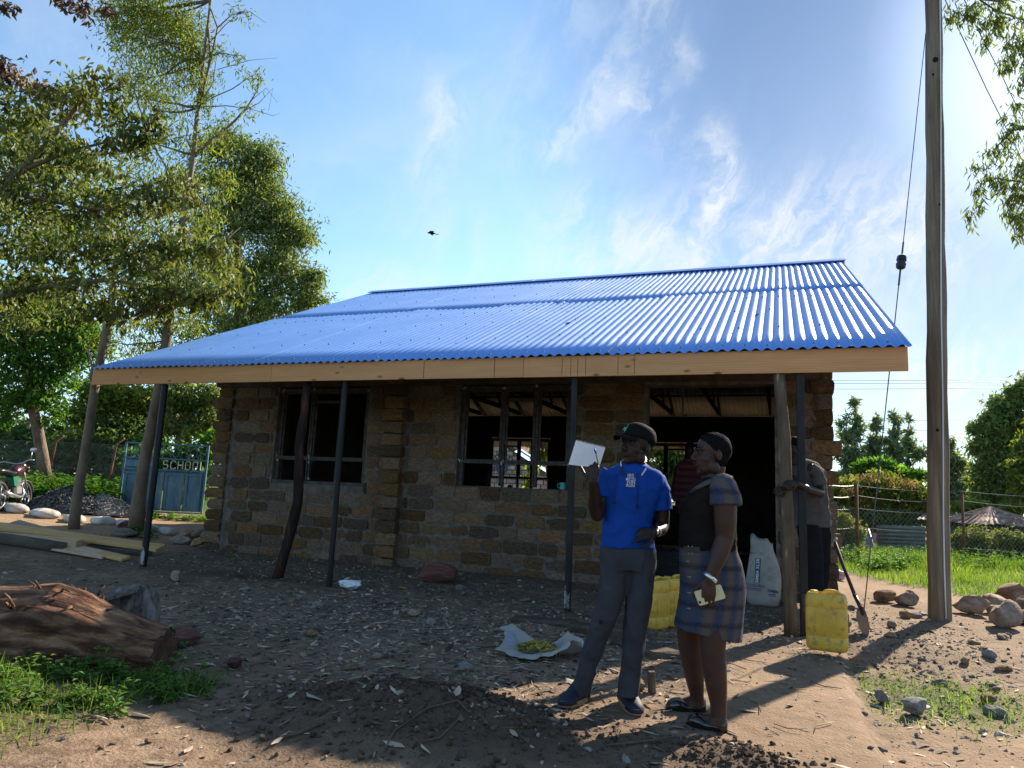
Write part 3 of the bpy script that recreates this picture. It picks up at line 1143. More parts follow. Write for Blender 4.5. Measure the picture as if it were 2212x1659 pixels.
    for k, (a, b) in enumerate(zip(cuts[:-1], cuts[1:])):
        fb = MB()
        dz = [.0, .004, -.003][k]
        fb.bbox(((a + b) / 2, EY + .0 - .0015 * k, (2.556 + EZ + .008) / 2 + dz * .3), (b - a - .004, .028, EZ + .008 - 2.556), .003)
        c = np.array([(a + b) / 2, EY, 2.66])
        fb.v = [v - c for v in fb.v]
        fo = fb.build("fascia_board", [M['pine']], h, False)
        fo.location = c - org
    for k, x in enumerate(SAW):
        m = MB()
        m.box((x, EY - .0175, 2.67), (.0045, .003, .205))
        m.v = [v - org for v in m.v]
        m.build("saw_line", [M['truss']], h, False)
    # barge boards at both gable ends
    for xg in (EX0 + .03, EX1 - .03):
        br = MB()
        for s_ in (0, 1):
            y0_, y1_ = (EY + .03, RY) if s_ == 0 else (RY, yb)
            a, b = np.array([xg, y0_, roof_z(y0_) - .06]), np.array([xg, y1_, roof_z(y1_) - .06])
            br.bar(a, b, .025, .14, ref=(1, 0, 0)) if False else br.bar(a, b, .14, .025, ref=(1, 0, 0))
        put(br, "barge_board", [M['truss']])
    # trusses and purlins
    for xt in (-7.4, -6.1, -4.6, -3.1, -1.6, -.35, .95):
        t = MB()
        zc = 3.62
        t.box((xt, (WY + BY) / 2, zc), (.05, BY - WY + .5, .12))
        for y0_, y1_ in ((EY + .03, RY), (yb - .03, RY)):
            t.bar((xt, y0_, roof_z(y0_) - .11), (xt, y1_, roof_z(y1_) - .11), .12, .048, ref=(1, 0, 0))
        for yy, yt in ((4.0, 5.2), (6.2, 5.2), (6.2, 7.28), (8.4, 7.28), (8.4, 9.4), (10.6, 9.4)):
            t.bar((xt + .001, yy, zc + .05), (xt + .001, yt, roof_z(yt) - .16), .08, .04, ref=(1, 0, 0))
        put(t, "roof_truss", [M['truss']])
    pu = MB()
    for yy in list(np.arange(EY + .12, RY, 1.05)) + list(np.arange(RY + .25, yb, 1.05)):
        pu.box(((EX0 + EX1) / 2, yy, roof_z(yy) - .025), (EX1 - EX0 - .08, .05, .05))
    put(pu, "purlin", [M['truss']])

    # ---- veranda posts: dark steel tubes, the last one a square section, cement collars at some feet
    for i, (x, y, r) in enumerate(((-7.026, 0, .045), (-3.985, 0, .036), (-.952, 0, .037), (1.403, 0, .05))):
        p = MB()
        if i < 3:
            p.tube([(x, y, -.1), (x, y, 2.56)], r, 14)
        else:
            p.bbox((x, y, 1.23), (.076, .076, 2.66), .006)
        po = put(p, "veranda_post", [M['post_steel']], smooth=(i < 3))
        if i < 3:
            autosmooth(po)
        else:
            po['label'] = "square steel veranda post beside the yellow jerrycan"
        if i in (0, 2, 3):
            sp = MB()
            n = 15
            rr = r * 1.04 if i < 3 else .058
            rings = []
            for q, zz in enumerate(np.linspace(.05 if i != 3 else .16, .24 if i != 3 else .42, 5)):
                rings.append(np.array([(x + rr * math.cos(a), y + rr * math.sin(a), zz + (.05 * math.sin(a * 3 + i) if q == 4 else 0)) for a in np.linspace(PI * 1.05, PI * (1.75 if i != 3 else 1.6), n)]))
            if i == 3:
                sp = MB()
                sp.box((x + .008, y - .040, .30), (.05, .004, .22))
            else:
                sp.loft(rings, cap=False, closed=False)
            sp.v = [v - org for v in sp.v]
            so = sp.build("cement_smear", [M['cement_smear'] if i != 3 else M['concrete']], po)
    return h


build_house()

# ------------------------------------------------------------------ trees and plants
M['bark_pale'] = pmat("pale_gum_bark", [(0.3, (0.11, 0.08, 0.056)), (0.55, (0.20, 0.155, 0.112)), (0.75, (0.075, 0.052, 0.037))], 3, 6, rough=0.85, bump=0.012, bscale=14, stretch=(1.5, 1.5, .6))
M['bark_brown'] = pmat("brown_bark", [(0.3, (0.10, 0.07, 0.05)), (0.55, (0.19, 0.14, 0.10)), (0.75, (0.27, 0.21, 0.155))], 5, 7, rough=0.92, bump=0.03, bscale=18, stretch=(1.4, 1.4, .5))
M['leaf_big'] = leafmat("broad_dark_leaf", (0.062, 0.082, 0.020), (0.115, 0.138, 0.038), (0.21, 0.20, 0.075), trans=0.28, rough=0.33, isl=0.5, hv=0.02)
M['leaf_lime'] = leafmat("lime_green_leaf", (0.095, 0.130, 0.024), (0.15, 0.185, 0.036), (0.23, 0.235, 0.060), trans=0.45, isl=0.4)
M['leaf_gum'] = leafmat("gum_leaf", (0.10, 0.142, 0.040), (0.155, 0.195, 0.060), (0.22, 0.245, 0.095), trans=0.36, isl=0.4, rough=.38)
M['leaf_green'] = leafmat("fresh_green_leaf", (0.042, 0.099, 0.019), (0.072, 0.157, 0.027), (0.136, 0.224, 0.048), trans=0.42, isl=0.4)
M['leaf_dark'] = leafmat("dark_green_leaf", (0.040, 0.070, 0.020), (0.072, 0.115, 0.032), (0.125, 0.165, 0.052), trans=0.3, isl=0.4)
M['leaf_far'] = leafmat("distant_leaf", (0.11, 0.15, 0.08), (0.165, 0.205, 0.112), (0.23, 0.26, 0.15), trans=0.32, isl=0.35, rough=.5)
M['leaf_mango'] = leafmat("mango_leaf", (0.070, 0.095, 0.02), (0.13, 0.155, 0.03), (0.22, 0.19, 0.055), trans=0.35, isl=0.4, hv=.02)
M['leaf_rust'] = leafmat("young_rust_leaf", (0.15, 0.095, 0.035), (0.19, 0.14, 0.05), (0.23, 0.2, 0.07), trans=0.4, isl=0.3, tcol=(1.3, 1.2, .9))
M['seed'] = pmat("brown_seed_pod", [(0.3, (0.09, 0.05, 0.035)), (0.7, (0.20, 0.13, 0.08))], 5, rough=.8, isl=.4)


def leaves(pos, size, width, droop, spread=1.0, fold=0.25, rs=None):
    "one small folded blade per position: base, two sides, tip (two triangles)"
    r = rs or rng
    N = len(pos)
    L = size * r.uniform(.65, 1.3, N)
    d = r.normal(size=(N, 3))
    d[:, 2] = d[:, 2] * (1 - droop) - droop * 2.2
    d /= np.linalg.norm(d, axis=1)[:, None]
    s = np.cross(d, r.normal(size=(N, 3)))
    s /= np.linalg.norm(s, axis=1)[:, None] + 1e-9
    n = np.cross(d, s)
    Wd = (L * width * r.uniform(.8, 1.2, N))[:, None] * .5
    L = L[:, None]
    base = pos
    mid = pos + d * L * .45 + n * L * .06
    tip = pos + d * L - n * L * .05
    V = np.stack([base, mid + s * Wd + n * Wd * fold, tip, mid - s * Wd + n * Wd * fold], 1)
    i = np.arange(N) * 4
    F = np.stack([np.stack([i, i + 1, i + 2], 1), np.stack([i, i + 2, i + 3], 1)], 1).reshape(-1, 3)
    return V.reshape(-1, 3), F


def clump_positions(c, r, n, sub=14, tight=0.34, rs=None, hollow=0.25):
    "leaf positions gathered in sub-clumps through an ellipsoid, so that gaps stay between them"
    q = rs or rng
    c, r = np.asarray(c, float), np.asarray(r, float) * np.ones(3)
    S = q.normal(size=(sub, 3))
    S /= np.linalg.norm(S, axis=1)[:, None]
    S *= (hollow + (1 - hollow) * q.random((sub, 1))) ** .6
    sz = q.uniform(.6, 1.4, sub)
    k = q.choice(sub, n, p=sz / sz.sum())
    P = S[k] + q.normal(size=(n, 3)) * (tight * sz[k])[:, None] * np.array([1, 1, .8])
    return c + P * r, c + S * r


def branch(mb, a, b, r0, r1, bend=.12, n=5, sides=6):
    a, b = np.asarray(a, float), np.asarray(b, float)
    L = np.linalg.norm(b - a)
    k1 = rng.normal(size=3) * bend * L
    pts, rd = [], []
    for t in np.linspace(0, 1, n):
        pts.append(a + (b - a) * t + k1 * math.sin(PI * t) * .5 + rng.normal(size=3) * L * .012)
        rd.append(r0 + (r1 - r0) * t)
    mb.tube(pts, rd, sides)
    return pts


def tree(name, label, trunk, clumps, leafm, size, width=.35, droop=.4, bark='bark_brown', limbs=(), cat='tree', group=None, twigs=True, sub=14, tight=.34, fold=.25, from_trunk=True, sides=9):
    """trunk: list of (point, radius); clumps: list of (centre, radii, leaf count[, material slot]); limbs: extra polylines [(points, r0, r1)]"""
    base = np.array(trunk[0][0], float)
    t = thing(name, label, cat, tuple(base), group=group)
    tb = MB()
    pts = [np.asarray(p, float) for p, _ in trunk]
    tb.tube(pts, [r for _, r in trunk], sides)
    for lp, r0, r1 in limbs:
        tb.tube([np.asarray(p, float) for p in lp], list(np.linspace(r0, r1, len(lp))), 6)
    PV, PF, PM, off = [], [], [], 0
    for ci, cl in enumerate(clumps):
        c, r, n = cl[0], cl[1], cl[2]
        slot = cl[3] if len(cl) > 3 else 0
        P, S = clump_positions(c, r, n, sub, tight)
        c = np.asarray(c, float)
        if from_trunk:
            cand = [p for p in pts if p[2] < c[2] + .2] or [pts[-1]]
            p0 = min(cand[-max(2, len(cand) * 2 // 3):], key=lambda p: np.linalg.norm(p - c))
            rr = float(np.mean(np.asarray(r)))
            branch(tb, p0, c, max(.012, .055 * rr), max(.006, .02 * rr), .16)
        if twigs:
            for s in S[::2]:
                rr = float(np.mean(np.asarray(r)))
                branch(tb, c, s, max(.005, .014 * rr), max(.0025, .004 * rr), .2, 4, 3)
        V, F = leaves(P, size, width, droop, fold=fold)
        PV.append(V)
        PF.append(F + off)
        PM.append(np.full(len(F), slot))
        off += len(V)
    tb.v = [v - base for v in tb.v]
    tb.build("trunk", [M[bark]], t, True)
    V = np.concatenate(PV) - base
    ms = leafm if isinstance(leafm, list) else [leafm]
    me = mesh_from("crown", V, np.concatenate(PF), False, [M[x] for x in ms], np.concatenate(PM))
    obj("crown", me, t)
    return t


def px_r(rpx, D):
    return rpx * D / FPX


def C(x, y, D, rx, ry, n, slot=0, dz=None):
    "a clump seen at (x, y), rx by ry pixels, depth D"
    return (at(x, y, D), (px_r(rx, D), px_r(dz or rx, D) * 1.0, px_r(ry, D)), n, slot)


def poly(pts, D, r0, r1):
    return ([at(x, y, D if np.isscalar(D) else D[i]) for i, (x, y) in enumerate(pts)], r0, r1)


# --- broad-leaved tree reaching in from the left
D1 = 9.0
t1_limbs = [poly([(-140, 640), (-60, 500), (0, 410), (50, 363), (100, 313), (167, 230), (193, 193), (213, 140)], [9.4, 9.2, 9, 9, 8.9, 8.8, 8.7, 8.6], .075, .010),
            poly([(50, 368), (140, 330), (217, 310), (293, 283)], [9, 8.8, 8.7, 8.6], .030, .007),
            poly([(-60, 470), (0, 413), (100, 433), (187, 450), (240, 453), (277, 437)], [9.2, 9, 8.8, 8.7, 8.6, 8.6], .034, .008),
            poly([(-140, 720), (0, 642), (60, 625), (160, 609), (247, 605), (363, 632), (467, 652)], [9.3, 9, 8.9, 8.8, 8.7, 8.6, 8.5], .05, .007),
            poly([(187, 450), (260, 520), (330, 580), (385, 640)], [8.7, 8.8, 8.8, 8.8], .016, .005),
            poly([(100, 433), (200, 520), (290, 540), (380, 560)], [8.9, 8.9, 8.8, 8.8], .016, .005)]
t1_cl = [C(40, 230, 9.3, 70, 60, 420), C(150, 215, 8.9, 70, 40, 300), C(215, 200, 8.6, 55, 40, 240), C(60, 330, 9.2, 80, 55, 460), C(160, 320, 8.9, 70, 45, 380),
         C(265, 285, 8.6, 55, 40, 260), C(320, 270, 8.6, 40, 35, 120), C(60, 430, 9.1, 80, 50, 420), C(180, 430, 8.8, 75, 45, 360), C(290, 420, 8.7, 65, 45, 300), C(390, 410, 8.8, 60, 45, 210),
         C(50, 530, 9.1, 80, 55, 420), C(170, 540, 8.8, 80, 50, 360), C(290, 540, 8.8, 75, 45, 340), C(400, 520, 8.7, 70, 45, 300), C(480, 560, 8.7, 50, 40, 130),
         C(60, 620, 9.0, 70, 40, 320), C(180, 640, 8.8, 70, 45, 300), C(295, 622, 8.7, 70, 40, 280), C(400, 622, 8.6, 64, 34, 240), C(490, 618, 8.5, 42, 26, 90), C(230, 672, 8.7, 50, 30, 150),
         C(330, 672, 8.7, 50, 26, 150), C(430, 652, 8.6, 42, 24, 80), C(-60, 400, 9.4, 70, 120, 500), C(-60, 600, 9.4, 70, 100, 400), C(40, 690, 9, 40, 26, 90),
         C(30, 160, 9.4, 45, 26, 160, 1), C(100, 195, 9.2, 45, 22, 160, 1), C(160, 10, 9.2, 38, 18, 90, 1), C(18, 15, 9.2, 16, 14, 40, 1), C(225, 20, 9.0, 18, 14, 36, 1)]
t1 = tree("broadleaf_tree", "dark broad-leaved tree whose branches reach over the left end of the blue roof", [(at(-330, 1230, 9.6) * np.array([1, 1, 0]) + [0, 0, .1], .2), (at(-290, 1000, 9.6), .17), (at(-220, 800, 9.5), .14), (at(-140, 640, 9.4), .10), (at(-100, 520, 9.3), .07)],
          [(c[0], c[1], int(c[2] * 1.35), c[3]) for c in t1_cl], ['leaf_big', 'seed'], .108, .42, .55, limbs=t1_limbs, from_trunk=False, sub=12, tight=.30, fold=.3)


def single_leaves(t, spots, n, size):
    "the largest leaves, each an object"
    base = np.array(t.location)
    V = np.array([(0, 0, 0), (.25, .17, .02), (.55, .2, .0), (1, 0, -.06), (.55, -.2, 0), (.25, -.17, .02), (.5, 0, -.05)])
    F = [(0, 1, 6), (1, 2, 6), (2, 3, 6), (3, 4, 6), (4, 5, 6), (5, 0, 6)]
    variants = []
    for k in range(4):
        q = np.random.default_rng(k)
        v = V.copy()
        v[:, 2] += q.normal(0, .04, len(v)) - .10 * v[:, 0] ** 2
        variants.append(mesh_from("leaf", v, F, False, M['leaf_big']))
    for _ in range(n):
        c = spots[rng.integers(len(spots))]
        P, _s = clump_positions(c[0], c[1], 1, 3, .4)
        d = rng.normal(size=3)
        d[2] = d[2] * .4 - 1.0
        o = obj("leaf", variants[rng.integers(4)], t, tuple(P[0] - base))
        o.rotation_euler = Vector(d).to_track_quat('X', 'Z').to_euler()
        o.rotation_euler.rotate_axis('X', rng.uniform(0, 6.28))
        s = size * rng.uniform(.8, 1.35)
        o.scale = (s, s, s)


single_leaves(t1, t1_cl[1:24], 260, .125)

# --- slim gum tree with bare twigs, its pale trunk standing left of the building
D2 = 13.3
T2_MORE = [C(300, 15, 13.7, 70, 35, 800), C(380, 30, 13.5, 60, 35, 700), C(340, 70, 13.6, 80, 40, 900), C(250, 60, 13.8, 40, 35, 500), C(400, 150, 13.4, 50, 40, 600), C(310, 210, 13.7, 70, 40, 600), C(300, 700, 13.4, 60, 30, 420), C(250, 740, 13.5, 50, 28, 340), C(390, 690, 13.3, 50, 28, 360), C(330, 750, 13.4, 40, 22, 240), C(440, 560, 13.4, 60, 50, 420)]
tree("gum_tree", "tall slim gum tree with sparse bare top twigs, its pale trunk beside the leftmost post",
     [(at(294, 1145, D2), .15), (at(300, 1080, D2), .125), (at(312, 1000, D2), .105), (at(328, 920, D2), .100), (at(345, 835, D2), .098), (at(360, 735, D2), .09), (at(372, 640, D2), .082), (at(385, 560, D2), .075), (at(402, 430, D2), .065), (at(418, 335, D2), .05), (at(428, 230, D2), .035), (at(440, 130, D2), .028), (at(455, 0, D2), .02), (at(462, -60, D2), .014)],
     [C(330, 25, 13.6, 75, 40, 900), C(400, 60, 13.3, 55, 45, 700), C(265, 30, 13.8, 45, 30, 420), C(320, 100, 13.6, 70, 45, 700), C(420, 115, 13.3, 40, 45, 520), C(360, 160, 13.5, 70, 45, 620), C(290, 170, 13.8, 60, 45, 450),
      C(420, 190, 13.2, 35, 30, 200), C(350, 240, 13.5, 60, 45, 420), C(545, 165, 13.2, 28, 22, 120), C(480, 110, 13.2, 22, 14, 60), C(520, 30, 13.2, 30, 14, 70), C(510, 120, 13.1, 18, 12, 40), C(540, 235, 13, 22, 18, 60), C(400, 300, 13.4, 50, 40, 360), C(460, 300, 13.2, 40, 30, 180), C(440, 220, 13.2, 20, 30, 150), C(300, 300, 13.6, 60, 50, 420), C(380, 380, 13.4, 55, 40, 380), C(330, 470, 13.5, 60, 50, 420), C(440, 480, 13.3, 50, 45, 300), C(480, 400, 13.4, 40, 40, 260), C(420, 590, 13.3, 60, 50, 420), C(340, 600, 13.5, 50, 45, 380), C(480, 620, 13.2, 50, 40, 340), C(330, 700, 13.4, 40, 40, 260), C(310, 790, 13.4, 40, 30, 260)] + T2_MORE,
     'leaf_lime', .115, .20, .6, bark='bark_pale',
     limbs=[poly([(418, 340), (450, 310), (500, 268), (530, 238), (556, 195), (560, 160)], D2, .034, .006), poly([(530, 238), (560, 222), (590, 190), (580, 240)], D2, .008, .003), poly([(500, 268), (545, 215), (575, 190), (600, 222)], D2, .008, .003),
            poly([(455, 130), (470, 60), (452, 10), (448, -40)], D2, .02, .01), poly([(470, 60), (500, 32), (540, 25), (575, 50)], D2, .012, .003), poly([(425, 250), (455, 130), (450, 60)], D2, .03, .018), poly([(428, 230), (460, 180), (470, 110)], D2, .018, .006),
            poly([(470, 150), (540, 130), (600, 125)], D2, .007, .002), poly([(540, 235), (590, 250), (605, 245)], D2, .006, .002), poly([(372, 640), (440, 560), (520, 490)], D2, .03, .008), poly([(402, 430), (340, 330), (300, 230), (270, 120)], D2, .028, .008), poly([(360, 735), (300, 640), (250, 560)], D2, .03, .008)],
     sub=16, tight=.36, from_trunk=True)

# --- second pale trunk, further left
D3 = 13.0
tree("gum_tree", "leafy gum tree on a forked pale trunk rising behind the stacked planks",
     [(at(158, 1157, D3), .105), (at(165, 1090, D3), .092), (at(180, 1000, D3), .082), (at(196, 900, D3), .078), (at(206, 830, D3), .077), (at(222, 755, D3), .074), (at(236, 690, D3), .08), (at(245, 620, D3), .06), (at(255, 540, D3), .04)],
     [C(200, 470, 13.2, 90, 60, 900), C(300, 480, 13.0, 80, 60, 800), C(130, 520, 13.4, 80, 60, 800), C(240, 590, 13, 80, 50, 700), C(90, 440, 13.5, 80, 70, 800), C(150, 370, 13.5, 80, 55, 700), C(260, 380, 13.2, 70, 55, 600), C(90, 640, 13.5, 70, 50, 600), C(30, 330, 13.6, 60, 60, 600), C(20, 480, 13.6, 60, 80, 700), C(330, 560, 13, 60, 50, 450), C(60, 260, 13.6, 60, 50, 500)],
     'leaf_lime', .12, .26, .5, bark='bark_pale',
     limbs=[poly([(206, 830), (200, 790), (193, 770), (192, 745)], D3, .035, .012), poly([(236, 690), (300, 600), (340, 500)], D3, .035, .01), poly([(236, 690), (160, 600), (110, 500)], D3, .035, .01), poly([(207, 836), (196, 815), (200, 790)], 12.93, .05, .02)], sub=16)

# --- the rounded gum behind the roof
D4 = 26.0
tree("round_gum_tree", "large rounded gum tree rising behind the left slope of the blue roof",
     [(at(520, 1000, D4) * np.array([1, 1, 0]), .35), (at(525, 800, D4), .28), (at(520, 650, D4), .2), (at(510, 500, D4), .12), (at(490, 400, D4), .06)],
     [C(470, 300, D4, 45, 40, 1500), C(530, 340, D4, 50, 45, 1900), C(575, 380, D4, 40, 40, 1500), C(500, 400, D4, 70, 50, 2200), C(590, 440, D4, 45, 45, 1700), C(620, 490, D4, 45, 40, 1700), C(540, 470, D4, 60, 50, 2000), C(480, 500, D4, 60, 60, 2000), C(600, 540, D4, 50, 45, 1700), C(655, 500, D4, 30, 30, 700),
      C(560, 590, D4, 60, 50, 2000), C(480, 600, D4, 60, 60, 2000), C(640, 600, D4, 45, 35, 1500), C(680, 600, D4, 22, 25, 500), C(600, 650, D4, 60, 40, 1800), C(670, 650, D4, 35, 28, 1000), C(510, 680, D4, 70, 50, 2000), C(440, 700, D4, 60, 60, 1600), C(580, 330, D4, 30, 30, 500), C(400, 600, D4, 60, 70, 1500), C(420, 420, D4, 50, 70, 1500), C(560, 700, D4, 60, 30, 900), C(400, 780, D4, 70, 40, 1300)],
     'leaf_gum', .21, .26, .5, bark='bark_brown', sub=18, tight=.33,
     limbs=[poly([(525, 700), (580, 620), (650, 560)], D4, .09, .02), poly([(520, 650), (600, 640), (670, 600)], D4, .07, .015)])

# --- bright small-leaved tree at the far left
D5 = 18.0
tree("small_leaved_tree", "bright green small-leaved tree with a bare leaning trunk behind the parked motorcycle",
     [(at(97, 1034, D5), .17), (at(92, 985, D5), .14), (at(80, 920, D5), .13), (at(68, 870, D5), .12), (at(60, 800, D5), .10), (at(55, 720, D5), .07)],
     [C(20, 640, D5, 60, 45, 1400), C(90, 650, D5, 60, 45, 1400), C(30, 720, D5, 70, 50, 1700), C(120, 720, D5, 60, 50, 1500), C(170, 690, D5, 40, 40, 800), C(50, 800, D5, 65, 45, 1600), C(120, 790, D5, 50, 45, 1200), C(30, 860, D5, 45, 30, 700), C(90, 860, D5, 40, 28, 600), C(-40, 700, D5, 60, 100, 1600), C(200, 740, D5, 40, 40, 700), C(-30, 850, D5, 40, 40, 600), C(110, 895, D5, 22, 18, 160), C(10, 905, D5, 22, 18, 150)],
     'leaf_green', .15, .42, .35, bark='bark_brown', sub=16)

# --- thicket beyond the fence
D6 = 24.0


def bush(name, label, clumps, leafm, size, base, cat='bush', group=None, **kw):
    return tree(name, label, [(base, .10), (np.asarray(base) + [0, 0, .5], .08), (np.asarray(base) + [.05, 0, 1.0], .05)], clumps, leafm, size, cat=cat, group=group, **kw)


bush("flowering_bush", "yellowish tree-sized bush beyond the chain-link fence, left of the school gate", [C(250, 850, D6, 50, 30, 1400), C(300, 860, D6, 45, 30, 1300), C(220, 900, D6, 50, 35, 1300), C(280, 910, D6, 55, 30, 1300), C(340, 890, D6, 35, 30, 900), C(200, 850, D6, 40, 25, 900), C(330, 845, D6, 25, 18, 450), C(180, 900, D6, 40, 40, 900)], ['leaf_lime'], .2, .4, .3, at(260, 1020, D6), cat='bush', sub=16) if False else None
bush("tall_bush", "yellowish green tall bush beyond the wire fence, left of the school gate", [C(250, 850, D6, 50, 30, 1400), C(300, 860, D6, 45, 30, 1300), C(220, 900, D6, 50, 35, 1300), C(280, 910, D6, 55, 30, 1300), C(340, 890, D6, 35, 30, 900), C(200, 850, D6, 40, 25, 900), C(330, 845, D6, 25, 18, 450), C(180, 900, D6, 40, 40, 900)], 'leaf_lime', .2, at(260, 1020, D6), droop=.3, width=.4, sub=16)
bush("dark_thicket", "dark green thicket behind the wire fence above the gravel heap", [C(150, 960, 21, 50, 35, 1300), C(200, 980, 21, 45, 35, 1200), C(250, 965, 22, 45, 30, 1100), C(300, 950, 23, 45, 35, 1300), C(130, 1010, 21, 40, 30, 800), C(220, 1020, 21, 45, 28, 900), C(290, 1000, 22, 45, 30, 1000), C(330, 1010, 23, 40, 30, 800), C(255, 930, 23, 50, 25, 1000), C(350, 950, 24, 40, 40, 900)], 'leaf_dark', .19, at(220, 1060, 21.5), droop=.3, width=.45, sub=16)
bush("hedge_bush", "shaded bushy growth at the left picture edge behind the motorcycle", [C(20, 960, 22, 50, 40, 1300), C(70, 980, 22, 40, 40, 900), C(10, 1010, 21, 45, 30, 900), C(-50, 960, 22, 50, 50, 900), C(120, 950, 24, 30, 40, 600), C(40, 930, 25, 60, 28, 900)], 'leaf_dark', .19, at(20, 1060, 21.5), droop=.3, width=.45, sub=16)
D7 = 22.5
tree("grey_leaved_tree", "grey-green tree with a thick pale trunk standing behind the school gate", [(at(392, 1090, D7), .30), (at(394, 1000, D7), .27), (at(397, 950, D7), .25), (at(402, 900, D7), .18), (at(405, 850, D7), .1)],
     [C(380, 870, D7, 30, 25, 1000), C(420, 860, D7, 40, 28, 1300), C(450, 900, D7, 35, 28, 1100), C(400, 910, D7, 40, 22, 1100), C(460, 850, D7, 30, 25, 900), C(440, 930, D7, 35, 18, 800), C(380, 835, D7, 35, 18, 800), C(370, 920, D7, 20, 18, 400), C(480, 920, D7, 30, 40, 700)],
     'leaf_gum', .17, .35, .45, bark='bark_pale', sub=16, limbs=[poly([(397, 950), (378, 900), (370, 860)], D7, .1, .03), poly([(397, 950), (430, 900), (450, 860)], D7, .1, .03)])
bush("gate_bush", "low sunlit bush seen through the grille of the school gate", [C(300, 985, 19.5, 30, 22, 700), C(350, 1000, 19.5, 40, 25, 800), C(420, 990, 20, 35, 30, 700), C(460, 970, 20, 25, 45, 700), C(330, 960, 21, 30, 20, 500), C(440, 1040, 19.5, 25, 40, 600)], 'leaf_green', .16, at(350, 1060, 19.5), droop=.3, width=.45, sub=14)

# --- weeping gum at the upper right
D9 = 9.5
tree("weeping_gum_tree", "weeping gum tree whose thin hanging sprays enter the upper right corner",
     [(at(2620, 1300, 11) * np.array([1, 1, 0]), .26), (at(2600, 900, 11), .22), (at(2560, 500, 10.8), .18), (at(2500, 200, 10.5), .13), (at(2450, -50, 10.2), .1)],
     [C(2070, 25, 9.3, 32, 22, 110), C(2110, 40, 9.3, 35, 26, 160), C(2140, 10, 9.4, 40, 25, 160), C(2190, 40, 9.4, 45, 35, 260), C(2200, 110, 9.4, 30, 40, 220), C(2170, 130, 9.4, 18, 30, 90), C(2150, 60, 9.3, 25, 25, 100), C(2205, 170, 9.3, 20, 22, 90), C(2130, 95, 9.2, 12, 16, 34),
      C(2190, 250, 9.5, 25, 30, 120), C(2175, 290, 9.5, 30, 20, 90), C(2150, 330, 9.5, 30, 16, 100), C(2130, 365, 9.5, 28, 18, 100), C(2190, 370, 9.5, 38, 22, 200), C(2160, 395, 9.5, 25, 18, 110), C(2200, 420, 9.5, 26, 26, 190), C(2110, 415, 9.4, 14, 12, 36), C(2095, 470, 9.4, 10, 22, 40), C(2200, 470, 9.5, 24, 26, 170), C(2120, 440, 9.4, 10, 22, 40), C(2185, 445, 9.5, 20, 30, 100), C(2210, 500, 9.5, 20, 20, 90), C(2260, 300, 9.6, 50, 200, 900), C(2280, 60, 9.6, 60, 90, 600)],
     'leaf_gum', .115, .20, .85, bark='bark_brown', from_trunk=False, sub=9, tight=.30,
     limbs=[poly([(2450, -50), (2300, -30), (2160, 2), (2095, -5)], [10.2, 9.8, 9.4, 9.3], .05, .006), poly([(2500, 250), (2300, 260), (2190, 280), (2150, 320)], [10.5, 9.8, 9.5, 9.5], .05, .006), poly([(2190, 280), (2160, 290), (2175, 250)], 9.5, .012, .003), poly([(2300, 260), (2230, 400), (2190, 470)], [9.8, 9.6, 9.5], .03, .004), poly([(2220, 395), (2150, 385), (2115, 400), (2095, 475)], [9.6, 9.5, 9.4, 9.4], .012, .002), poly([(2300, -30), (2230, 80), (2200, 160)], [9.8, 9.5, 9.4], .025, .004)])

# --- far trees on the right
Df = 46.0
for k, (x, yt, yb_, sp, n, lab) in enumerate([(1828, 905, 1075, 26, 1500, "slim silver-green tree just clear of the rough wall end, first of the far row"), (1848, 882, 1080, 24, 1700, "tallest pointed silver-green tree of the far row left of the utility pole"), (1893, 905, 1080, 30, 1900, "open silver-green tree of the far row directly behind the stay wire"),
                                             (1930, 897, 1080, 30, 1900, "twin-topped silver-green tree of the far row, middle between stay wire and pole"), (1962, 905, 1085, 26, 1600, "silver-green tree of the far row nearest the left side of the utility pole")]):
    dd = Df + k * 1.1
    cl = []
    for j, f in enumerate(np.linspace(.02, .9, 9)):
        w_ = sp * (.24 + .95 * min(1, f * 2.6)) * rng.uniform(.5, 1.25)
        cl.append(C(x + rng.normal(0, 3 + 9 * f), yt + f * (yb_ - yt) + rng.normal(0, 5), dd, w_ * .62, 13, int(n * w_ / sp * .20)))
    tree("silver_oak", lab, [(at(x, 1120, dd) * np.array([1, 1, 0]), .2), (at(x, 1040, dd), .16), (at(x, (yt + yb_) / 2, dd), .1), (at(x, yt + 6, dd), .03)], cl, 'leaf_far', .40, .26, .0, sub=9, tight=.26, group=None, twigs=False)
Dm = 30.0
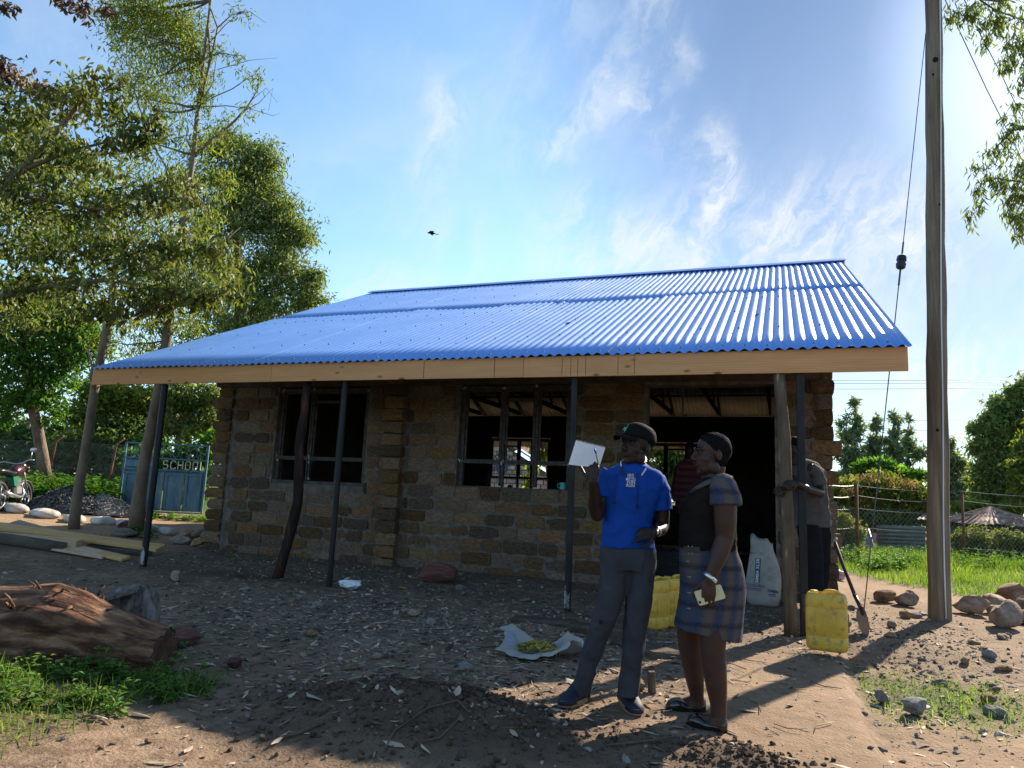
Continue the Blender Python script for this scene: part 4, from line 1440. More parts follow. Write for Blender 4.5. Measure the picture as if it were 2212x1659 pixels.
tree("mango_tree", "broad mango tree with rusty young leaves behind the wire fence, left of the utility pole", [(at(1905, 1190, Dm), .28), (at(1903, 1140, Dm), .24), (at(1900, 1080, Dm), .16)],
     [C(1820, 1075, Dm, 28, 25, 800), C(1850, 1050, Dm, 35, 25, 1100), C(1900, 1045, Dm, 38, 25, 1100), C(1950, 1055, Dm, 38, 25, 1100), C(1990, 1080, Dm, 30, 25, 900), C(1840, 1095, Dm, 38, 28, 1100), C(1900, 1095, Dm, 45, 28, 1200), C(1960, 1105, Dm, 40, 28, 1100), C(1870, 1120, Dm, 45, 18, 900), C(1930, 1130, Dm, 40, 18, 800), C(2010, 1110, Dm, 25, 28, 600), C(1815, 1110, Dm, 20, 20, 400),
      C(1865, 1028, Dm - 1, 25, 8, 60, 1), C(1920, 1035, Dm - 1, 28, 8, 55, 1), C(1965, 1045, Dm - 1, 25, 9, 80, 1), C(1830, 1060, Dm - 1.4, 12, 8, 60, 1), C(2020, 1080, Dm - 1, 10, 14, 90, 1)],
     ['leaf_mango', 'leaf_rust'], .24, .34, .5, sub=15, tight=.34, limbs=[poly([(1903, 1140), (1870, 1100), (1850, 1070)], Dm, .1, .03), poly([(1903, 1140), (1940, 1100), (1960, 1070)], Dm, .1, .03)])
tree("umbrella_tree", "flat-topped bright green umbrella tree rising just above the mango tree", [(at(1905, 1120, 36) * np.array([1, 1, 0]), .16), (at(1907, 1050, 36), .12), (at(1910, 1015, 36), .06)],
     [C(1880, 1008, 36, 30, 7, 620), C(1910, 1003, 36, 25, 6, 420), C(1870, 1015, 36, 16, 5, 220), C(1950, 1024, 36, 34, 7, 620), C(1980, 1028, 36, 18, 6, 240), C(1935, 1034, 36, 16, 5, 180)], 'leaf_green', .36, .5, .1, sub=12, tight=.3)
tree("pale_young_tree", "pale thin tree showing just right of the utility pole above the hut", [(at(2050, 1120, 44) * np.array([1, 1, 0]), .14), (at(2048, 1040, 44), .1), (at(2047, 980, 44), .05)],
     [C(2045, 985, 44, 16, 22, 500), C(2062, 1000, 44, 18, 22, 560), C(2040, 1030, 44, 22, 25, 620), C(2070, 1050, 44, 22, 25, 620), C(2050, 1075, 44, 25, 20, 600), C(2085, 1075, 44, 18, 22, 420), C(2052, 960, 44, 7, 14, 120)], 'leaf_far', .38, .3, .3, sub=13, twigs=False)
tree("cypress", "small dark pointed tree between the pale thin tree and the big tree at right", [(at(2092, 1120, 60) * np.array([1, 1, 0]), .16), (at(2092, 1040, 60), .1), (at(2092, 1000, 60), .05)],
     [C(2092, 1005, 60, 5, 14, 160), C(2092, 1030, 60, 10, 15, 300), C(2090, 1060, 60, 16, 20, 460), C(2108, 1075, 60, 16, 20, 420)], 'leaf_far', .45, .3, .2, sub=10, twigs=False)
Db = 38.0
tree("big_green_tree", "big dense green tree at the right edge behind the rusty hut roof", [(at(2190, 1130, Db) * np.array([1, 1, 0]), .4), (at(2188, 1000, Db), .28), (at(2185, 900, Db), .16), (at(2190, 840, Db), .06)],
     [C(2195, 860, Db, 20, 30, 700), C(2165, 880, Db, 22, 28, 800), C(2140, 915, Db, 25, 28, 900), C(2190, 920, Db, 35, 35, 1500), C(2125, 960, Db, 25, 28, 900), C(2165, 970, Db, 38, 35, 1600), C(2130, 1010, Db, 28, 30, 1100), C(2190, 1020, Db, 40, 38, 1700), C(2140, 1060, Db, 32, 30, 1200), C(2190, 1075, Db, 40, 30, 1500), C(2118, 1070, Db, 16, 24, 500), C(2230, 900, Db, 40, 70, 1500), C(2240, 1020, Db, 45, 70, 1500), C(2210, 835, Db, 14, 26, 300), C(2108, 925, Db, 10, 14, 160)],
     'leaf_gum', .34, .32, .3, sub=18, tight=.30)
tree("yellowing_tree", "yellow-green leafy tree cut by the right picture edge, in front of the big dark tree", [(at(2260, 1140, 30) * np.array([1, 1, 0]), .2), (at(2260, 1040, 30), .14), (at(2262, 960, 30), .06)],
     [C(2210, 960, 30, 16, 18, 320), C(2205, 1010, 30, 24, 20, 520), C(2215, 1040, 30, 20, 22, 420), C(2255, 980, 30, 40, 60, 1200), C(2180, 1095, 30, 20, 12, 260), C(2120, 1090, 33, 30, 14, 420), C(2080, 1100, 33, 22, 14, 340)], 'leaf_mango', .27, .4, .4, sub=13)
# hedges
Dh = 19.5
bush("hedge", "yellowing clipped hedge along the fence right of the utility pole", [C(2075, 1170, Dh, 20, 22, 700), C(2105, 1160, Dh, 22, 22, 800), C(2090, 1195, Dh, 30, 22, 800), C(2140, 1180, Dh, 26, 25, 800), C(2175, 1170, Dh, 26, 25, 900), C(2205, 1180, Dh, 26, 25, 900), C(2160, 1205, Dh, 35, 18, 800), C(2240, 1185, Dh, 30, 28, 900), C(2205, 1212, Dh, 30, 16, 600)], ['leaf_mango'], .13, at(2150, 1235, Dh), cat='hedge', droop=.4, sub=16)
bush("hedge", "small rounded hedge bush right behind the wall end, beside the leaning grey sheet", [C(1825, 1130, Dh, 18, 22, 600), C(1842, 1150, Dh, 18, 28, 700), C(1820, 1170, Dh, 20, 28, 600), C(1840, 1190, Dh, 18, 22, 500), C(1808, 1150, Dh, 12, 30, 400)], ['leaf_mango'], .13, at(1830, 1215, Dh), cat='hedge', droop=.4, sub=14)

# --- grass, weeds and bright undergrowth
M['grass'] = leafmat("meadow_grass", (0.069, 0.119, 0.022), (0.106, 0.169, 0.033), (0.188, 0.225, 0.062), trans=0.45, isl=0.4, hv=.02, rough=.5)
M['weed'] = leafmat("weed_leaf", (0.046, 0.091, 0.021), (0.078, 0.143, 0.031), (0.130, 0.195, 0.052), trans=0.4, isl=0.4, hv=.02)


def blades(name, x, y, hgt, wid, mat, lean=.35):
    N = len(x)
    z = ground_h(x, y) - .01
    h = hgt * rng.uniform(.5, 1.3, N)
    a = rng.uniform(0, 6.28, N)
    b = rng.uniform(0, 6.28, N)
    ln = h * np.abs(rng.normal(0, lean, N))
    w2 = wid * rng.uniform(.7, 1.3, N) * .5
    P = np.stack([x, y, z], 1)
    s = np.stack([np.cos(a) * w2, np.sin(a) * w2, w2 * 0], 1)
    m = P + np.stack([np.cos(b) * ln * .35, np.sin(b) * ln * .35, h * .58], 1)
    t = P + np.stack([np.cos(b) * ln, np.sin(b) * ln, h], 1)
    V = np.stack([P - s, P + s, m + s * .75, m - s * .75, t], 1).reshape(-1, 3)
    i = np.arange(N)[:, None] * 5
    F = np.concatenate([i + np.array([[0, 1, 2]]), i + np.array([[0, 2, 3]]), i + np.array([[3, 2, 4]])], 0)
    o = obj(name, mesh_from(name, V, F, False, mat))
    tag(o, kind='stuff')
    return o


def where(n, x0, x1, y0, y1, f):
    x, y = rng.uniform(x0, x1, n), rng.uniform(y0, y1, n)
    k = f(x, y) > rng.random(n)
    return x[k], y[k]


g_right = lambda x, y: np.where(x > 1.9, grass_mask(x, y), 0) * (1 - .55 * sst(y, 12, 24))
x, y = where(90000, 1.8, 13, 2.6, 26, g_right)
pt = fbm(np.stack([x, y, x * 0], 1) * .9, 3, 5)
blades("grass", x, y, .10 + .10 * np.clip(pt + .4, 0, 1.6), .011, M['grass'], .5)
k = pt > .45
blades("grass", x[k][:2600], y[k][:2600], .30, .011, M['grass'], .35)
x, y = where(5200, 1.72, 3.2, -2.6, -.5, lambda x, y: grass_mask(x, y) * .8)
blades("grass", x, y, .07, .006, M['grass'], .9)
# left foreground turf
x, y = where(15000, -3.6, -.6, -5.7, -4.0, lambda x, y: grass_mask(x, y) * 1.5 * (fbm(np.stack([x, y, x * 0], 1) * 3, 2, 8) > -.25))
blades("grass", x, y, .06, .006, M['grass'], .9)


def weeds(name, spots, hgt, leaf_l, per=16, width=.5, mat='weed'):
    "broad-leaved weeds: each plant a stem with leaves around it, joined"
    PV, PF, off = [], [], 0
    for (x, y) in spots:
        z = gz(x, y)
        h = hgt * rng.uniform(.5, 1.35)
        nl = int(per * rng.uniform(.6, 1.3))
        t = rng.random(nl)
        tilt = rng.normal(0, .12, 2)
        P = np.stack([x + tilt[0] * t * h + rng.normal(0, .012, nl), y + tilt[1] * t * h + rng.normal(0, .012, nl), z + .1 * h + t * h * .9], 1)
        a = rng.uniform(0, 6.28, nl)
        L = leaf_l * rng.uniform(.6, 1.25, nl)[:, None] * (1.15 - .55 * t[:, None])
        d = np.stack([np.cos(a), np.sin(a), rng.normal(.25, .3, nl)], 1)
        d /= np.linalg.norm(d, axis=1)[:, None]
        s = np.stack([-np.sin(a), np.cos(a), a * 0], 1)
        n = np.cross(d, s)
        b, m, tp = P, P + d * L * .5, P + d * L - np.array([0, 0, 1]) * L * .22
        V = np.stack([b, m + s * L * width * .5 + n * L * .05, tp, m - s * L * width * .5 + n * L * .05], 1).reshape(-1, 3)
        i = np.arange(nl) * 4 + off
        F = np.stack([np.stack([i, i + 1, i + 2], 1), np.stack([i, i + 2, i + 3], 1)], 1).reshape(-1, 3)
        PV.append(V)
        PF.append(F)
        off += len(V)
    o = obj(name, mesh_from(name, np.concatenate(PV), np.concatenate(PF), False, M[mat]))
    tag(o, kind='stuff')


# foreground weeds in front of the log
cc_ = [(rng.uniform(-3.5, -2.0), rng.uniform(-4.95, -4.1)) for _ in range(22)] + [(rng.normal(-2.35, .2), rng.normal(-4.05, .08)) for _ in range(6)]
sp = []
for cx, cy in cc_:
    k = int(rng.integers(6, 17))
    sp += [(rng.normal(cx, .085), rng.normal(cy, .07)) for _ in range(k)]
sp = [s for s in sp if s[0] < -1.45 and s[1] < -3.92]
h_ = len(sp) // 2
weeds("weeds", sp[:h_], .11, .060, 14, .50)
weeds("weeds", sp[h_:], .075, .040, 20, .62)
weeds("weeds", [(rng.normal(-2.42, .16), rng.normal(-4.12, .07)) for _ in range(9)], .24, .075, 13, .5, 'leaf_green')
x, y = where(1500, -3.6, -1.9, -5.0, -3.95, lambda x, y: (fbm(np.stack([x, y, x * 0], 1) * 4, 2, 18) > .1) * .8)
blades("grass", x, y, .13, .006, M['grass'], .7)
# bright undergrowth along the left fence and before the gate
lf = []
for _ in range(900):
    u = rng.random()
    px, D = rng.uniform(-20, 262), rng.uniform(16.6, 19.2)
    p = at(px, 1040, D)
    lf.append((p[0], p[1]))
weeds("undergrowth", lf, .62, .16, 20, .55, 'leaf_green')
lf = []
for _ in range(130):
    p = at(rng.uniform(250, 450), 1100, rng.uniform(16.2, 16.7))
    lf.append((p[0], p[1]))
for _ in range(26):
    p = at(rng.normal(295, 18), 1140, rng.uniform(12.9, 13.2))
    lf.append((p[0], p[1]))
weeds("undergrowth", lf, .16, .09, 12, .55, 'leaf_green')
# taller weeds at the right fence
lf = [tuple(at(rng.normal(cx, sx), 1230, rng.uniform(d0, d1))[:2]) for cx, sx, d0, d1, n in ((1905, 22, 14, 16, 70), (1945, 18, 15, 17, 50), (1835, 16, 15, 17, 50), (2110, 60, 15, 18, 90)) for _ in range(n)]
weeds("undergrowth", lf, .34, .11, 16, .5, 'leaf_green')

# ------------------------------------------------------------------ writing: flat print laid on a surface
from mathutils.bvhtree import BVHTree


def text_shape(s, size=1.0, shear=0.0, spacing=1.0, align='CENTER', bold=0.0):
    "flat letters as vertices and faces, centred on the origin in x and y"
    cu = bpy.data.curves.new("lettering", 'FONT')
    cu.body = s
    cu.size = size
    cu.shear = shear
    cu.space_character = spacing
    cu.align_x = align
    cu.align_y = 'CENTER'
    cu.offset = bold
    cu.resolution_u = 2
    o = bpy.data.objects.new("lettering", cu)
    COL.objects.link(o)
    dg = bpy.context.evaluated_depsgraph_get()
    me = bpy.data.meshes.new_from_object(o.evaluated_get(dg))
    bpy.data.objects.remove(o)
    V = np.array([v.co for v in me.vertices]).reshape(-1, 3)
    F = [tuple(p.vertices) for p in me.polygons]
    bpy.data.meshes.remove(me)
    return V, F


def bvh_of(me, mat=None):
    V = [(mat @ v.co) if mat is not None else v.co.copy() for v in me.vertices]
    return BVHTree.FromPolygons(V, [tuple(p.vertices) for p in me.polygons])


def decal(name, V, F, o, right, up, bvh, mat, parent, off=.002, thick=None):
    "press flat print V (x to the right, y up) on to the surface behind it"
    right, up = Vector(right).normalized(), Vector(up).normalized()
    n = right.cross(up).normalized()
    out = []
    for x, y, z in V:
        p = Vector(o) + right * float(x) + up * float(y)
        hit = bvh.ray_cast(p + n * .25, -n, .6)
        q = hit[0] if hit[0] is not None else p
        out.append(q + n * off)
    me = mesh_from(name, np.array([tuple(v) for v in out]), F, False, mat)
    return obj(name, me, parent)


def refine(V, F, step):
    "cut long faces so that print can follow a curved surface"
    import bmesh
    bm = bmesh.new()
    vs = [bm.verts.new(v) for v in V]
    for f in F:
        try:
            bm.faces.new([vs[i] for i in f])
        except ValueError:
            pass
    bmesh.ops.triangulate(bm, faces=bm.faces)
    for _ in range(4):
        es = [e for e in bm.edges if e.calc_length() > step]
        if not es:
            break
        bmesh.ops.subdivide_edges(bm, edges=es, cuts=1)
        bmesh.ops.triangulate(bm, faces=bm.faces)
    bm.verts.index_update()
    V2 = np.array([v.co for v in bm.verts])
    F2 = [tuple(v.index for v in f.verts) for f in bm.faces]
    bm.free()
    return V2, F2


def flat(name, col, rough=.6, spec=.3, metal=0.0):
    return pmat(name, [(0.3, tuple(c * .92 for c in col)), (0.7, tuple(c * 1.06 for c in col))], 8, 4, rough=rough, spec=spec, metal=metal)


# ------------------------------------------------------------------ utility pole, stay wire, overhead lines
M['pole_wood'] = pmat("weathered_pole", [(0.25, (0.095, 0.065, 0.042)), (0.5, (0.195, 0.142, 0.094)), (0.75, (0.30, 0.23, 0.16))], 3.2, 8, rough=0.9, bump=0.02, bscale=9, stretch=(5, 5, .35), dist=.6)
M['wire'] = flat("galvanised_wire", (0.10, 0.11, 0.12), .5, metal=.4)
M['white_cable'] = flat("pale_cable", (0.62, 0.62, 0.60), .5)
M['black_plastic'] = flat("black_plastic", (0.016, 0.016, 0.018), .45)
M['hole'] = flat("knot_hole", (0.01, 0.008, 0.007), .9)


def build_pole():
    b, tp = np.array([2.885, 2.09, -.3]), np.array([3.19, 2.09, 9.0])
    t = thing("utility_pole", "weathered wooden utility pole right of the building with a pale cable running down it", "utility pole", (2.885, 2.09, gz(2.885, 2.0)))
    o = np.array(t.location)
    f = MB()
    pts = [b + (tp - b) * s for s in np.linspace(0, 1, 26)]
    pts = [p + np.array([.005 * math.sin(i * 1.3), .004 * math.cos(i * .9), 0]) for i, p in enumerate(pts)]
    f.tube(pts, [(.121 - .028 * s) + .004 * math.sin(i * 2.3) for i, s in enumerate(np.linspace(0, 1, 26))], 18)
    f.v = [v - o for v in f.v]
    po = f.build("pole", [M['pole_wood']], t, True)
    c = MB()
    offs = [(9.0, .085), (7.4, .088), (6.2, .062), (5.2, .03), (4.3, .0), (3.5, -.012), (2.6, .0), (1.9, -.005), (1.2, -.02), (.6, -.01), (.05, .015)]
    cp = []
    for z, dx in offs:
        s = (z + .3) / 9.3
        ctr = b + (tp - b) * s
        r = .121 - .028 * s + .010
        ux = .30 + dx * 4
        n = np.array([ux * 1.0, -1.0, 0])
        n /= np.linalg.norm(n)
        cp.append(ctr + n * r)
    c.tube(cp, .0085, 6)
    c.v = [v - o for v in c.v]
    c.build("cable", [M['white_cable']], t)
    k = MB()
    for z, dx, s in ((6.95, 0.0, .032), (6.75, -.03, .014), (5.0, .03, .014), (2.2, -.02, .016)):
        q = (z + .3) / 9.3
        ctr = b + (tp - b) * q
        k.ball(ctr + np.array([dx, -(.121 - .028 * q) + .003, 0]), (s, .008, s * 1.3), 8, 6)
    k.v = [v - o for v in k.v]
    k.build("knot_hole", [M['hole']], t)
    # stay wire with its insulator
    a, e = np.array([1.983, .942, gz(1.983, .942) - .02]), np.array([3.03, 2.0, 7.35])
    L = lambda s: a + (e - a) * s
    w = thing("stay_wire", "thin stay wire with a dark porcelain insulator, anchored beside the shovel", "wire", tuple(a))
    m = MB()
    m.tube([L(0), L(.2), L(.4), L(.545)], .0065, 6)
    m.tube([L(.585), L(.7), L(.85), L(1.0)], .0055, 6)
    m.tube([L(.525), L(.555)], .012, 6)
    m.tube([L(.58), L(.60)], .011, 6)
    m.v = [v - a for v in m.v]
    m.build("strand", [M['wire']], w)
    i_ = MB()
    d = (e - a) / np.linalg.norm(e - a)
    ce = L(.565)
    i_.tube([ce - d * .085, ce - d * .075, ce - d * .02, ce - d * .016, ce + d * .016, ce + d * .02, ce + d * .075, ce + d * .085], [.035, .05, .056, .046, .046, .056, .05, .035], 8)
    i_.v = [v - a for v in i_.v]
    i_.build("insulator", [flat("brown_porcelain", (0.022, 0.02, 0.024), .25)], w, False)
    # service drops leaving the pole top to the right
    for lab, pts, r in (("thick dark cable sagging across the upper right corner", [(3.19, 2.05, 8.6), tuple(at(2100, -12, 8.8)), tuple(at(2150, 22, 9.2)), tuple(at(2212, 44, 9.8)), tuple(at(2330, 60, 11))], .010),
                        ("thin slanting wire, nearer the pole of the two crossing the hanging gum leaves", [(3.19, 2.1, 8.4), tuple(at(2042, 0, 9.6)), tuple(at(2075, 72, 10)), tuple(at(2130, 190, 10.4)), tuple(at(2185, 300, 10.8)), tuple(at(2260, 450, 11.5))], .0065),
                        ("thin slanting wire, further from the pole of the two crossing the hanging gum leaves", [(3.2, 2.12, 8.5), tuple(at(2070, -30, 9.6)), tuple(at(2110, 60, 10)), tuple(at(2160, 155, 10.4)), tuple(at(2222, 282, 11)), tuple(at(2300, 430, 11.8))], .0065)):
        m = MB()
        m.tube(pts, r, 6)
        tag(m.build("overhead_wire", [M['wire']]), lab, "wire")
    # distant line
    for k, y in enumerate((820, 826, 838, 906, 928, 950, 967)):
        m = MB()
        D = 62 + k
        m.tube([at(1500, y + 1, D), at(1700, y + 2, D), at(1850, y + 2.4, D), at(2000, y + 1.6, D), at(2260, y - 2, D), at(2500, y - 6, D)], .020, 4)
        tag(m.build("power_line", [M['wire']]), ["topmost strand of the far overhead power line right of the building", "strand close under the topmost one of the far power line", "third strand down of the far overhead power line",
                                                   "fourth strand down of the far power line, crossing the silver-green tree tops", "fifth strand down of the far power line behind the utility pole", "sixth strand down of the far power line, second from the bottom", "lowest strand of the far overhead power line"][k], "wire", "strands of the far overhead power line")


build_pole()

# ------------------------------------------------------------------ wooden props under the eave
M['raw_pole'] = pmat("debarked_pole", [(0.3, (0.035, 0.024, 0.016)), (0.45, (0.090, 0.062, 0.040)), (0.61, (0.125, 0.09, 0.06)), (0.67, (0.32, 0.24, 0.15))], 7.0, 7, rough=.88, bump=.02, bscale=14, stretch=(2.2, 2.2, .35))
M['dark_pole'] = pmat("dark_barked_pole", [(0.3, (0.014, 0.010, 0.009)), (0.55, (0.032, 0.021, 0.018)), (0.70, (0.11, 0.042, 0.032))], 5.0, 6, spec=.08, rough=.92, bump=.015, bscale=12, stretch=(2, 2, .5))


def prop(pts, rad, mat, label):
    m = MB()
    b = np.array(pts[0])
    q = []
    rr = []
    for (p, r), (p2, r2) in zip(zip(pts[:-1], rad[:-1]), zip(pts[1:], rad[1:])):
        for s in (0, .5):
            q.append(np.array(p) * (1 - s) + np.array(p2) * s)
            rr.append((r * (1 - s) + r2 * s) * (1 + .04 * math.sin(len(q) * 2.1)))
    q.append(np.array(pts[-1]))
    rr.append(rad[-1])
    m.tube(q, rr, 14)
    m.v = [v - b for v in m.v]
    o = m.build("wooden_prop", [M[mat]], None, True, jitter=.006, jscale=6)
    o.location = b
    return tag(o, label, "prop")


prop([(1.287, -.05, .02), (1.272, -.05, .6), (1.262, -.04, 1.2), (1.245, -.02, 1.9), (1.206, -.01, 2.575)], [.066, .065, .063, .060, .058], 'raw_pole', "thick debarked wooden prop that the man in grey holds, under the eave")
prop([(-4.96, .25, -.02), (-4.80, .22, .6), (-4.69, .18, 1.0), (-4.66, .10, 1.35), (-4.66, .06, 1.75), (-4.62, .05, 2.16), (-4.61, .05, 2.575)], [.068, .066, .066, .062, .058, .055, .054], 'dark_pole', "crooked dark wooden prop slanting in front of the left window")

# ------------------------------------------------------------------ jerrycans
M['yellow'] = pmat("scuffed_yellow_plastic", [(0.3, (0.46, 0.27, 0.03)), (0.55, (0.60, 0.37, 0.04)), (0.66, (0.52, 0.34, 0.05)), (0.74, (0.26, 0.19, 0.07))], 4.5, 8, rough=.5, spec=.4, bump=.002, bscale=20,
                   extra=lambda w, tc, vec, nz, col: w.mix(w.sstep(w.noise(tc.outputs['Object'], 7.0, 3, .5), .66, .71, 0, .7), w.mix(w.sstep(w.noise(tc.outputs['Object'], 15.0, 6, .75), .50, .66, 0, .75), col, (0.17, 0.13, 0.07)), (0.06, 0.13, 0.075)))


def jerrycan(label, loc, rz, s=1.0):
    t = thing("jerrycan", label, "jerrycan", loc, rz, "yellow plastic jerrycans")
    wx, wy, h = .315 * s, .20 * s, .455 * s
    n = 36

    def ring(sx, sy, z, p=3.6):
        th = np.arange(n) * 2 * PI / n
        c, s_ = np.cos(th), np.sin(th)
        return np.stack([np.sign(c) * np.abs(c) ** (2 / p) * sx / 2, np.sign(s_) * np.abs(s_) ** (2 / p) * sy / 2, np.full(n, z)], 1)

    b = MB()
    prof = [(.0, .80), (.008, .93), (.03, .995), (.07, 1.0), (.105, 1.0), (.11, .978), (.118, .978), (.122, 1.0), (.23, 1.006), (.325, 1.0), (.330, .978), (.338, .978), (.343, 1.0), (.385, .995), (.42, .97), (.437, .92), (.447, .85)]
    rings = [ring(wx * k, wy * (k if k > .95 else k * .97), z * s) for z, k in prof]
    for z, k in ((.449, .80), (.444, .72), (.434, .66)):
        rings.append(ring(wx * k, wy * k, z * s))
    b.loft(rings)
    body = b.build("body", [M['yellow']], t, True)
    body.data.set_sharp_from_angle(angle=math.radians(60))
    for sx in (-1, 1):
        e = MB()
        e.bbox((sx * .08 * s, -wy / 2 - .0005, .226 * s), (.008, .006, .17 * s), .002)
        e.build("ridge", [M['yellow']], body, False)
    hd = MB()
    th = np.linspace(0, PI, 9)
    hd.tube([(-.02 * s + .10 * s * (1 - math.cos(a)) * .5 * 1.25, 0, (.436 + .034 * math.sin(a) ** .6) * s) for a in th], [(.012 * s, .022 * s)] * 9, 8, ref=(0, 1, 0))
    hd.build("handle", [M['yellow']], t, True)
    nk = MB()
    nk.tube([(-.092 * s, 0, .43 * s), (-.092 * s, 0, .462 * s)], [.032 * s, .030 * s], 14, cap=False)
    nk.tube([(-.092 * s, 0, .462 * s), (-.092 * s, 0, .44 * s)], [.030 * s, .024 * s], 14)
    nk.build("neck", [M['yellow']], t, True)
    return t


jerrycan("scuffed yellow jerrycan standing at the foot of the square steel post", (1.56, -.80, gz(1.56, -.85) + .048), math.radians(-8), 1.04)
jerrycan("yellow jerrycan just behind the left leg of the man in blue, front one of two", (.045, -.42, gz(.045, -.42) + .004), math.radians(62), 1.02)
jerrycan("yellow jerrycan in the doorway shade, rear one of two", (.20, -.16, gz(.2, -.16) + .004), math.radians(48), 1.03)

# ------------------------------------------------------------------ cement sack in the doorway
M['sack'] = pmat("woven_sack", [(0.3, (0.22, 0.205, 0.18)), (0.6, (0.33, 0.31, 0.28)), (0.8, (0.20, 0.175, 0.145))], 4, 7, rough=.8, bump=.006, bscale=7, spec=.2)
M['print_navy'] = flat("navy_print", (0.045, 0.05, 0.13), .8)
M['print_red'] = flat("dull_red_print", (0.16, 0.05, 0.05), .8)
M['print_grey'] = flat("grey_print", (0.17, 0.17, 0.18), .8)
M['print_white'] = flat("white_print", (0.62, 0.62, 0.62), .8)


def build_sack():
    t = thing("cement_sack", "open white cement sack with blue print standing inside the doorway", "sack", (.99, 1.55, gz(.99, 1.6) - .01), math.radians(-22))
    b = MB()
    prof = [(0, .30, .13), (.03, .36, .19), (.12, .40, .23), (.24, .41, .23), (.36, .40, .20), (.47, .36, .16), (.58, .31, .12), (.66, .28, .11), (.73, .27, .10), (.775, .275, .095)]
    n = 44
    rings = []
    for i, (z, w, d) in enumerate(prof):
        th = np.arange(n) * 2 * PI / n
        c, s = np.cos(th), np.sin(th)
        x = np.sign(c) * np.abs(c) ** .75 * w / 2 + .03 * z - .10 * max(0, z - .45) + (-.012 if i == 0 else 0)
        y = np.sign(s) * np.abs(s) ** .75 * d / 2
        zz = np.full(n, z)
        if i == len(prof) - 1:
            zz = zz + .05 * np.cos(th + 2.6) + .018 * np.sin(5 * th)
        rings.append(np.stack([x, y, zz], 1))
    inner = [r * np.array([.93, .85, 1]) - np.array([0, 0, .02 + .09 * k]) for k, r in enumerate((rings[-1], rings[-2]))]
    b.loft(rings + inner)
    V = np.concatenate(b.v)
    me = b.mesh("bag", [M['sack']], True)
    Vj = V + fbm3(V * 6.0, 3, 4) * .009 * np.array([1, 1, .6])
    me.vertices.foreach_set('co', Vj.astype(np.float32).ravel())
    obj("bag", me, t)
    bv = bvh_of(me)

    def pr(name, s, size, pos, rot, mat, off=.0022, **kw):
        V, F = text_shape(s, size, **kw)
        V, F = refine(V, F, .03)
        c, sn = math.cos(rot), math.sin(rot)
        V = np.stack([V[:, 0] * c - V[:, 1] * sn, V[:, 0] * sn + V[:, 1] * c, V[:, 2]], 1)
        decal(name, V, F, (pos[0], -.2, pos[1]), (1, 0, 0), (0, 0, 1), bv, M[mat], t, off)

    def rect(name, x0, x1, z0, z1, mat, off=.0012):
        xs, zs = np.linspace(x0, x1, 8), np.linspace(z0, z1, 14)
        V = [(x, z, 0) for z in zs for x in xs]
        F = [(j * 8 + i, j * 8 + i + 1, j * 8 + i + 9, j * 8 + i + 8) for j in range(13) for i in range(7)]
        decal(name, np.array(V), F, (0, -.2, 0), (1, 0, 0), (0, 0, 1), bv, M[mat], t, off)

    rect("print_panel", -.055, .01, .265, .545, 'print_navy')
    pr("lettering", "SIMBA 32.5R", .052, (-.022, .405), PI / 2, 'print_white', .003, bold=.0012)
    pr("lettering", "NT NAKURU", .050, (-.075, .232), .02, 'print_navy', bold=.001)
    pr("lettering", "CEMENT LTD.", .040, (-.07, .60), .03, 'print_navy')
    pr("lettering", "SIMBA", .046, (.165, .19), -.06, 'print_navy', bold=.001)
    pr("lettering", "YES", .030, (.09, .555), -.1, 'print_grey')
    rect("print_stripe", -.16, .03, .196, .205, 'print_navy')
    rect("print_stripe", -.16, .03, .178, .186, 'print_red')
    rect("print_stripe", .115, .185, .148, .157, 'print_navy')
    rect("print_stripe", .115, .185, .132, .140, 'print_red')
    for x, z in ((.12, .43), (.125, .33)):
        th = np.linspace(0, 2 * PI, 14, endpoint=False)
        V = [(x + .022 * math.cos(a), z + .026 * math.sin(a), 0) for a in th] + [(x + .015 * math.cos(a), z + .018 * math.sin(a), 0) for a in th]
        F = [(i, (i + 1) % 14, 14 + (i + 1) % 14, 14 + i) for i in range(14)]
        decal("print_mark", np.array(V), F, (0, -.2, 0), (1, 0, 0), (0, 0, 1), bv, M['print_grey'], t, .002)
    # outline map drawn on the left of the face
    pts = [(-.15, .30), (-.12, .36), (-.115, .45), (-.085, .50), (-.12, .53), (-.15, .51), (-.165, .43)]
    mp = MB()
    V, F = [], []
    for (a, b_) in zip(pts, pts[1:] + pts[:1]):
        a, b_ = np.array(a), np.array(b_)
        nrm = np.array([-(b_ - a)[1], (b_ - a)[0]])
        nrm = nrm / np.linalg.norm(nrm) * .003
        k = len(V)
        V += [(*(a - nrm), 0), (*(b_ - nrm), 0), (*(b_ + nrm), 0), (*(a + nrm), 0)]
        F.append((k, k + 1, k + 2, k + 3))
    decal("print_map", np.array(V), F, (0, -.2, 0), (1, 0, 0), (0, 0, 1), bv, M['print_grey'], t, .002)


build_sack()

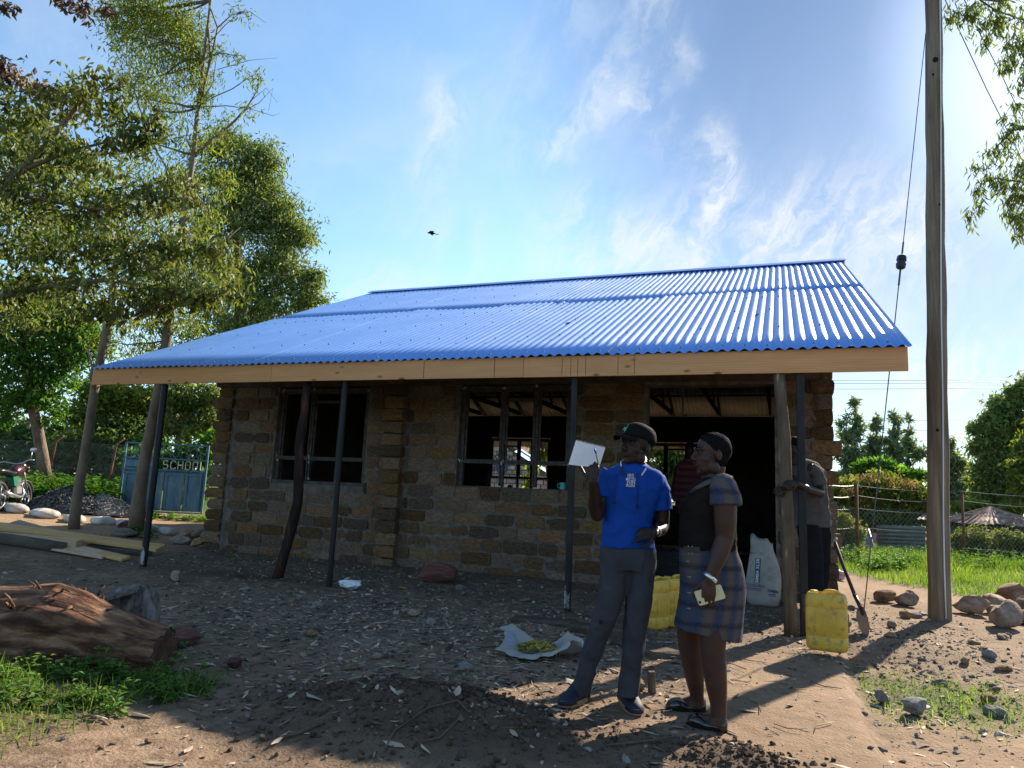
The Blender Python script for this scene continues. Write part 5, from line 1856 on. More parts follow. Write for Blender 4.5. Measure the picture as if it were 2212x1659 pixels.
# ------------------------------------------------------------------ torn sack on the ground with husks
def build_torn_sack():
    x0, y0 = -.60, -2.05
    t = thing("torn_sack", "torn open white sack lying on the ground beside the man's foot", "sack", (x0, y0, gz(x0, y0)))
    nr, na = 9, 56
    V, F = [], []
    for i in range(nr):
        r = i / (nr - 1)
        for j in range(na):
            a = 2 * PI * j / na
            rim = 1 + .14 * math.sin(3 * a + 1) + .08 * math.sin(7 * a) + .05 * math.sin(13 * a + 2)
            R = r * rim
            px, py = .33 * R * math.cos(a), .24 * R * math.sin(a)
            lift = (.16 * math.exp(-((a - 2.5) / .5) ** 2) + .15 * math.exp(-((a - .75) / .45) ** 2) + .11 * math.exp(-((a - 6.0) / .5) ** 2) + .10 * math.exp(-((a - 3.3) / .4) ** 2) + .055)
            z = lift * r ** 2.4 - (.04 * max(0, r - .85) / .15)
            V.append((px, py, z + .006))
    V = np.array(V)
    V = V + fbm3(V * 9, 3, 12) * np.array([.018, .018, .022])
    V[:, 2] = np.maximum(V[:, 2], .004)
    for i in range(nr - 1):
        for j in range(na):
            F.append((i * na + j, i * na + (j + 1) % na, (i + 1) * na + (j + 1) % na, (i + 1) * na + j))
    me = mesh_from("bag", V, F, True, M['sack'])
    obj("bag", me, t)
    bv = bvh_of(me)
    for s, pos, rot, sz in (("BLUE", (-.20, -.08), 2.2, .07), ("MAIZE", (.19, -.10), .55, .055), ("FLOUR", (.02, -.20), .05, .04)):
        n = 5
    for cx, cy, rot, w, h in ((-.21, -.05, 2.1, .10, .05), (-.24, .06, 1.4, .10, .03), (.2, -.09, .6, .13, .035), (.03, -.19, .1, .10, .03), (.10, .10, -.4, .08, .03)):
        V2, F2 = [], []
        for k in range(4):                                   # worn bars of faded print
            u0 = -w / 2 + k * w / 4
            q = len(V2)
            for u, v in ((u0, -h / 2), (u0 + w / 5.2, -h / 2), (u0 + w / 5.2, h / 2), (u0, h / 2)):
                V2.append((u * math.cos(rot) - v * math.sin(rot), u * math.sin(rot) + v * math.cos(rot), 0))
            F2.append((q, q + 1, q + 2, q + 3))
        V2, F2 = refine(V2, F2, .015)
        decal("faded_print", V2, F2, (cx, cy, .1), (1, 0, 0), (0, 1, 0), bv, flat("faded_blue_print", (0.20, 0.25, 0.36), .8), t, .003)
    hk = MB()
    for _ in range(260):
        a, r = rng.uniform(0, 6.28), .15 * math.sqrt(rng.random())
        px, py = r * 1.15 * math.cos(a) + .02, r * .8 * math.sin(a) - .02
        z = .02 + .055 * (1 - (r / .16) ** 2) + rng.uniform(0, .012)
        d = rng.uniform(0, 6.28)
        l = rng.uniform(.03, .075)
        dz = rng.normal(0, .012)
        q = np.array([(px, py, z), (px + l * .5 * math.cos(d), py + l * .5 * math.sin(d), z + .010 + dz), (px + l * math.cos(d + .3), py + l * math.sin(d + .3), z + dz)])
        hk.tube(q, [.002, .0055, .002], 4)
    h = hk.build("husk_heap", [pmat("dry_yellow_husk", [(0.3, (0.20, 0.16, 0.025)), (0.7, (0.34, 0.29, 0.06))], 6, rough=.7, isl=.45)], None, True)
    h.location = t.location
    tag(h, "heap of yellow-green husk strips on the torn sack", "husks", kind='stuff')


build_torn_sack()

# ------------------------------------------------------------------ shovel, small finds
def build_shovel():
    tip, top = np.array([1.986, .407, gz(1.986, .407) + .005]), at(1803, 1170, 7.75)
    t = thing("shovel", "shovel with a dark handle and bare steel blade leaning at the building corner", "shovel", tuple(tip))
    d = (top - tip) / np.linalg.norm(top - tip)
    A, B, D = frame_of(d, (0.35, -.93, 0))
    bl = MB()
    rows = []
    for s, w, c in ((0, .025, 0), (.05, .085, .004), (.13, .105, .012), (.24, .105, .016), (.29, .06, .02), (.30, .02, .02)):
        xs = np.linspace(-1, 1, 9)
        rows.append(np.array([tip + D * s + B * (w * x) - A * (c * (1 - x * x) * 1.6) for x in xs]))
    bl.loft(rows, cap=False, closed=False)
    bl.loft([r[::-1] - A * .003 for r in rows], cap=False, closed=False)
    bl.v = [v - tip for v in bl.v]
    bl.build("blade", [flat("worn_steel", (0.30, 0.31, 0.33), .35, .5, .7)], t, True)
    sh = MB()
    L = np.linalg.norm(top - tip)
    sh.tube([tip + D * .22 - A * .02, tip + D * .34 - A * .022, tip + D * .45 - A * .012], [.012, .02, .022], 10)
    sh.tube([tip + D * .45 - A * .012, tip + D * (L * .7), top - D * .02], [.019, .018, .019], 10, dome=True)
    sh.v = [v - tip for v in sh.v]
    sh.build("handle", [flat("dark_wood_handle", (0.055, 0.032, 0.028), .5)], t, True)
    g = MB()
    g.tube([top - B * .05, top + B * .05], .016, 8, dome=True)
    g.v = [v - tip for v in g.v]
    g.build("grip", [flat("pale_grip", (0.45, 0.44, 0.42), .6)], t, True)


build_shovel()


def crumple(name, label, cat, c, size, mat, seed, h=.6):
    me = rock_mesh(name, mat, seed, 3, rough=1.5, flat=h, angular=False)
    me.polygons.foreach_set('use_smooth', np.zeros(len(me.polygons), bool))
    o = obj(name, me, None, (c[0], c[1], gz(c[0], c[1]) - .005), (0, 0, seed), (size[0], size[1], size[2]))
    return tag(o, label, cat)


M['bag_white'] = pmat("thin_white_plastic", [(0.35, (0.60, 0.62, 0.66)), (0.6, (0.70, 0.71, 0.74)), (0.7, (0.5, 0.26, 0.16))], 5, 3, rough=.45, spec=.4)
crumple("plastic_bag", "crumpled white plastic bag lying near the second veranda post", "plastic bag", (-3.72, .06), (.26, .17, .16), M['bag_white'], 3)
crumple("plastic_bag", "pink plastic bag in the grass behind the shovel handle", "plastic bag", tuple(at(1808, 1222, 12.4)[:2]), (.3, .2, .3), flat("pink_plastic", (0.62, 0.42, 0.50), .5), 6)
crumple("wrapper", "small dark blue wrapper on the dirt at the right picture side", "wrapper", (2.57, -1.39), (.07, .05, .06), flat("blue_wrapper", (0.03, 0.035, 0.16), .3), 8)
crumple("paper_scrap", "flat white paper scrap between stones right of the path edge", "paper", tuple(at(1990, 1510, 4.95)[:2]), (.12, .07, .03), flat("white_paper", (0.6, 0.6, 0.58), .8), 9, .3)
M['red_rock'] = pmat("layered_red_rock", [(0.3, (0.085, 0.032, 0.026)), (0.55, (0.15, 0.062, 0.048)), (0.72, (0.24, 0.14, 0.12))], 5, 7, rough=.85, bump=.04, bscale=6, stretch=(.6, .6, 3.5))
ro = obj("rock", rock_mesh("rock", M['red_rock'], 21, 3, rough=.3), None, (-2.95, .92, gz(-2.95, .92) - .02), (0, 0, .2), (.54, .32, .30))
tag(ro, "layered dark red rock lying against the foot of the stone wall", "rock")
ro = obj("rock", rock_mesh("rock", M['red_rock'], 24, 3, rough=.3), None, (-3.02, -3.28, gz(-3.0, -3.28) - .02), (0, 0, .9), (.34, .24, .15))
tag(ro, "reddish rock wedged between the fallen log and the grey stump", "rock")
yl = MB()
yl.add([(-.07, 0, 0), (-.02, .035, .025), (.05, .03, .02), (.08, 0, .005), (.05, -.03, .02), (-.02, -.035, .03)], [(0, 1, 2), (0, 2, 3), (0, 3, 4), (0, 4, 5)])
y_ = yl.build("fallen_leaf", [flat("yellow_leaf", (0.36, 0.20, 0.04), .6)], None, False)
y_.location = (*at(866, 1275, 8.68)[:2], gz(*at(866, 1275, 8.68)[:2]) + .01)
tag(y_, "single curled orange-yellow leaf on the gravel near the red rock", "leaf")

# rocks heaped at the right and scattered stones
RK = [((2.72, 3.22), (.34, .26, .25), "flat-topped orange-brown stone left of the utility pole foot", 'rock', 31), ((2.50, 3.42), (.36, .3, .2), "low brown stone at the edge of the grass left of the pole", 'rock', 32),
      ((3.42, 3.02), (.46, .34, .27), "big dark brown boulder closest to the utility pole on its right", 'rock', 33), ((3.78, 3.45), (.5, .36, .27), "pale flat boulder behind the dark brown one by the pole", 'rock', 34), ((4.25, 4.35), (.6, .42, .34), "pinkish boulder farthest back at the grass edge", 'rock', 35),
      ((3.50, 1.95), (.42, .34, .30), "squarish front boulder of the stone heap right of the pole", 'rock', 36), ((3.95, 2.55), (.5, .4, .26), "wide boulder behind the squarish front one", 'rock', 37), ((4.15, 3.35), (.55, .4, .3), "large tan boulder in the middle of the heap at the right picture edge", 'rock', 38), ((3.62, 2.62), (.3, .25, .2), "small tan stone wedged in the heap between two larger boulders", 'rock', 39),
      ((4.0, 1.75), (.4, .3, .22), "boulder cut by the right picture edge, lowest of the heap", 'rock', 40), ((2.02, -2.02), (.22, .13, .12), "grey concrete lump in the grass right of the path edge", 'grey_rock', 41), ((1.86, -1.80), (.11, .1, .1), "round grey stone touching the path edge", 'grey_rock', 42),
      ((.35, -2.80), (.10, .08, .08), "pale stone beside the small wooden stake between the two people", 'rock', 43), ((-2.25, -3.55), (.13, .11, .09), "dark reddish stone lying alone right of the log", 'red_rock', 44), ((-1.55, -3.25), (.13, .09, .06), "flat tan stone in the litter right of the log", 'rock', 45),
      ((-5.72, -.70), (.2, .13, .13), "brown stone on the dark soil left of the crooked prop", 'rock', 46), ((-8.3, 2.3), (.45, .3, .18), "tan stone lying by the leftmost wall end", 'rock', 47), ((-9.0, 2.6), (.55, .3, .18), "long tan stone in the sunny gap left of the wall", 'rock', 48), ((-9.2, 3.3), (.42, .3, .26), "upright tan stone next to the last white sandbag", 'rock', 49), ((-9.5, 3.2), (.5, .3, .2), "brownish stone below the second last sandbag", 'rock', 50),
      ((-10.5, 2.7), (.42, .28, .18), "dark clod of earth between the two pale tree trunks", 'red_rock', 51), ((-9.9, 2.1), (.5, .4, .16), "low grey cement lump beyond the plank ends", 'grey_rock', 52)]
for (x, y), s, lab, mt, sd in RK:
    o = obj("rock", rock_mesh("rock", M[mt], sd, 3, rough=.5), None, (x, y, gz(x, y) - .04 * s[2]), (0, 0, sd * 1.7), (s[0] * .95, s[1] * .95, s[2] * .98))
    o.data.set_sharp_from_angle(angle=math.radians(30))
    tag(o, lab, "rock" if 'lump' not in lab and 'clod' not in lab else "lump")
V_ = [rock_mesh("stone_chip", M[k], 60 + i, 2, rough=.5) for i, k in enumerate(('rock', 'grey_rock', 'grey_rock', 'rock'))]
for i in range(70):
    if i < 34:
        x, y = rng.normal(2.5, .45), rng.uniform(-2.3, 2.6)
    else:
        x, y = rng.normal(-2.0, 1.7), rng.normal(-1.5, 1.0)
    if in_fp(x, y) or (.6 < x < 1.8 and y < -.8) or x < -5:
        continue
    s = rng.uniform(.05, .12)
    o = obj("stone_chip", V_[i % 4], None, (x, y, gz(x, y) - .01), (0, 0, rng.uniform(0, 6)), (s * rng.uniform(.9, 1.6), s, s * rng.uniform(.5, .9)))
    tag(o, "fist-sized broken stone lying loose on the dirt yard", "stone", "loose broken stones on the yard")
# broken slabs at the veranda edge
for (x, y), s, rz, lab, sd in (((-.95, -.80), (.62, .3, .10), .05, "rough concrete slab at the veranda edge left of the third post", 71), ((-.25, -.95), (.75, .34, .11), -.12, "rough concrete slab at the veranda edge behind the torn sack", 72), ((.15, -1.45), (.6, .3, .10), -.75, "broken slab edge behind the legs of the man in blue", 73)):
    mb = MB()
    mb.bbox((0, 0, s[2] / 2), s, .02)
    o = mb.build("concrete_slab", [M['concrete']], None, False, jitter=.025, jscale=6)
    o.location, o.rotation_euler = (x, y, gz(x, y) - .06), (0, 0, rz)
    tag(o, lab, "slab", kind='thing')
M["dark_twig"] = pmat("dry_root_bark", [(0.3, (0.06, 0.042, 0.028)), (0.7, (0.13, 0.095, 0.065))], 9, rough=.9)
stk = MB()
stk.bbox((0, 0, .05), (.045, .04, .17), .004)
o = stk.build("wooden_stake", [M['raw_pole']], None, False)
o.location, o.rotation_euler = (.42, -2.76, gz(.42, -2.76)), (.06, -.05, .4)
tag(o, "short wooden stake driven into the ground between the two people", "stake")
for pts, lab in (([(600, 1596), (640, 1590), (700, 1575)], "bare stick at the lower left of the dark soil mound"), ([(545, 1533), (615, 1512)], "straight broken lath in the litter right of the log"), ([(1310, 1620), (1380, 1612), (1460, 1600)], "thin stick along the bottom picture edge below the man"),
                 ([(822, 1640), (850, 1605), (920, 1583), (985, 1578), (1010, 1594)], "long curved root lying across the dark soil mound"), ([(905, 1625), (950, 1618), (985, 1600)], "short root on the dark mound under the curved one")):
    w = [at(x, y, (CAM[2] - .02) / max(1e-3, -(FW + (x - 1106) / FPX * RX - (y - 829.5) / FPX * UP)[2])) for x, y in pts]
    w = [np.array([p[0], p[1], gz(p[0], p[1]) + .012]) for p in w]
    # on the mound: follow its surface, keep the plan position
    mb = MB()
    mb.tube(w, .0045 if 'root' in lab else .006, 6)
    mb.v = [v - w[0] for v in mb.v]
    o = mb.build("stick", [M['dark_twig']], None, True)
    o.location = w[0]
    tag(o, lab, "stick")

# ------------------------------------------------------------------ mug on the window sill
def build_mug():
    t = thing("mug", "teal enamel mug on the sill of the right-hand window", "mug", (-1.70, WY + .075, 1.355))
    m = MB()
    m.tube([(0, 0, -.03), (0, 0, .065)], [.042, .046], 18, cap=True)
    m.build("cup", [flat("teal_enamel", (0.05, 0.30, 0.33), .35)], t, True).data.set_sharp_from_angle(angle=.8)
    h = MB()
    h.tube([(-.043, 0, .05), (-.072, 0, .045), (-.078, 0, .02), (-.066, 0, -.008), (-.042, 0, -.012)], .007, 6)
    h.build("handle", [flat("teal_enamel_handle", (0.05, 0.28, 0.31), .35)], t, True)


build_mug()

# ------------------------------------------------------------------ fallen log and stump
M['log_bark'] = pmat("rotting_log", [(0.32, (0.022, 0.010, 0.007)), (0.45, (0.085, 0.036, 0.021)), (0.57, (0.20, 0.105, 0.058)), (0.70, (0.36, 0.23, 0.13))], 9, 10, rough=.95, bump=.03, bscale=20, dist=.3, stretch=(.35, 1.6, 1.6))
M['log_cut'] = pmat("dark_cut_wood", [(0.3, (0.045, 0.022, 0.013)), (0.7, (0.10, 0.05, 0.028))], 10, 6, rough=.9, bump=.02, bscale=20)
M['grey_stump'] = pmat("grey_weathered_wood", [(0.36, (0.022, 0.018, 0.016)), (0.47, (0.12, 0.102, 0.09)), (0.66, (0.25, 0.22, 0.20))], 7, 8, rough=.92, bump=.03, bscale=14, stretch=(2.2, 2.2, .8), dist=.3)


def build_log():
    ax = [at(-260, 1380, 4.66), at(-120, 1376, 4.65), at(-20, 1374, 4.64), at(50, 1370, 4.63), at(110, 1366, 4.62), at(170, 1372, 4.62), at(230, 1392, 4.61), at(295, 1412, 4.60), at(352, 1424, 4.59)]
    rd = [.30, .30, .295, .29, .305, .275, .24, .215, .20]
    c0 = np.array([ax[4][0], ax[4][1], 0])
    n = 60
    rings = []
    for i in range(len(ax) - 1):
        for s in np.linspace(0, 1, 9, endpoint=(i == len(ax) - 2)):
            p, r = ax[i] * (1 - s) + ax[i + 1] * s, rd[i] * (1 - s) + rd[i + 1] * s
            rings.append((p, r))
    A, B, D = frame_of(ax[-1] - ax[2])
    V = []
    for p, r in rings:
        th = np.arange(n) * 2 * PI / n
        q = p + np.outer(np.cos(th) * r, A) + np.outer(np.sin(th) * r, B)
        V.append(q)
    P = np.concatenate(V)
    ctr = np.repeat(np.array([p for p, _ in rings]), n, 0)
    nd = (P - ctr) / np.linalg.norm(P - ctr, axis=1)[:, None]
    s_ax = (P - ax[0]) @ D
    ridg = fbm(np.stack([s_ax * 1.3, nd @ A * 2.6, nd @ B * 2.6], 1), 3, 5) * .035 - np.abs(fbm(np.stack([s_ax * 1.5, nd @ A * 7, nd @ B * 7], 1), 3, 8)) * .034
    P = P + nd * ridg[:, None]
    P[:, 2] = np.maximum(P[:, 2], -.06)
    F = []
    m = len(rings)
    for i in range(m - 1):
        for j in range(n):
            F.append((i * n + j, i * n + (j + 1) % n, (i + 1) * n + (j + 1) % n, (i + 1) * n + j))
    t = thing("fallen_log", "thick rotting brown log lying among weeds in the left foreground", "log", tuple(c0))
    Rl = np.stack([D, A, B], 1)                       # grain runs along the local x axis
    lo = obj("trunk", mesh_from("trunk", (P - c0) @ Rl, F, True, M['log_bark']), t)
    lo.rotation_euler = Matrix(Rl.tolist()).to_euler()
    end = P[-n:]
    cc = end.mean(0)
    rr = [cc + (end - cc) * k + D * (.012 * (1 - k) + .006 * math.sin(k * 18)) for k in (1.0, .82, .64, .46, .28, .1)]
    mb = MB()
    mb.loft([r - c0 for r in rr], cap=True)
    mb.build("cut_face", [M['log_cut']], t, True)
    br = MB()
    for k in range(26):
        a = rng.uniform(.2, 2.6)
        s = rng.uniform(.25, .75)
        i = int(s * (m - 1))
        p, r = rings[i]
        q = p + (A * math.cos(a) + B * math.sin(a)) * r * 1.0
        if q[2] < p[2]:
            continue
        e = q + rng.normal(size=3) * .05 + np.array([0, 0, .02])
        br.tube([q - (q - p) * .1, (q + e) / 2 + rng.normal(size=3) * .012, e], [.011, .008, .003], 5)
    br.v = [v - c0 for v in br.v]
    b_ = br.build("root_fibres", [M['log_bark']], t, True)
    b_['kind'] = 'stuff'
    # grey weathered stump behind
    sp = at(268, 1350, 5.45)
    g = gz(sp[0], sp[1])
    t2 = thing("grey_stump", "grey weathered slab of tree trunk standing behind the brown log", "stump", (sp[0], sp[1], g))
    s = MB()
    rings = []
    A2, D2_ = np.array([RX[0], RX[1], 0]) / np.hypot(RX[0], RX[1]), np.array([FW[0], FW[1], 0]) / np.hypot(FW[0], FW[1])
    for z, w, d, dx in ((-.05, .50, .30, 0), (.08, .48, .28, .0), (.2, .44, .24, .01), (.30, .36, .2, .03), (.37, .24, .14, .08), (.40, .10, .08, .13)):
        th = np.arange(28) * 2 * PI / 28
        c, q = np.sign(np.cos(th)) * np.abs(np.cos(th)) ** .6, np.sign(np.sin(th)) * np.abs(np.sin(th)) ** .6
        rings.append(np.outer(c * w / 2 + dx, A2) + np.outer(q * d / 2, D2_) + np.array([0, 0, z]))
    s.loft(rings)
    s.build("trunk", [M['grey_stump']], t2, True, jitter=.02, jscale=7)
    bd = MB()
    a, b = at(188, 1302, 5.3) - np.array([sp[0], sp[1], g]), at(304, 1268, 5.4) - np.array([sp[0], sp[1], g])
    bd.bar(a, b, .10, .022)
    bd.bar(a - np.array([0, 0, .02]) + D2_ * -.05, b - np.array([0, 0, .02]) + D2_ * -.05, .06, .02)
    bd.v = [v + 0 for v in bd.v]
    o = bd.build("lath", [M['grey_stump']], None, False)
    o.location = (sp[0], sp[1], g)
    tag(o, "thin grey laths resting on top of the weathered stump", "laths")


build_log()

# ------------------------------------------------------------------ stacked planks
M['plank'] = pmat("sawn_plank", [(0.3, (0.32, 0.195, 0.105)), (0.55, (0.45, 0.295, 0.17)), (0.75, (0.36, 0.235, 0.145))], 2.0, 6, rough=.8, stretch=(1.2, 9, 5), rvar=.22, hvar=.012)
M['old_beam'] = pmat("dark_old_beam", [(0.3, (0.05, 0.042, 0.036)), (0.7, (0.13, 0.11, 0.09))], 3, 6, rough=.9, rvar=.2, bump=.01, bscale=15)
PK = [((-60, 1130), (348, 1184), 11.6, 11.0, .24, .045, 'plank', "long sawn plank, topmost of the pile and reaching furthest right"), ((-60, 1157), (172, 1174), 10.9, 10.8, .16, .09, 'plank', "thick squared beam end in the middle of the plank pile"), ((60, 1172), (232, 1208), 10.9, 10.5, .22, .035, 'plank', "pale plank slanting down in front of the pile"),
      ((165, 1183), (272, 1208), 10.8, 10.4, .16, .04, 'plank', "short plank end lying lowest at the front of the pile"), ((30, 1128), (120, 1160), 12.0, 11.8, .2, .04, 'plank', "wide board at the back of the plank pile next to the sandbags"), ((-80, 1150), (60, 1148), 12.1, 12.0, .25, .05, 'plank', "sunlit board lying flat at the far left of the pile"), ((190, 1180), (324, 1196), 11.2, 10.9, .11, .07, 'old_beam', "dark beam tucked beneath the long top plank")]
for a, b, da, db, w, h, mt, lab in PK:
    A_, B_ = at(*a, da), at(*b, db)
    for P in (A_, B_):
        P[2] = max(P[2], gz(P[0], P[1]) + h * .5 + w * .12)
    c = (A_ + B_) / 2
    L = np.linalg.norm(B_ - A_)
    mb = MB()
    mb.bbox((0, 0, 0), (L, w, h), .006)
    o = mb.build("plank", [M[mt]], None, False, jitter=.004, jscale=2)
    o.matrix_world = Matrix.Translation(c) @ Vector(B_ - A_).to_track_quat('X', 'Z').to_matrix().to_4x4() @ Matrix.Rotation(.26, 4, 'X')
    tag(o, lab, "plank", "planks stacked left of the building")
for a, b, D, r, lab in (((-60, 1196), (140, 1200), 10.7, .085, "round dark log lying in front of the plank pile"), ((60, 1190), (62, 1205), 10.95, .06, None)):
    if lab:
        A_, B_ = at(*a, D), at(*b, D)
        A_[2], B_[2] = gz(A_[0], A_[1]) + r * .9, gz(B_[0], B_[1]) + r * .9
        mb = MB()
        mb.tube([A_, A_ * .6 + B_ * .4 + [0, 0, .01], B_], [r, r * 1.04, r * .95], 14)
        c = A_.copy()
        mb.v = [v - c for v in mb.v]
        o = mb.build("log", [M['old_beam']], None, True, jitter=.008, jscale=5)
        o.location = c
        tag(o, lab, "log")

# ------------------------------------------------------------------ sandbags along the track
M['sandbag'] = pmat("dusty_white_sack", [(0.3, (0.30, 0.25, 0.20)), (0.55, (0.48, 0.45, 0.41)), (0.75, (0.56, 0.54, 0.51))], 3.5, 6, rough=.8, rvar=.12, bump=.012, bscale=8)
SB = [(27, 1142, 60, 27), (91, 1148, 70, 26), (158, 1148, 58, 24), (220, 1147, 56, 24), (268, 1143, 40, 22), (318, 1141, 50, 22), (364, 1140, 46, 22), (404, 1136, 36, 14)]
SL = ["sandbag at the left picture edge, first of the row along the track", "longest sandbag, second from the left in the row behind the planks", "sandbag half hidden behind the left pale trunk", "clean white sandbag between the two pale trunks", "sandbag touching the left side of the trunk by the veranda post", "sandbag between that trunk and the leftmost veranda post", "bunched white sandbag just right of the leftmost veranda post", "flat mud-covered sandbag, last of the row by the wall"]
for k, ((px, py, w, h), lab) in enumerate(zip(SB, SL)):
    D = 14.6 - .9 * (px / 404)
    p = at(px, py, D)
    z = gz(p[0], p[1])
    L, H = px_r(w, D) * 1.18, px_r(h, D) * .78
    mb = MB()
    n = 22
    rings = []
    for s in np.linspace(-1, 1, 15):
        k_ = (1 - abs(s) ** 8) ** .4 * .62 + .38
        th = np.arange(n) * 2 * PI / n
        rings.append(np.stack([np.full(n, s * L / 2), np.cos(th) * L * .28 * k_, np.sin(th) * H / 2 * k_], 1))
    mb.loft(rings)
    V = np.concatenate(mb.v)
    V = V + fbm3(V * np.array([9, 5, 5]) + k * 5, 3, k) * .022
    V[:, 2] += H / 2
    o = obj("sandbag", mesh_from("sandbag", V, mb.f, True, M['sandbag']), None, (p[0], p[1], z - .03), (0, 0, math.radians(-22) + rng.normal(0, .08)))
    tag(o, lab, "sandbag", "white sandbags in a row along the track")

# ------------------------------------------------------------------ gravel heaps behind
M['dark_gravel'] = pmat("dark_crushed_stone", [(0.3, (0.035, 0.036, 0.038)), (0.7, (0.10, 0.10, 0.105))], 6, rough=.9, isl=.5)
for (px, D, wx, hh, mt, lab) in ((150, 16.2, 1.15, .55, 'dark_gravel', "heap of dark crushed stone beside the motorcycle"), (228, 16.4, .95, .42, 'grey_rock', "low brown soil heap left of the school gate")):
    p = at(px, 1060, D)
    z = gz(p[0], p[1])
    t = thing("gravel_heap", lab, "heap", (p[0], p[1], z))
    mb = MB()
    V = []
    rings = []
    for k, r in enumerate(np.linspace(1, .02, 12)):
        th = np.arange(40) * 2 * PI / 40
        rings.append(np.stack([np.cos(th) * wx * r, np.sin(th) * wx * .7 * r, np.full(40, hh * (1 - r) ** .8 * (1 if r > .1 else 1) - .03)], 1))
    mb.loft(rings)
    mb.build("heap_body", [M[mt]], t, False, jitter=.05, jscale=4)
    N = 900
    a, r = rng.uniform(0, 6.28, N), np.sqrt(rng.random(N))
    P = np.stack([np.cos(a) * wx * r, np.sin(a) * wx * .7 * r, hh * (1 - r) ** .8 - .02], 1)
    bV, bF = tri_arrays(rock_mesh("chip", M[mt], 5, 1))
    s = rng.uniform(.03, .07, N)
    so = scatter_mesh("crushed_stone", bV, bF, P, s, rng.uniform(0, 6, N), rng.uniform(0, 1, N), [M[mt]])
    so.parent = t

# ------------------------------------------------------------------ school gate
M['gate_blue'] = pmat("weathered_blue_gate_paint", [(0.25, (0.030, 0.075, 0.115)), (0.5, (0.055, 0.135, 0.195)), (0.72, (0.10, 0.19, 0.25))], 3, 7, rough=.55, spec=.4, stretch=(2.5, 1, .8))
M['gate_letter'] = flat("pale_letter_paint", (0.42, 0.44, 0.40), .6)


def build_gate():
    A, B = at(253, 1104, 16.9), at(437, 1110, 17.1)
    U = B - A
    U[2] = 0
    L = float(np.linalg.norm(U))
    rz = math.atan2(U[1], U[0])
    t = thing("school_gate", "blue steel gate leaf with panels, scroll grille and metal SCHOOL letters", "gate", (A[0], A[1], min(A[2], B[2])), rz)
    H = 1.66
    f = MB()
    fr = .035
    for x in (fr / 2, L - fr / 2):
        f.bbox((x, 0, H / 2), (fr, .05, H), .004)
    for z in (fr / 2, H - fr / 2, 1.02, 1.29):
        f.bbox((L / 2, 0, z), (L - 2 * fr - .002, .046, fr), .004)
    f.build("frame", [M['gate_blue']], t, False)
    edges = np.linspace(fr, L - fr, 5)
    for a, b in zip(edges[:-1], edges[1:]):
        p = MB()
        x0, x1, z0, z1 = a + .012, b - .012, .05, .99
        rows = []
        for k, (ins, y) in enumerate(((0, 0.012), (.05, -.035), (.085, -.035), (.10, -.015))):
            rows.append(np.array([(x0 + ins, y, z0 + ins), (x1 - ins, y, z0 + ins), (x1 - ins, y, z1 - ins), (x0 + ins, y, z1 - ins)]))
        p.loft(rows)
        p.build("panel", [M['gate_blue']], t, False)
    ps = MB()
    ps.loft([np.array([(fr + .01 + i, y, 1.045 + i), (L * .40 - i, y, 1.045 + i), (L * .40 - i, y, 1.265 - i), (fr + .01 + i, y, 1.265 - i)]) for i, y in ((0, .012), (.04, -.03), (.06, -.03))])
    ps.build("panel", [M['gate_blue']], t, False)
    # scroll grille
    n = 9
    w = (L - 2 * fr) / n
    for k in range(n):
        g = MB()
        cx, cz = fr + (k + .5) * w, 1.455
        if k % 2 == 0:
            for s in (-1, 1):
                g.tube([(cx + s * w * .42, 0, cz - .145), (cx + s * w * .42, 0, cz - .06), (cx + s * w * .16, 0, cz), (cx + s * w * .42, 0, cz + .06), (cx + s * w * .42, 0, cz + .145)], .009, 5)
            g.tube([(cx - w * .16, 0, cz), (cx + w * .16, 0, cz)], .009, 5)
        else:
            th = np.linspace(0, 2 * PI, 11)
            g.tube([(cx + w * .40 * math.cos(a), 0, cz + .11 * math.sin(a)) for a in th], .009, 5, cap=False)
            g.tube([(cx, 0, cz - .15), (cx, 0, cz - .11)], .009, 5)
            g.tube([(cx, 0, cz + .11), (cx, 0, cz + .15)], .009, 5)
        g.build("scroll", [M['gate_blue']], t, False)
    letters = {'S': [(.9, .9), (.7, 1), (.2, 1), (0, .85), (0, .62), (.15, .5), (.8, .5), (1, .38), (1, .15), (.8, 0), (.25, 0), (.05, .1)], 'C': [(1, .85), (.8, 1), (.25, 1), (0, .8), (0, .2), (.25, 0), (.8, 0), (1, .15)], 'H': [(0, 0), (0, 1), None, (0, .5), (1, .5), None, (1, 0), (1, 1)],
               'O': [(.2, 0), (0, .2), (0, .8), (.2, 1), (.8, 1), (1, .8), (1, .2), (.8, 0), (.2, 0)], 'L': [(0, 1), (0, 0), (1, 0)]}
    for i, ch in enumerate("SCHOOL"):
        m = MB()
        seg = []
        x0 = L * (.475 + .0885 * i)
        for p in letters[ch] + [None]:
            if p is None:
                if len(seg) > 1:
                    m.tube(seg, .012, 5)
                seg = []
            else:
                seg.append((x0 + p[0] * L * .055, -.012, 1.055 + p[1] * .195))
        lo = m.build("letter_" + ch.lower() if False else "letter", [M['gate_letter']], t, False)
    lt = MB()
    lt.bbox((.06, -.04, .95), (.05, .03, .10), .004)
    lt.build("latch", [M['gate_blue']], t, False)
    bm_ = MB()
    pl = at(245, 1110, 16.9)
    return t


build_gate()

# ------------------------------------------------------------------ wire fences
M['rust'] = pmat("rusty_steel", [(0.3, (0.12, 0.05, 0.03)), (0.7, (0.24, 0.115, 0.07))], 7, 5, rough=.85)
M['mesh_wire'] = flat("fence_wire", (0.16, 0.165, 0.16), .45, .5, .6)


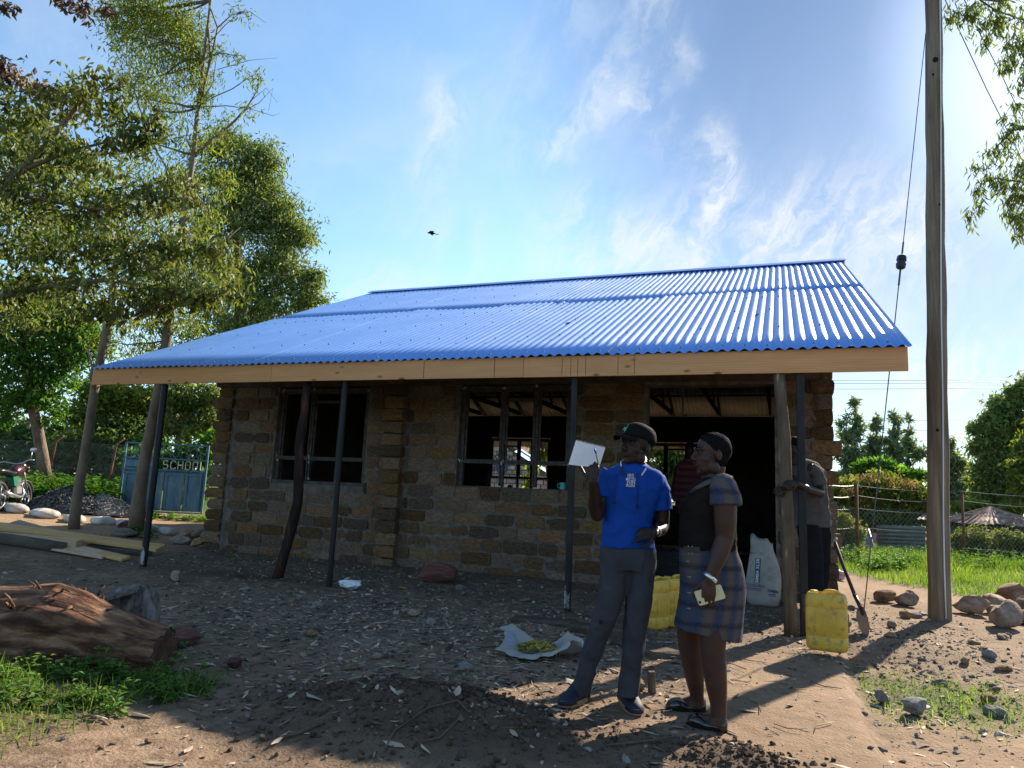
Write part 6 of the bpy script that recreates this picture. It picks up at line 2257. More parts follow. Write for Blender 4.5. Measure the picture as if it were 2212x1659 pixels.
def chainlink(mb, A, B, z0, h, pitch=.085, r=.0022):
    A, B = np.asarray(A, float), np.asarray(B, float)
    U = B - A
    L = np.linalg.norm(U[:2])
    n = int((L + h) / pitch)
    for k in range(n):
        for s in (1, -1):
            x0, x1 = k * pitch - h, k * pitch
            za, zb = (0, h) if s == 1 else (h, 0)
            t0, t1 = max(x0, 0), min(x1, L)
            if t1 <= t0:
                continue
            f0, f1 = (t0 - x0) / h, (t1 - x0) / h
            p0, p1 = A + U * (t0 / L), A + U * (t1 / L)
            mb.tube([(p0[0], p0[1], p0[2] + z0 + za + (zb - za) * f0), (p1[0], p1[1], p1[2] + z0 + za + (zb - za) * f1)], r, 3, cap=False)


def build_left_fence():
    P = [at(-60, 1046, 18.6), at(101, 1040, 18.6), at(231, 1048, 18.4), at(330, 1052, 18.4)]
    for p in P:
        p[2] = gz(p[0], p[1])
    t = thing("wire_fence", "chain-link fence on rusty posts with bent tops, left of the school gate", "fence", tuple(P[0]))
    o = P[0].copy()
    for p, lean in zip(P[1:3], (.10, .12)):
        m = MB()
        e = (P[2] - P[1]) / np.linalg.norm(P[2] - P[1])
        m.tube([p - o, p - o + np.array([0, 0, 1.0]) + e * lean * .6, p - o + np.array([0, 0, 1.62]) + e * lean, p - o + np.array([0, 0, 1.78]) + e * (lean + .20)], .028, 8)
        m.build("post", [M['rust']], t, True)
    m = MB()
    for a, b in zip(P[:-1], P[1:]):
        chainlink(m, a - o, b - o, .1, 1.5)
    w = m.build("wire_mesh", [M['mesh_wire']], t, False)
    w['kind'] = 'stuff'
    s = MB()
    for z in (.35, .95, 1.6):
        s.tube([p - o + np.array([0, 0, z]) for p in P], .005, 4)
    s.build("strand", [M['mesh_wire']], t, False)['kind'] = 'stuff'


build_left_fence()


def build_right_fence():
    P = [np.array([1.9, 9.2, 0]), np.array([2.835, 11.0, 0]), np.array([5.3, 12.6, 0]), np.array([8.6, 14.8, 0])]
    t = thing("wire_fence", "sagging wire fence on rusty posts in the grass right of the building", "fence", tuple(P[0]))
    o = P[0].copy()
    for p, h, r in ((P[1], 1.82, .040), (P[2], 1.75, .03), (P[3], 1.8, .03)):
        m = MB()
        m.tube([p - o, p - o + np.array([.01, 0, h])], r, 8)
        m.build("post", [M['rust']], t, True)
    for z, sg in ((1.78, .05), (1.55, .08), (1.25, .05), (.82, .05), (.42, .06)):
        m = MB()
        pts = []
        for a, b in zip(P[:-1], P[1:]):
            for s in np.linspace(0, 1, 6)[:-1]:
                pts.append(a + (b - a) * s - o + np.array([0, 0, z - sg * 4 * s * (1 - s)]))
        pts.append(P[-1] - o + np.array([0, 0, z]))
        m.tube(pts, .0055, 4)
        for p in pts[::1]:
            m.tube([p + np.array([-.03, 0, -.02]), p + np.array([.03, 0, .02])], .003, 3)
        m.build("barbed_wire", [M['mesh_wire']], t, False)
    m = MB()
    for a, b in zip(P[:-1], P[1:]):
        chainlink(m, a - o, b - o, .08, 1.2, .12, .0028)
    m.build("wire_mesh", [M['mesh_wire']], t, False)['kind'] = 'stuff'


build_right_fence()

# ------------------------------------------------------------------ corrugated sheets, shed and hut on the neighbouring plot
M['grey_sheet'] = pmat("dull_grey_sheet", [(0.3, (0.12, 0.125, 0.13)), (0.7, (0.22, 0.225, 0.23))], 2.5, 6, rough=.5, metal=.4, rvar=.2)
M['rust_roof'] = pmat("rusted_roof_sheet", [(0.3, (0.13, 0.055, 0.035)), (0.5, (0.26, 0.135, 0.09)), (0.72, (0.42, 0.35, 0.29))], 1.6, 7, rough=.75, stretch=(2, 2, 1))


def corr_sheet(name, label, c0, c1, c2, c3, vertical, pitch=.11, amp=.018, nrows=None):
    "corrugated sheet between four corners (bottom-left, bottom-right, top-right, top-left)"
    c = [np.asarray(q, float) for q in (c0, c1, c2, c3)]
    n = np.cross(c[1] - c[0], c[3] - c[0])
    n /= np.linalg.norm(n)
    L = np.linalg.norm((c[3] - c[0]) if not vertical else (c[1] - c[0]))
    k = int(L / pitch * 4)
    V, F = [], []
    for i in range(k + 1):
        s = i / k
        for q in (0, .5, 1):
            u, v = (s, q) if vertical else (q, s)
            p = c[0] * (1 - u) * (1 - v) + c[1] * u * (1 - v) + c[2] * u * v + c[3] * (1 - u) * v
            V.append(p + n * amp * math.sin(s * L / pitch * 2 * PI))
    for i in range(k):
        for q in (0, 1):
            a = i * 3 + q
            F.append((a, a + 1, a + 4, a + 3))
    V = np.array(V)
    o = obj(name, mesh_from(name, V - c[0], F, True, M['grey_sheet']), None, tuple(c[0]))
    m = o.modifiers.new("thickness", 'SOLIDIFY')
    m.thickness = .004
    return tag(o, label, "metal sheet")


corr_sheet("corrugated_sheet", "dark corrugated sheet standing on edge behind the wire fence, ribs lying level", at(1895, 1205, 21), at(1999, 1208, 21), at(1999, 1138, 21), at(1893, 1134, 21), False)
corr_sheet("corrugated_sheet", "pale grey corrugated sheet leaning by the rusty fence post, ribs upright", at(1846, 1196, 20), at(1896, 1207, 19.6), at(1878, 1143, 20.4), at(1838, 1138, 20.6), True)


def build_shed():
    c = at(1845, 1150, 32)
    t = thing("shed", "low shed with a grey sheet roof on tan pillars behind the fence and hedge", "shed", (c[0], c[1], 0), math.radians(-15))
    r = MB()
    r.box((0, 0, 2.05), (2.6, 2.2, .05), np.array(Matrix.Rotation(.07, 3, 'Y')))
    r.build("roof", [M['grey_sheet']], t, False)
    for x in (-1.0, .75):
        p = MB()
        p.box((x, -.9, 1.0), (.38, .3, 1.98))
        p.build("pillar", [flat("tan_plaster", (0.36, 0.29, 0.17), .9)], t, False)
    w = MB()
    w.box((0, .9, 1.0), (2.3, .12, 1.96))
    w.build("wall", [M['plaster_dark']], t, False)


build_shed()


def build_hut():
    c = at(2146, 1132, 26)
    gx, gy = c[0], c[1]
    ez = c[2]
    ap = at(2146, 1093, 26)[2] - ez
    t = thing("hut", "low dark hut under a rusted hipped sheet roof at the right, behind the hedge", "hut", (gx, gy, 0), math.radians(-24))
    w = MB()
    w.box((0, 0, ez / 2), (2.5, 2.2, ez))
    w.build("wall", [M['plaster_dark']], t, False)
    hw, hd = 1.62, 1.5
    top = (-.05, 0, ez + ap)
    cor = [(-hw, -hd, ez), (hw, -hd, ez), (hw, hd, ez), (-hw, hd, ez)]
    for k in range(4):
        a, b = np.array(cor[k]), np.array(cor[(k + 1) % 4])
        m = MB()
        rows = []
        nn = 34
        for s in np.linspace(0, .985, 6):
            q = []
            for i in range(nn + 1):
                u = i / nn
                p = a * (1 - u) + b * u
                p = p * (1 - s) + np.array(top) * s
                p = p + np.array([0, 0, .018 * math.sin(i * PI / 1) * (1 - s) + (.022 if i % 2 else -.022) * (1 - s)])
                q.append(p)
            rows.append(np.array(q))
        m.loft(rows, cap=False, closed=False)
        m.build("roof", [M['rust_roof']], t, False, jitter=.03, jscale=2)
    for dx, s, hh, wd in ((2.4, .9, .30, 1.3), (-1.5, .8, .22, 1.1)):
        m = MB()
        rows = []
        for q in np.linspace(0, 1, 5):
            rows.append(np.array([(dx + (u - .5) * 2 * wd, .9 + (q - .5) * 2.0, ez + hh * (1 - abs(q - .5) * 2) + (.02 if i % 2 else -.02) + .04 * math.sin(u * 9)) for i, u in enumerate(np.linspace(0, 1, 26))]))
        m.loft(rows, cap=False, closed=False)
        m.build("lean_to_roof", [M['rust_roof']], t, False, jitter=.03, jscale=2)


build_hut()

# ------------------------------------------------------------------ the block house seen through the back window
M['block'] = pmat("pale_block", [(0.3, (0.30, 0.24, 0.19)), (0.7, (0.42, 0.36, 0.29))], 3, 5, rough=.9, rvar=.25, hvar=.012)
M['blue_board'] = flat("light_blue_board", (0.10, 0.27, 0.50), .6)


def build_far_house():
    ap = at(1073, 938, 33.0)
    y = ap[1]
    t = thing("block_house", "block-built house with a light blue gable board, seen through the building's back window", "house", (ap[0], y, 0))
    hz = ap[2]
    sl = .58
    W2_, ev = 4.2, hz - 4.2 * sl
    w = MB()
    w.box((0, 1.6, ev / 2), (2 * W2_ - 1.0, 3.0, ev))
    w.add([(-W2_ + .5, .1, ev), (W2_ - .5, .1, ev), (0, .1, hz - .3), (-W2_ + .5, .3, ev), (W2_ - .5, .3, ev), (0, .3, hz - .3)], [(0, 1, 2), (5, 4, 3), (0, 2, 5, 3), (1, 4, 5, 2)])
    wl = w.build("wall", [M['mortar']], t, False)
    z = 0.0
    me = None
    base = MB()
    base.bbox((0, 0, 0), (1, 1, 1), .03)
    me = base.mesh("block", [M['block']], False)
    k = 0
    while z < hz - .5:
        half = min(W2_ - .5, (hz - .3 - z - .2) / sl)
        x = -half - (.22 if k % 2 else 0)
        while x < half:
            x0, x1 = max(x, -half), min(x + .43, half)
            if x1 - x0 > .1 and len(wl.children) < 290 and x1 > -2.6 and x0 < 3.2:
                o = obj("block", me, wl)
                o.location, o.scale = ((x0 + x1) / 2, .06, z + .1), (x1 - x0 - .03, .1, .175)
            x += .45
        z += .21
        k += 1
    for s, L in ((-1, 1), (1, 1)):
        a, b = np.array([0, -.32, hz]), np.array([s * W2_ * 1.12, -.32, hz - W2_ * 1.12 * sl])
        m = MB()
        m.bar(a, b, .22, .04, ref=(0, 1, 0)) if False else m.bar(a, b, .04, .24, ref=(0, 1, 0))
        m.build("gable_board", [M['blue_board']], t, False)
        r = MB()
        rows = []
        for q in np.linspace(0, 1, 4):
            p = a + (b - a) * q
            rows.append(np.array([(p[0], -.34 + 5.5 * u, p[2] + .13 + (.016 if i % 2 else -.016)) for i, u in enumerate(np.linspace(0, 1, 90))]))
        r.loft(rows, cap=False, closed=False)
        r.build("roof", [M['rust_roof']], t, False)
    e = MB()
    c = at(1091, 1011, 33) - np.array([ap[0], y, 0])
    e.tube([(c[0], -.02, c[2]), (c[0], -.05, c[2])], .30, 18)
    for a in np.linspace(.3, PI + .3, 11):
        d = np.array([math.cos(a), 0, math.sin(a)])
        e.bar(np.array([c[0], -.035, c[2]]) + d * .34, np.array([c[0], -.035, c[2]]) + d * .68, .05, .03, ref=(0, 1, 0))
    e.build("sun_emblem", [flat("dark_blue_paint", (0.045, 0.07, 0.15), .7)], t, False)
    wv = MB()
    lo = at(1120, 1065, 29.5)
    return t


build_far_house()
g = at(1115, 1062, 27.5)
lw = MB()
lw.bbox((0, 0, .42), (4.2, .25, 1.5), .02)
o = lw.build("low_wall", [flat("sandy_plaster", (0.42, 0.32, 0.20), .9)], None, False, jitter=.01)
o.location = (g[0], g[1], 0)
tag(o, "low sandy plastered wall before the far block house", "wall", kind='thing')
tree("yard_tree", "sunlit weeping tree in the back yard, seen through the doorway's back window", [(at(1520, 1150, 27.5) * np.array([1, 1, 0]), .16), (at(1515, 1080, 27.5), .13), (at(1500, 980, 27.5), .08)],
     [C(1410, 960, 26, 30, 28, 900), C(1450, 970, 26, 30, 28, 1000), C(1400, 1010, 26, 28, 28, 900), C(1450, 1020, 26, 32, 28, 1000), C(1490, 990, 26, 28, 28, 900), C(1420, 1050, 26, 32, 18, 700), C(1475, 1055, 26, 25, 18, 600), C(1440, 930, 26, 40, 20, 800), C(1500, 940, 26, 35, 25, 800), C(1530, 1020, 26, 30, 40, 700)], 'leaf_lime', .24, .35, .6, sub=14)
tree("yard_tree", "thin leafy tree in the back yard crossing the far house roof", [(at(1190, 1120, 25.5) * np.array([1, 1, 0]), .1), (at(1185, 1040, 25.5), .07), (at(1178, 980, 25.5), .04)],
     [C(1160, 955, 25, 14, 14, 240), C(1172, 985, 25, 12, 16, 240), C(1150, 1010, 25, 8, 10, 90), C(1145, 1035, 25, 12, 12, 200), C(1170, 1100, 25, 9, 9, 110), C(1185, 960, 25, 18, 25, 300)], 'leaf_lime', .2, .35, .6, sub=10)
pf = thing("picket_fence", "short run of white pickets outside the doorway's back window", "fence", (at(1455, 1090, 24)[0], at(1455, 1090, 24)[1], 0))
for k in range(9):
    m = MB()
    m.box((-.6 + .15 * k, 0, .55), (.07, .03, 1.1))
    m.build("picket", [M['white_blob']], pf, False)

# ------------------------------------------------------------------ black plastic-covered pile inside
bp = MB()
for z, s in ((0, 1), (.16, 1.02), (.30, .95), (.43, .9), (.5, .8), (.52, .3)):
    pass
rings = []
for z, s in ((0.09, 1.0), (.2, 1.03), (.33, .97), (.47, .95), (.55, .86), (.57, .3)):
    th = np.arange(40) * 2 * PI / 40
    rings.append(np.stack([np.sign(np.cos(th)) * np.abs(np.cos(th)) ** .5 * .85 * s, np.sign(np.sin(th)) * np.abs(np.sin(th)) ** .5 * .55 * s, np.full(40, z)], 1))
bp.loft(rings)
o = bp.build("plastic_sheet_pile", [pmat("glossy_black_sheet", [(0.3, (0.008, 0.009, 0.011)), (0.7, (0.02, 0.022, 0.026))], 5, 4, rough=.16, spec=.6, bump=.06, bscale=5, stretch=(1, 1, 5))], None, True, jitter=.03, jscale=4)
o.location = (-.45, 3.35, 0)
tag(o, "pile under shiny black plastic sheeting just inside the doorway", "pile")

# ------------------------------------------------------------------ bird
def build_bird():
    p = at(932, 504, 28)
    t = thing("bird", "dark bird with spread wings gliding in the blue sky above the roof", "bird", tuple(p), math.radians(35))
    m = MB()
    m.tube([(-.16, 0, 0), (-.11, 0, .01), (0, 0, .01), (.09, 0, .005), (.14, 0, 0), (.2, 0, -.01)], [.012, .032, .05, .035, .02, .008], 10)
    m.build("body", [M['hole']], t, True)
    for s in (-1, 1):
        w = MB()
        rows = [np.array([(-.09, s * .03, .02), (.0, s * .03, .035), (.08, s * .03, .02)]), np.array([(-.10, s * .13, .06 + .02 * s), (.0, s * .13, .075 + .02 * s), (.07, s * .13, .06 + .02 * s)]), np.array([(-.05, s * .24, .05 + .04 * s), (.03, s * .24, .06 + .04 * s), (.09, s * .24, .05 + .04 * s)]), np.array([(.05, s * .33, .01 + .04 * s), (.08, s * .33, .012 + .04 * s), (.11, s * .32, .01 + .04 * s)])]
        w.loft(rows, cap=False, closed=False)
        w.loft([r[::-1] - np.array([0, 0, .008]) for r in rows], cap=False, closed=False)
        w.build("wing", [M['hole']], t, False)
    tl = MB()
    tl.add([(.12, -.02, 0), (.12, .02, 0), (.28, .05, -.01), (.28, -.05, -.01)], [(0, 1, 2, 3)])
    tl.build("tail", [M['hole']], t, False)


build_bird()

# ------------------------------------------------------------------ parked motorcycle
def build_moto():
    fr_, re_ = at(53, 1098, 15.5), at(0, 1108, 14.45)
    d = fr_ - re_
    rz = math.atan2(d[1], d[0])
    L = float(np.hypot(d[0], d[1]))
    t = thing("motorcycle", "parked motorcycle with a green side cover, half cut by the left picture edge", "motorcycle", (re_[0], re_[1], gz(re_[0], re_[1]) + .0), rz)
    t.rotation_euler = (math.radians(-8), 0, rz)
    rub, sil, blk = flat("tyre_rubber", (0.02, 0.019, 0.018), .8), flat("silver_paint", (0.28, 0.29, 0.31), .4, .5, .5), flat("black_paint", (0.015, 0.015, 0.016), .3, .5)
    grn, mar, chrome = flat("green_paint", (0.02, 0.12, 0.07), .3), flat("maroon_paint", (0.05, 0.016, 0.024), .3), flat("chrome", (0.4, 0.4, 0.42), .3, .5, .8)

    def wheel(x):
        w = MB()
        th = np.linspace(0, 2 * PI, 29)
        w.tube([(x + .27 * math.cos(a), 0, .31 + .27 * math.sin(a)) for a in th], .045, 8, cap=False, ref=(0, 1, 0))
        o = w.build("wheel", [rub], t, True)
        r = MB()
        r.tube([(x + .228 * math.cos(a), 0, .31 + .228 * math.sin(a)) for a in th], .012, 6, cap=False, ref=(0, 1, 0))
        r.tube([(x, -.05, .31), (x, .05, .31)], .05, 12)
        for a in np.linspace(0, 2 * PI, 6)[:-1]:
            r.tube([(x + .04 * math.cos(a), 0, .31 + .04 * math.sin(a)), (x + .22 * math.cos(a), 0, .31 + .22 * math.sin(a))], .013, 5)
        r.build("rim", [sil], o, True)

    wheel(0)
    wheel(L)
    f = MB()
    for s in (-1, 1):
        f.tube([(L, s * .08, .31), (L - .16, s * .08, .70), (L - .24, s * .08, .92)], .018, 8)
    f.build("fork", [sil], t, True)

    def guard(x, a0, a1, R, mat):
        m = MB()
        rows = []
        for a in np.linspace(a0, a1, 12):
            rows.append(np.array([(x + R * math.cos(a), v, .31 + R * math.sin(a) - .02 * abs(v) / .06) for v in (-.065, -.03, 0, .03, .065)]))
        m.loft(rows, cap=False, closed=False)
        o = m.build("mudguard", [mat], t, True)
        md = o.modifiers.new("thickness", 'SOLIDIFY')
        md.thickness = .006

    guard(L, .25, 2.5, .345, sil)
    guard(0, .5, 2.9, .345, blk)
    tk = MB()
    tk.tube([(L * .48, 0, .76), (L * .55, 0, .82), (L * .68, 0, .86), (L * .80, 0, .84), (L * .86, 0, .76)], [(.07, .09), (.11, .12), (.125, .13), (.11, .12), (.06, .06)], 14, ref=(0, 1, 0))
    tk.build("fuel_tank", [mar], t, True)
    st = MB()
    st.tube([(-.22, 0, .80), (-.1, 0, .82), (.2, 0, .79), (L * .40, 0, .76), (L * .50, 0, .80)], [(.05, .09), (.06, .13), (.06, .14), (.055, .13), (.05, .09)], 14, ref=(0, 1, 0))
    st.build("seat", [blk], t, True)
    sc = MB()
    sc.loft([np.array([(L * .30, y, .70), (L * .52, y, .72), (L * .46, y, .48), (L * .34, y, .52)]) for y in (-.11, .11)])
    sc.build("side_cover", [grn], t, False)
    en = MB()
    en.bbox((L * .54, 0, .42), (.30, .22, .22), .04)
    for k in range(5):
        en.box((L * .60, 0, .54 + .03 * k), (.16, .18, .014))
    en.tube([(L * .60, 0, .52), (L * .62, 0, .70)], .06, 10)
    en.build("engine", [flat("engine_alloy", (0.16, 0.16, 0.165), .5, .5, .6)], t, False)
    ex = MB()
    ex.tube([(L * .66, -.10, .52), (L * .72, -.12, .36), (L * .60, -.14, .28), (L * .42, -.15, .27), (.10, -.16, .32), (-.18, -.16, .38)], [.02, .02, .02, .03, .046, .04], 10)
    ex.build("exhaust", [chrome], t, True)
    hb = MB()
    hb.tube([(L - .42, -.36, 1.04), (L - .34, -.24, 1.06), (L - .26, -.06, 1.0), (L - .26, .06, 1.0), (L - .34, .24, 1.06), (L - .42, .36, 1.04)], .013, 8)
    hb.build("handlebar", [chrome], t, True)
    hl = MB()
    hl.tube([(L - .22, 0, .95), (L - .12, 0, .94), (L - .06, 0, .93)], [.07, .10, .09], 14)
    hl.build("headlight", [blk], t, True)
    for s in (-1, 1):
        mr = MB()
        mr.tube([(L - .33, s * .26, 1.05), (L - .34, s * .30, 1.22)], .006, 5)
        mr.ball((L - .35, s * .32, 1.27), (.012, .065, .05), 10, 7)
        mr.build("mirror", [chrome if s < 0 else blk], t, True)
        iw = MB()
        iw.ball((L - .16, s * .15, .90), (.03, .025, .025), 8, 6)
        iw.build("indicator", [flat("orange_lens", (0.5, 0.17, 0.03), .3)], t, True)
    fm = MB()
    fm.tube([(L - .25, 0, .86), (L * .5, 0, .66), (L * .36, 0, .42), (0, 0, .31)], .022, 6)
    fm.tube([(L - .25, 0, .82), (L * .66, 0, .30), (L * .36, 0, .36)], .02, 6)
    fm.tube([(L * .40, 0, .70), (0, .09, .33)], .016, 6)
    fm.tube([(L * .5, .12, .32), (L * .45, .30, .02)], .012, 6)
    fm.build("frame", [blk], t, True)


build_moto()

# ------------------------------------------------------------------ people
AX = np.array([RX[0], RX[1], 0.0])
AX /= np.linalg.norm(AX)                    # to the right as the photographer stands
DV = np.array([-AX[1], AX[0], 0.0])         # away from the photographer
ZV = np.array([0, 0, 1.0])


def skinmat(name, c, spec=.22):
    return pmat(name, [(0.3, tuple(k * .8 for k in c)), (0.7, tuple(k * 1.2 for k in c))], 9, 5, rough=.46, spec=spec, bump=.0015, bscale=60)


M['skin_a'] = skinmat("dark_skin", (0.027, 0.0155, 0.011))
M['skin_b'] = skinmat("brown_skin", (0.050, 0.026, 0.0185))
M['hair'] = pmat("short_black_hair", [(0.3, (0.004, 0.0035, 0.0035)), (0.7, (0.011, 0.010, 0.0095))], 60, 4, rough=.9, bump=.004, bscale=120, spec=.03)
M['eye_white'] = flat("eye_white", (0.085, 0.072, 0.064), .8, .08)
M['lip'] = flat("lip_skin", (0.050, 0.021, 0.019), .7, .1)
M['iris'] = flat("iris", (0.010, 0.007, 0.005), .6, .15)
M['blue_shirt'] = pmat("royal_blue_knit", [(0.3, (0.006, 0.040, 0.225)), (0.7, (0.009, 0.055, 0.285))], 5, 5, rough=.75, spec=.06, bump=.0012, bscale=90)
M['grey_trouser'] = pmat("grey_wool_trouser", [(0.3, (0.034, 0.037, 0.045)), (0.7, (0.052, 0.056, 0.067))], 9, 6, rough=.85, spec=.05, bump=.0012, bscale=110)
M['black_knit'] = pmat("black_brown_knit", [(0.3, (0.010, 0.008, 0.0075)), (0.7, (0.018, 0.0145, 0.0135))], 8, 5, rough=.9, spec=.04, bump=.001, bscale=90)
M['grey_tee'] = pmat("grey_tee_shirt", [(0.3, (0.058, 0.052, 0.050)), (0.7, (0.088, 0.079, 0.076))], 7, 5, rough=.9, spec=.05, bump=.0012, bscale=80)
M['navy_trouser'] = pmat("dark_navy_trouser", [(0.3, (0.009, 0.0095, 0.012)), (0.7, (0.016, 0.0165, 0.020))], 7, 5, rough=.9, spec=.04)
M['cap_black'] = pmat("black_cap_cloth", [(0.3, (0.007, 0.006, 0.0065)), (0.7, (0.012, 0.0105, 0.011))], 9, 5, rough=.85, spec=.05)


def plaid_mat():
    m = bpy.data.materials.new("blue_tan_plaid")
    m.use_nodes = True
    t = m.node_tree
    t.nodes.clear()
    w = NT(t)
    out = w.n('ShaderNodeOutputMaterial')
    b = w.n('ShaderNodeBsdfPrincipled')
    tc = w.n('ShaderNodeTexCoord')
    v = tc.outputs['Object']
    fuzz = w.vmath('SCALE', w.vmath('SUBTRACT', (lambda nd: (w.put(nd.inputs['Vector'], v), setattr(nd.inputs['Scale'], 'default_value', 75.0), nd.outputs['Color'])[2])(w.n('ShaderNodeTexNoise')), (.5, .5, .5)), scale=.022)
    v2 = w.vmath('ADD', v, fuzz)
    u = w.vmath('DOT_PRODUCT', v2, tuple(AX * .9 + DV * .6))
    s = w.n('ShaderNodeSeparateXYZ')
    w.link(v2, s.inputs[0])
    bu = w.math('PINGPONG', w.math('ADD', u, 5.0), .040)
    bz = w.math('PINGPONG', w.math('ADD', s.outputs[2], 5.0), .052)
    mu, mz = w.sstep(bu, .008, .032), w.sstep(bz, .026, .050, 0, .75)
    tan_, blue = (0.088, 0.074, 0.064), (0.034, 0.048, 0.084)
    navy, brown = (0.009, 0.012, 0.042), (0.020, 0.0165, 0.017)
    c1 = w.mix(mu, tan_, blue)
    c2 = w.mix(mu, brown, navy)
    col = w.mix(mz, c1, c2)
    n = w.noise(v, 120, 4, .7)
    col = w.mix(w.sstep(n, .46, .62, 0, .5), col, (0.085, 0.072, 0.068))
    w.put(b.inputs['Base Color'], col)
    b.inputs['Roughness'].default_value = .85
    b.inputs['Specular IOR Level'].default_value = .05
    w.link(b.outputs[0], out.inputs[0])
    return m


M['plaid'] = plaid_mat()


def remesh(mb, voxel, it, name, mats, wrinkle=0.0, wscale=9.0, aniso=(1, 1, 1), seed=0):
    me0 = mesh_from("tmp", np.concatenate(mb.v), mb.f, False, [])
    o = bpy.data.objects.new("tmp", me0)
    COL.objects.link(o)
    m = o.modifiers.new("r", 'REMESH')
    m.mode, m.voxel_size = 'VOXEL', voxel
    m.use_smooth_shade = True
    s = o.modifiers.new("s", 'SMOOTH')
    s.factor, s.iterations = .5, it
    dg = bpy.context.evaluated_depsgraph_get()
    me = bpy.data.meshes.new_from_object(o.evaluated_get(dg))
    bpy.data.objects.remove(o)
    bpy.data.meshes.remove(me0)
    me.name = name
    for k in (mats if isinstance(mats, list) else [mats]):
        me.materials.append(k)
    if wrinkle:
        n = len(me.vertices)
        V, N = np.empty(n * 3, np.float32), np.empty(n * 3, np.float32)
        me.vertices.foreach_get('co', V)
        me.vertices.foreach_get('normal', N)
        V, N = V.reshape(-1, 3), N.reshape(-1, 3)
        P = V * np.asarray(aniso) * wscale
        w = (1 - np.abs(fbm(P, 3, seed))) ** 2 + .4 * fbm(P * .5, 2, seed + 5)
        V = V + N * ((w - .55) * wrinkle)[:, None]
        me.vertices.foreach_set('co', V.astype(np.float32).ravel())
    me.polygons.foreach_set('use_smooth', np.ones(len(me.polygons), bool))
    me.update()
    return me


def ering(c, w, d, n=28, p=2.4, ax=AX, dv=DV, up=None):
    th = np.arange(n) * 2 * PI / n
    cs, sn = np.cos(th), np.sin(th)
    x, y = np.sign(cs) * np.abs(cs) ** (2 / p) * w / 2, np.sign(sn) * np.abs(sn) ** (2 / p) * d / 2
    return np.asarray(c) + np.outer(x, ax) + np.outer(y, dv)


def head(mb, c, R, s=1.0, fem=0.0):
    "skull, jaw, brow, nose, lips and ears; face towards +y of R"
    T = lambda p: np.asarray(c) + np.asarray(R) @ (np.asarray(p, float) * s)
    B = lambda p, r, nu=16, nv=12: mb.ball(T(p), tuple(np.array(r) * s) if not np.isscalar(r) else r * s, nu, nv, R)
    B((0, -.014, .030), (.076, .098, .086), 22, 16)
    B((0, .034, -.030), (.060, .058, .088), 20, 14)
    B((0, .038, -.082), (.046 + .004 * fem, .044, .036))
    B((0, .066, -.103), (.021, .018, .017))
    for k in (-1, 1):
        B((k * .040, .046, -.032), (.026, .028, .030))
        B((k * .077, -.012, -.014), (.010, .018, .029))
        B((k * .013, .098, -.040), (.0105, .011, .009))
        B((k * .048, .005, -.075), (.02, .035, .035))
        mb.tube([T((k * .010, .091, .017)), T((k * .030, .088, .023)), T((k * .052, .070, .016))], [.009 * s, .010 * s, .008 * s], 8, dome=True)
        mb.tube([T((k * .014, .084, -.006)), T((k * .031, .082, -.010)), T((k * .046, .073, -.006))], [.005 * s, .007 * s, .005 * s], 6, dome=True)
    mb.tube([T((0, .088, .012)), T((0, .100, -.014)), T((0, .110, -.032)), T((0, .100, -.043))], [.009 * s, .010 * s, .0135 * s, .010 * s], 10, dome=True)
    B((0, .080, -.064), (.028, .018, .020))


def face_details(parent, o, c, R, s=1.0, lids=.4):
    T = lambda p: np.asarray(c) + np.asarray(R) @ (np.asarray(p, float) * s) - o
    for k in (-1, 1):
        e = MB()
        e.ball(T((k * .031, .0800, .004)), (.0130 * s, .0085 * s, .0058 * s), 10, 8, R)
        eo = e.build("eye", [M['eye_white']], parent, True)
        i = MB()
        i.ball(T((k * .031, .0868, .0042)), (.0062 * s, .0030 * s, .0056 * s), 8, 6, R)
        i.build("iris", [M['iris']], eo, True)
        b = MB()
        b.tube([T((k * .014, .098, .020)), T((k * .032, .0965, .030)), T((k * .052, .078, .021))], [.003 * s, .0042 * s, .002 * s], 6)
        b.build("eyebrow", [M['hair']], parent, True)
    l = MB()
    l.tube([T((-.027, .083, -.064)), T((-.011, .098, -.0575)), T((0, .0995, -.0595)), T((.011, .098, -.0575)), T((.027, .083, -.064))], [.003 * s, .007 * s, .0068 * s, .007 * s, .003 * s], 8, ey=.8)
    l.tube([T((-.024, .084, -.070)), T((0, .0985, -.077)), T((.024, .084, -.070))], [.003 * s, .0085 * s, .003 * s], 8, ey=.8)
    l.build("lips", [M['lip']], parent, True)


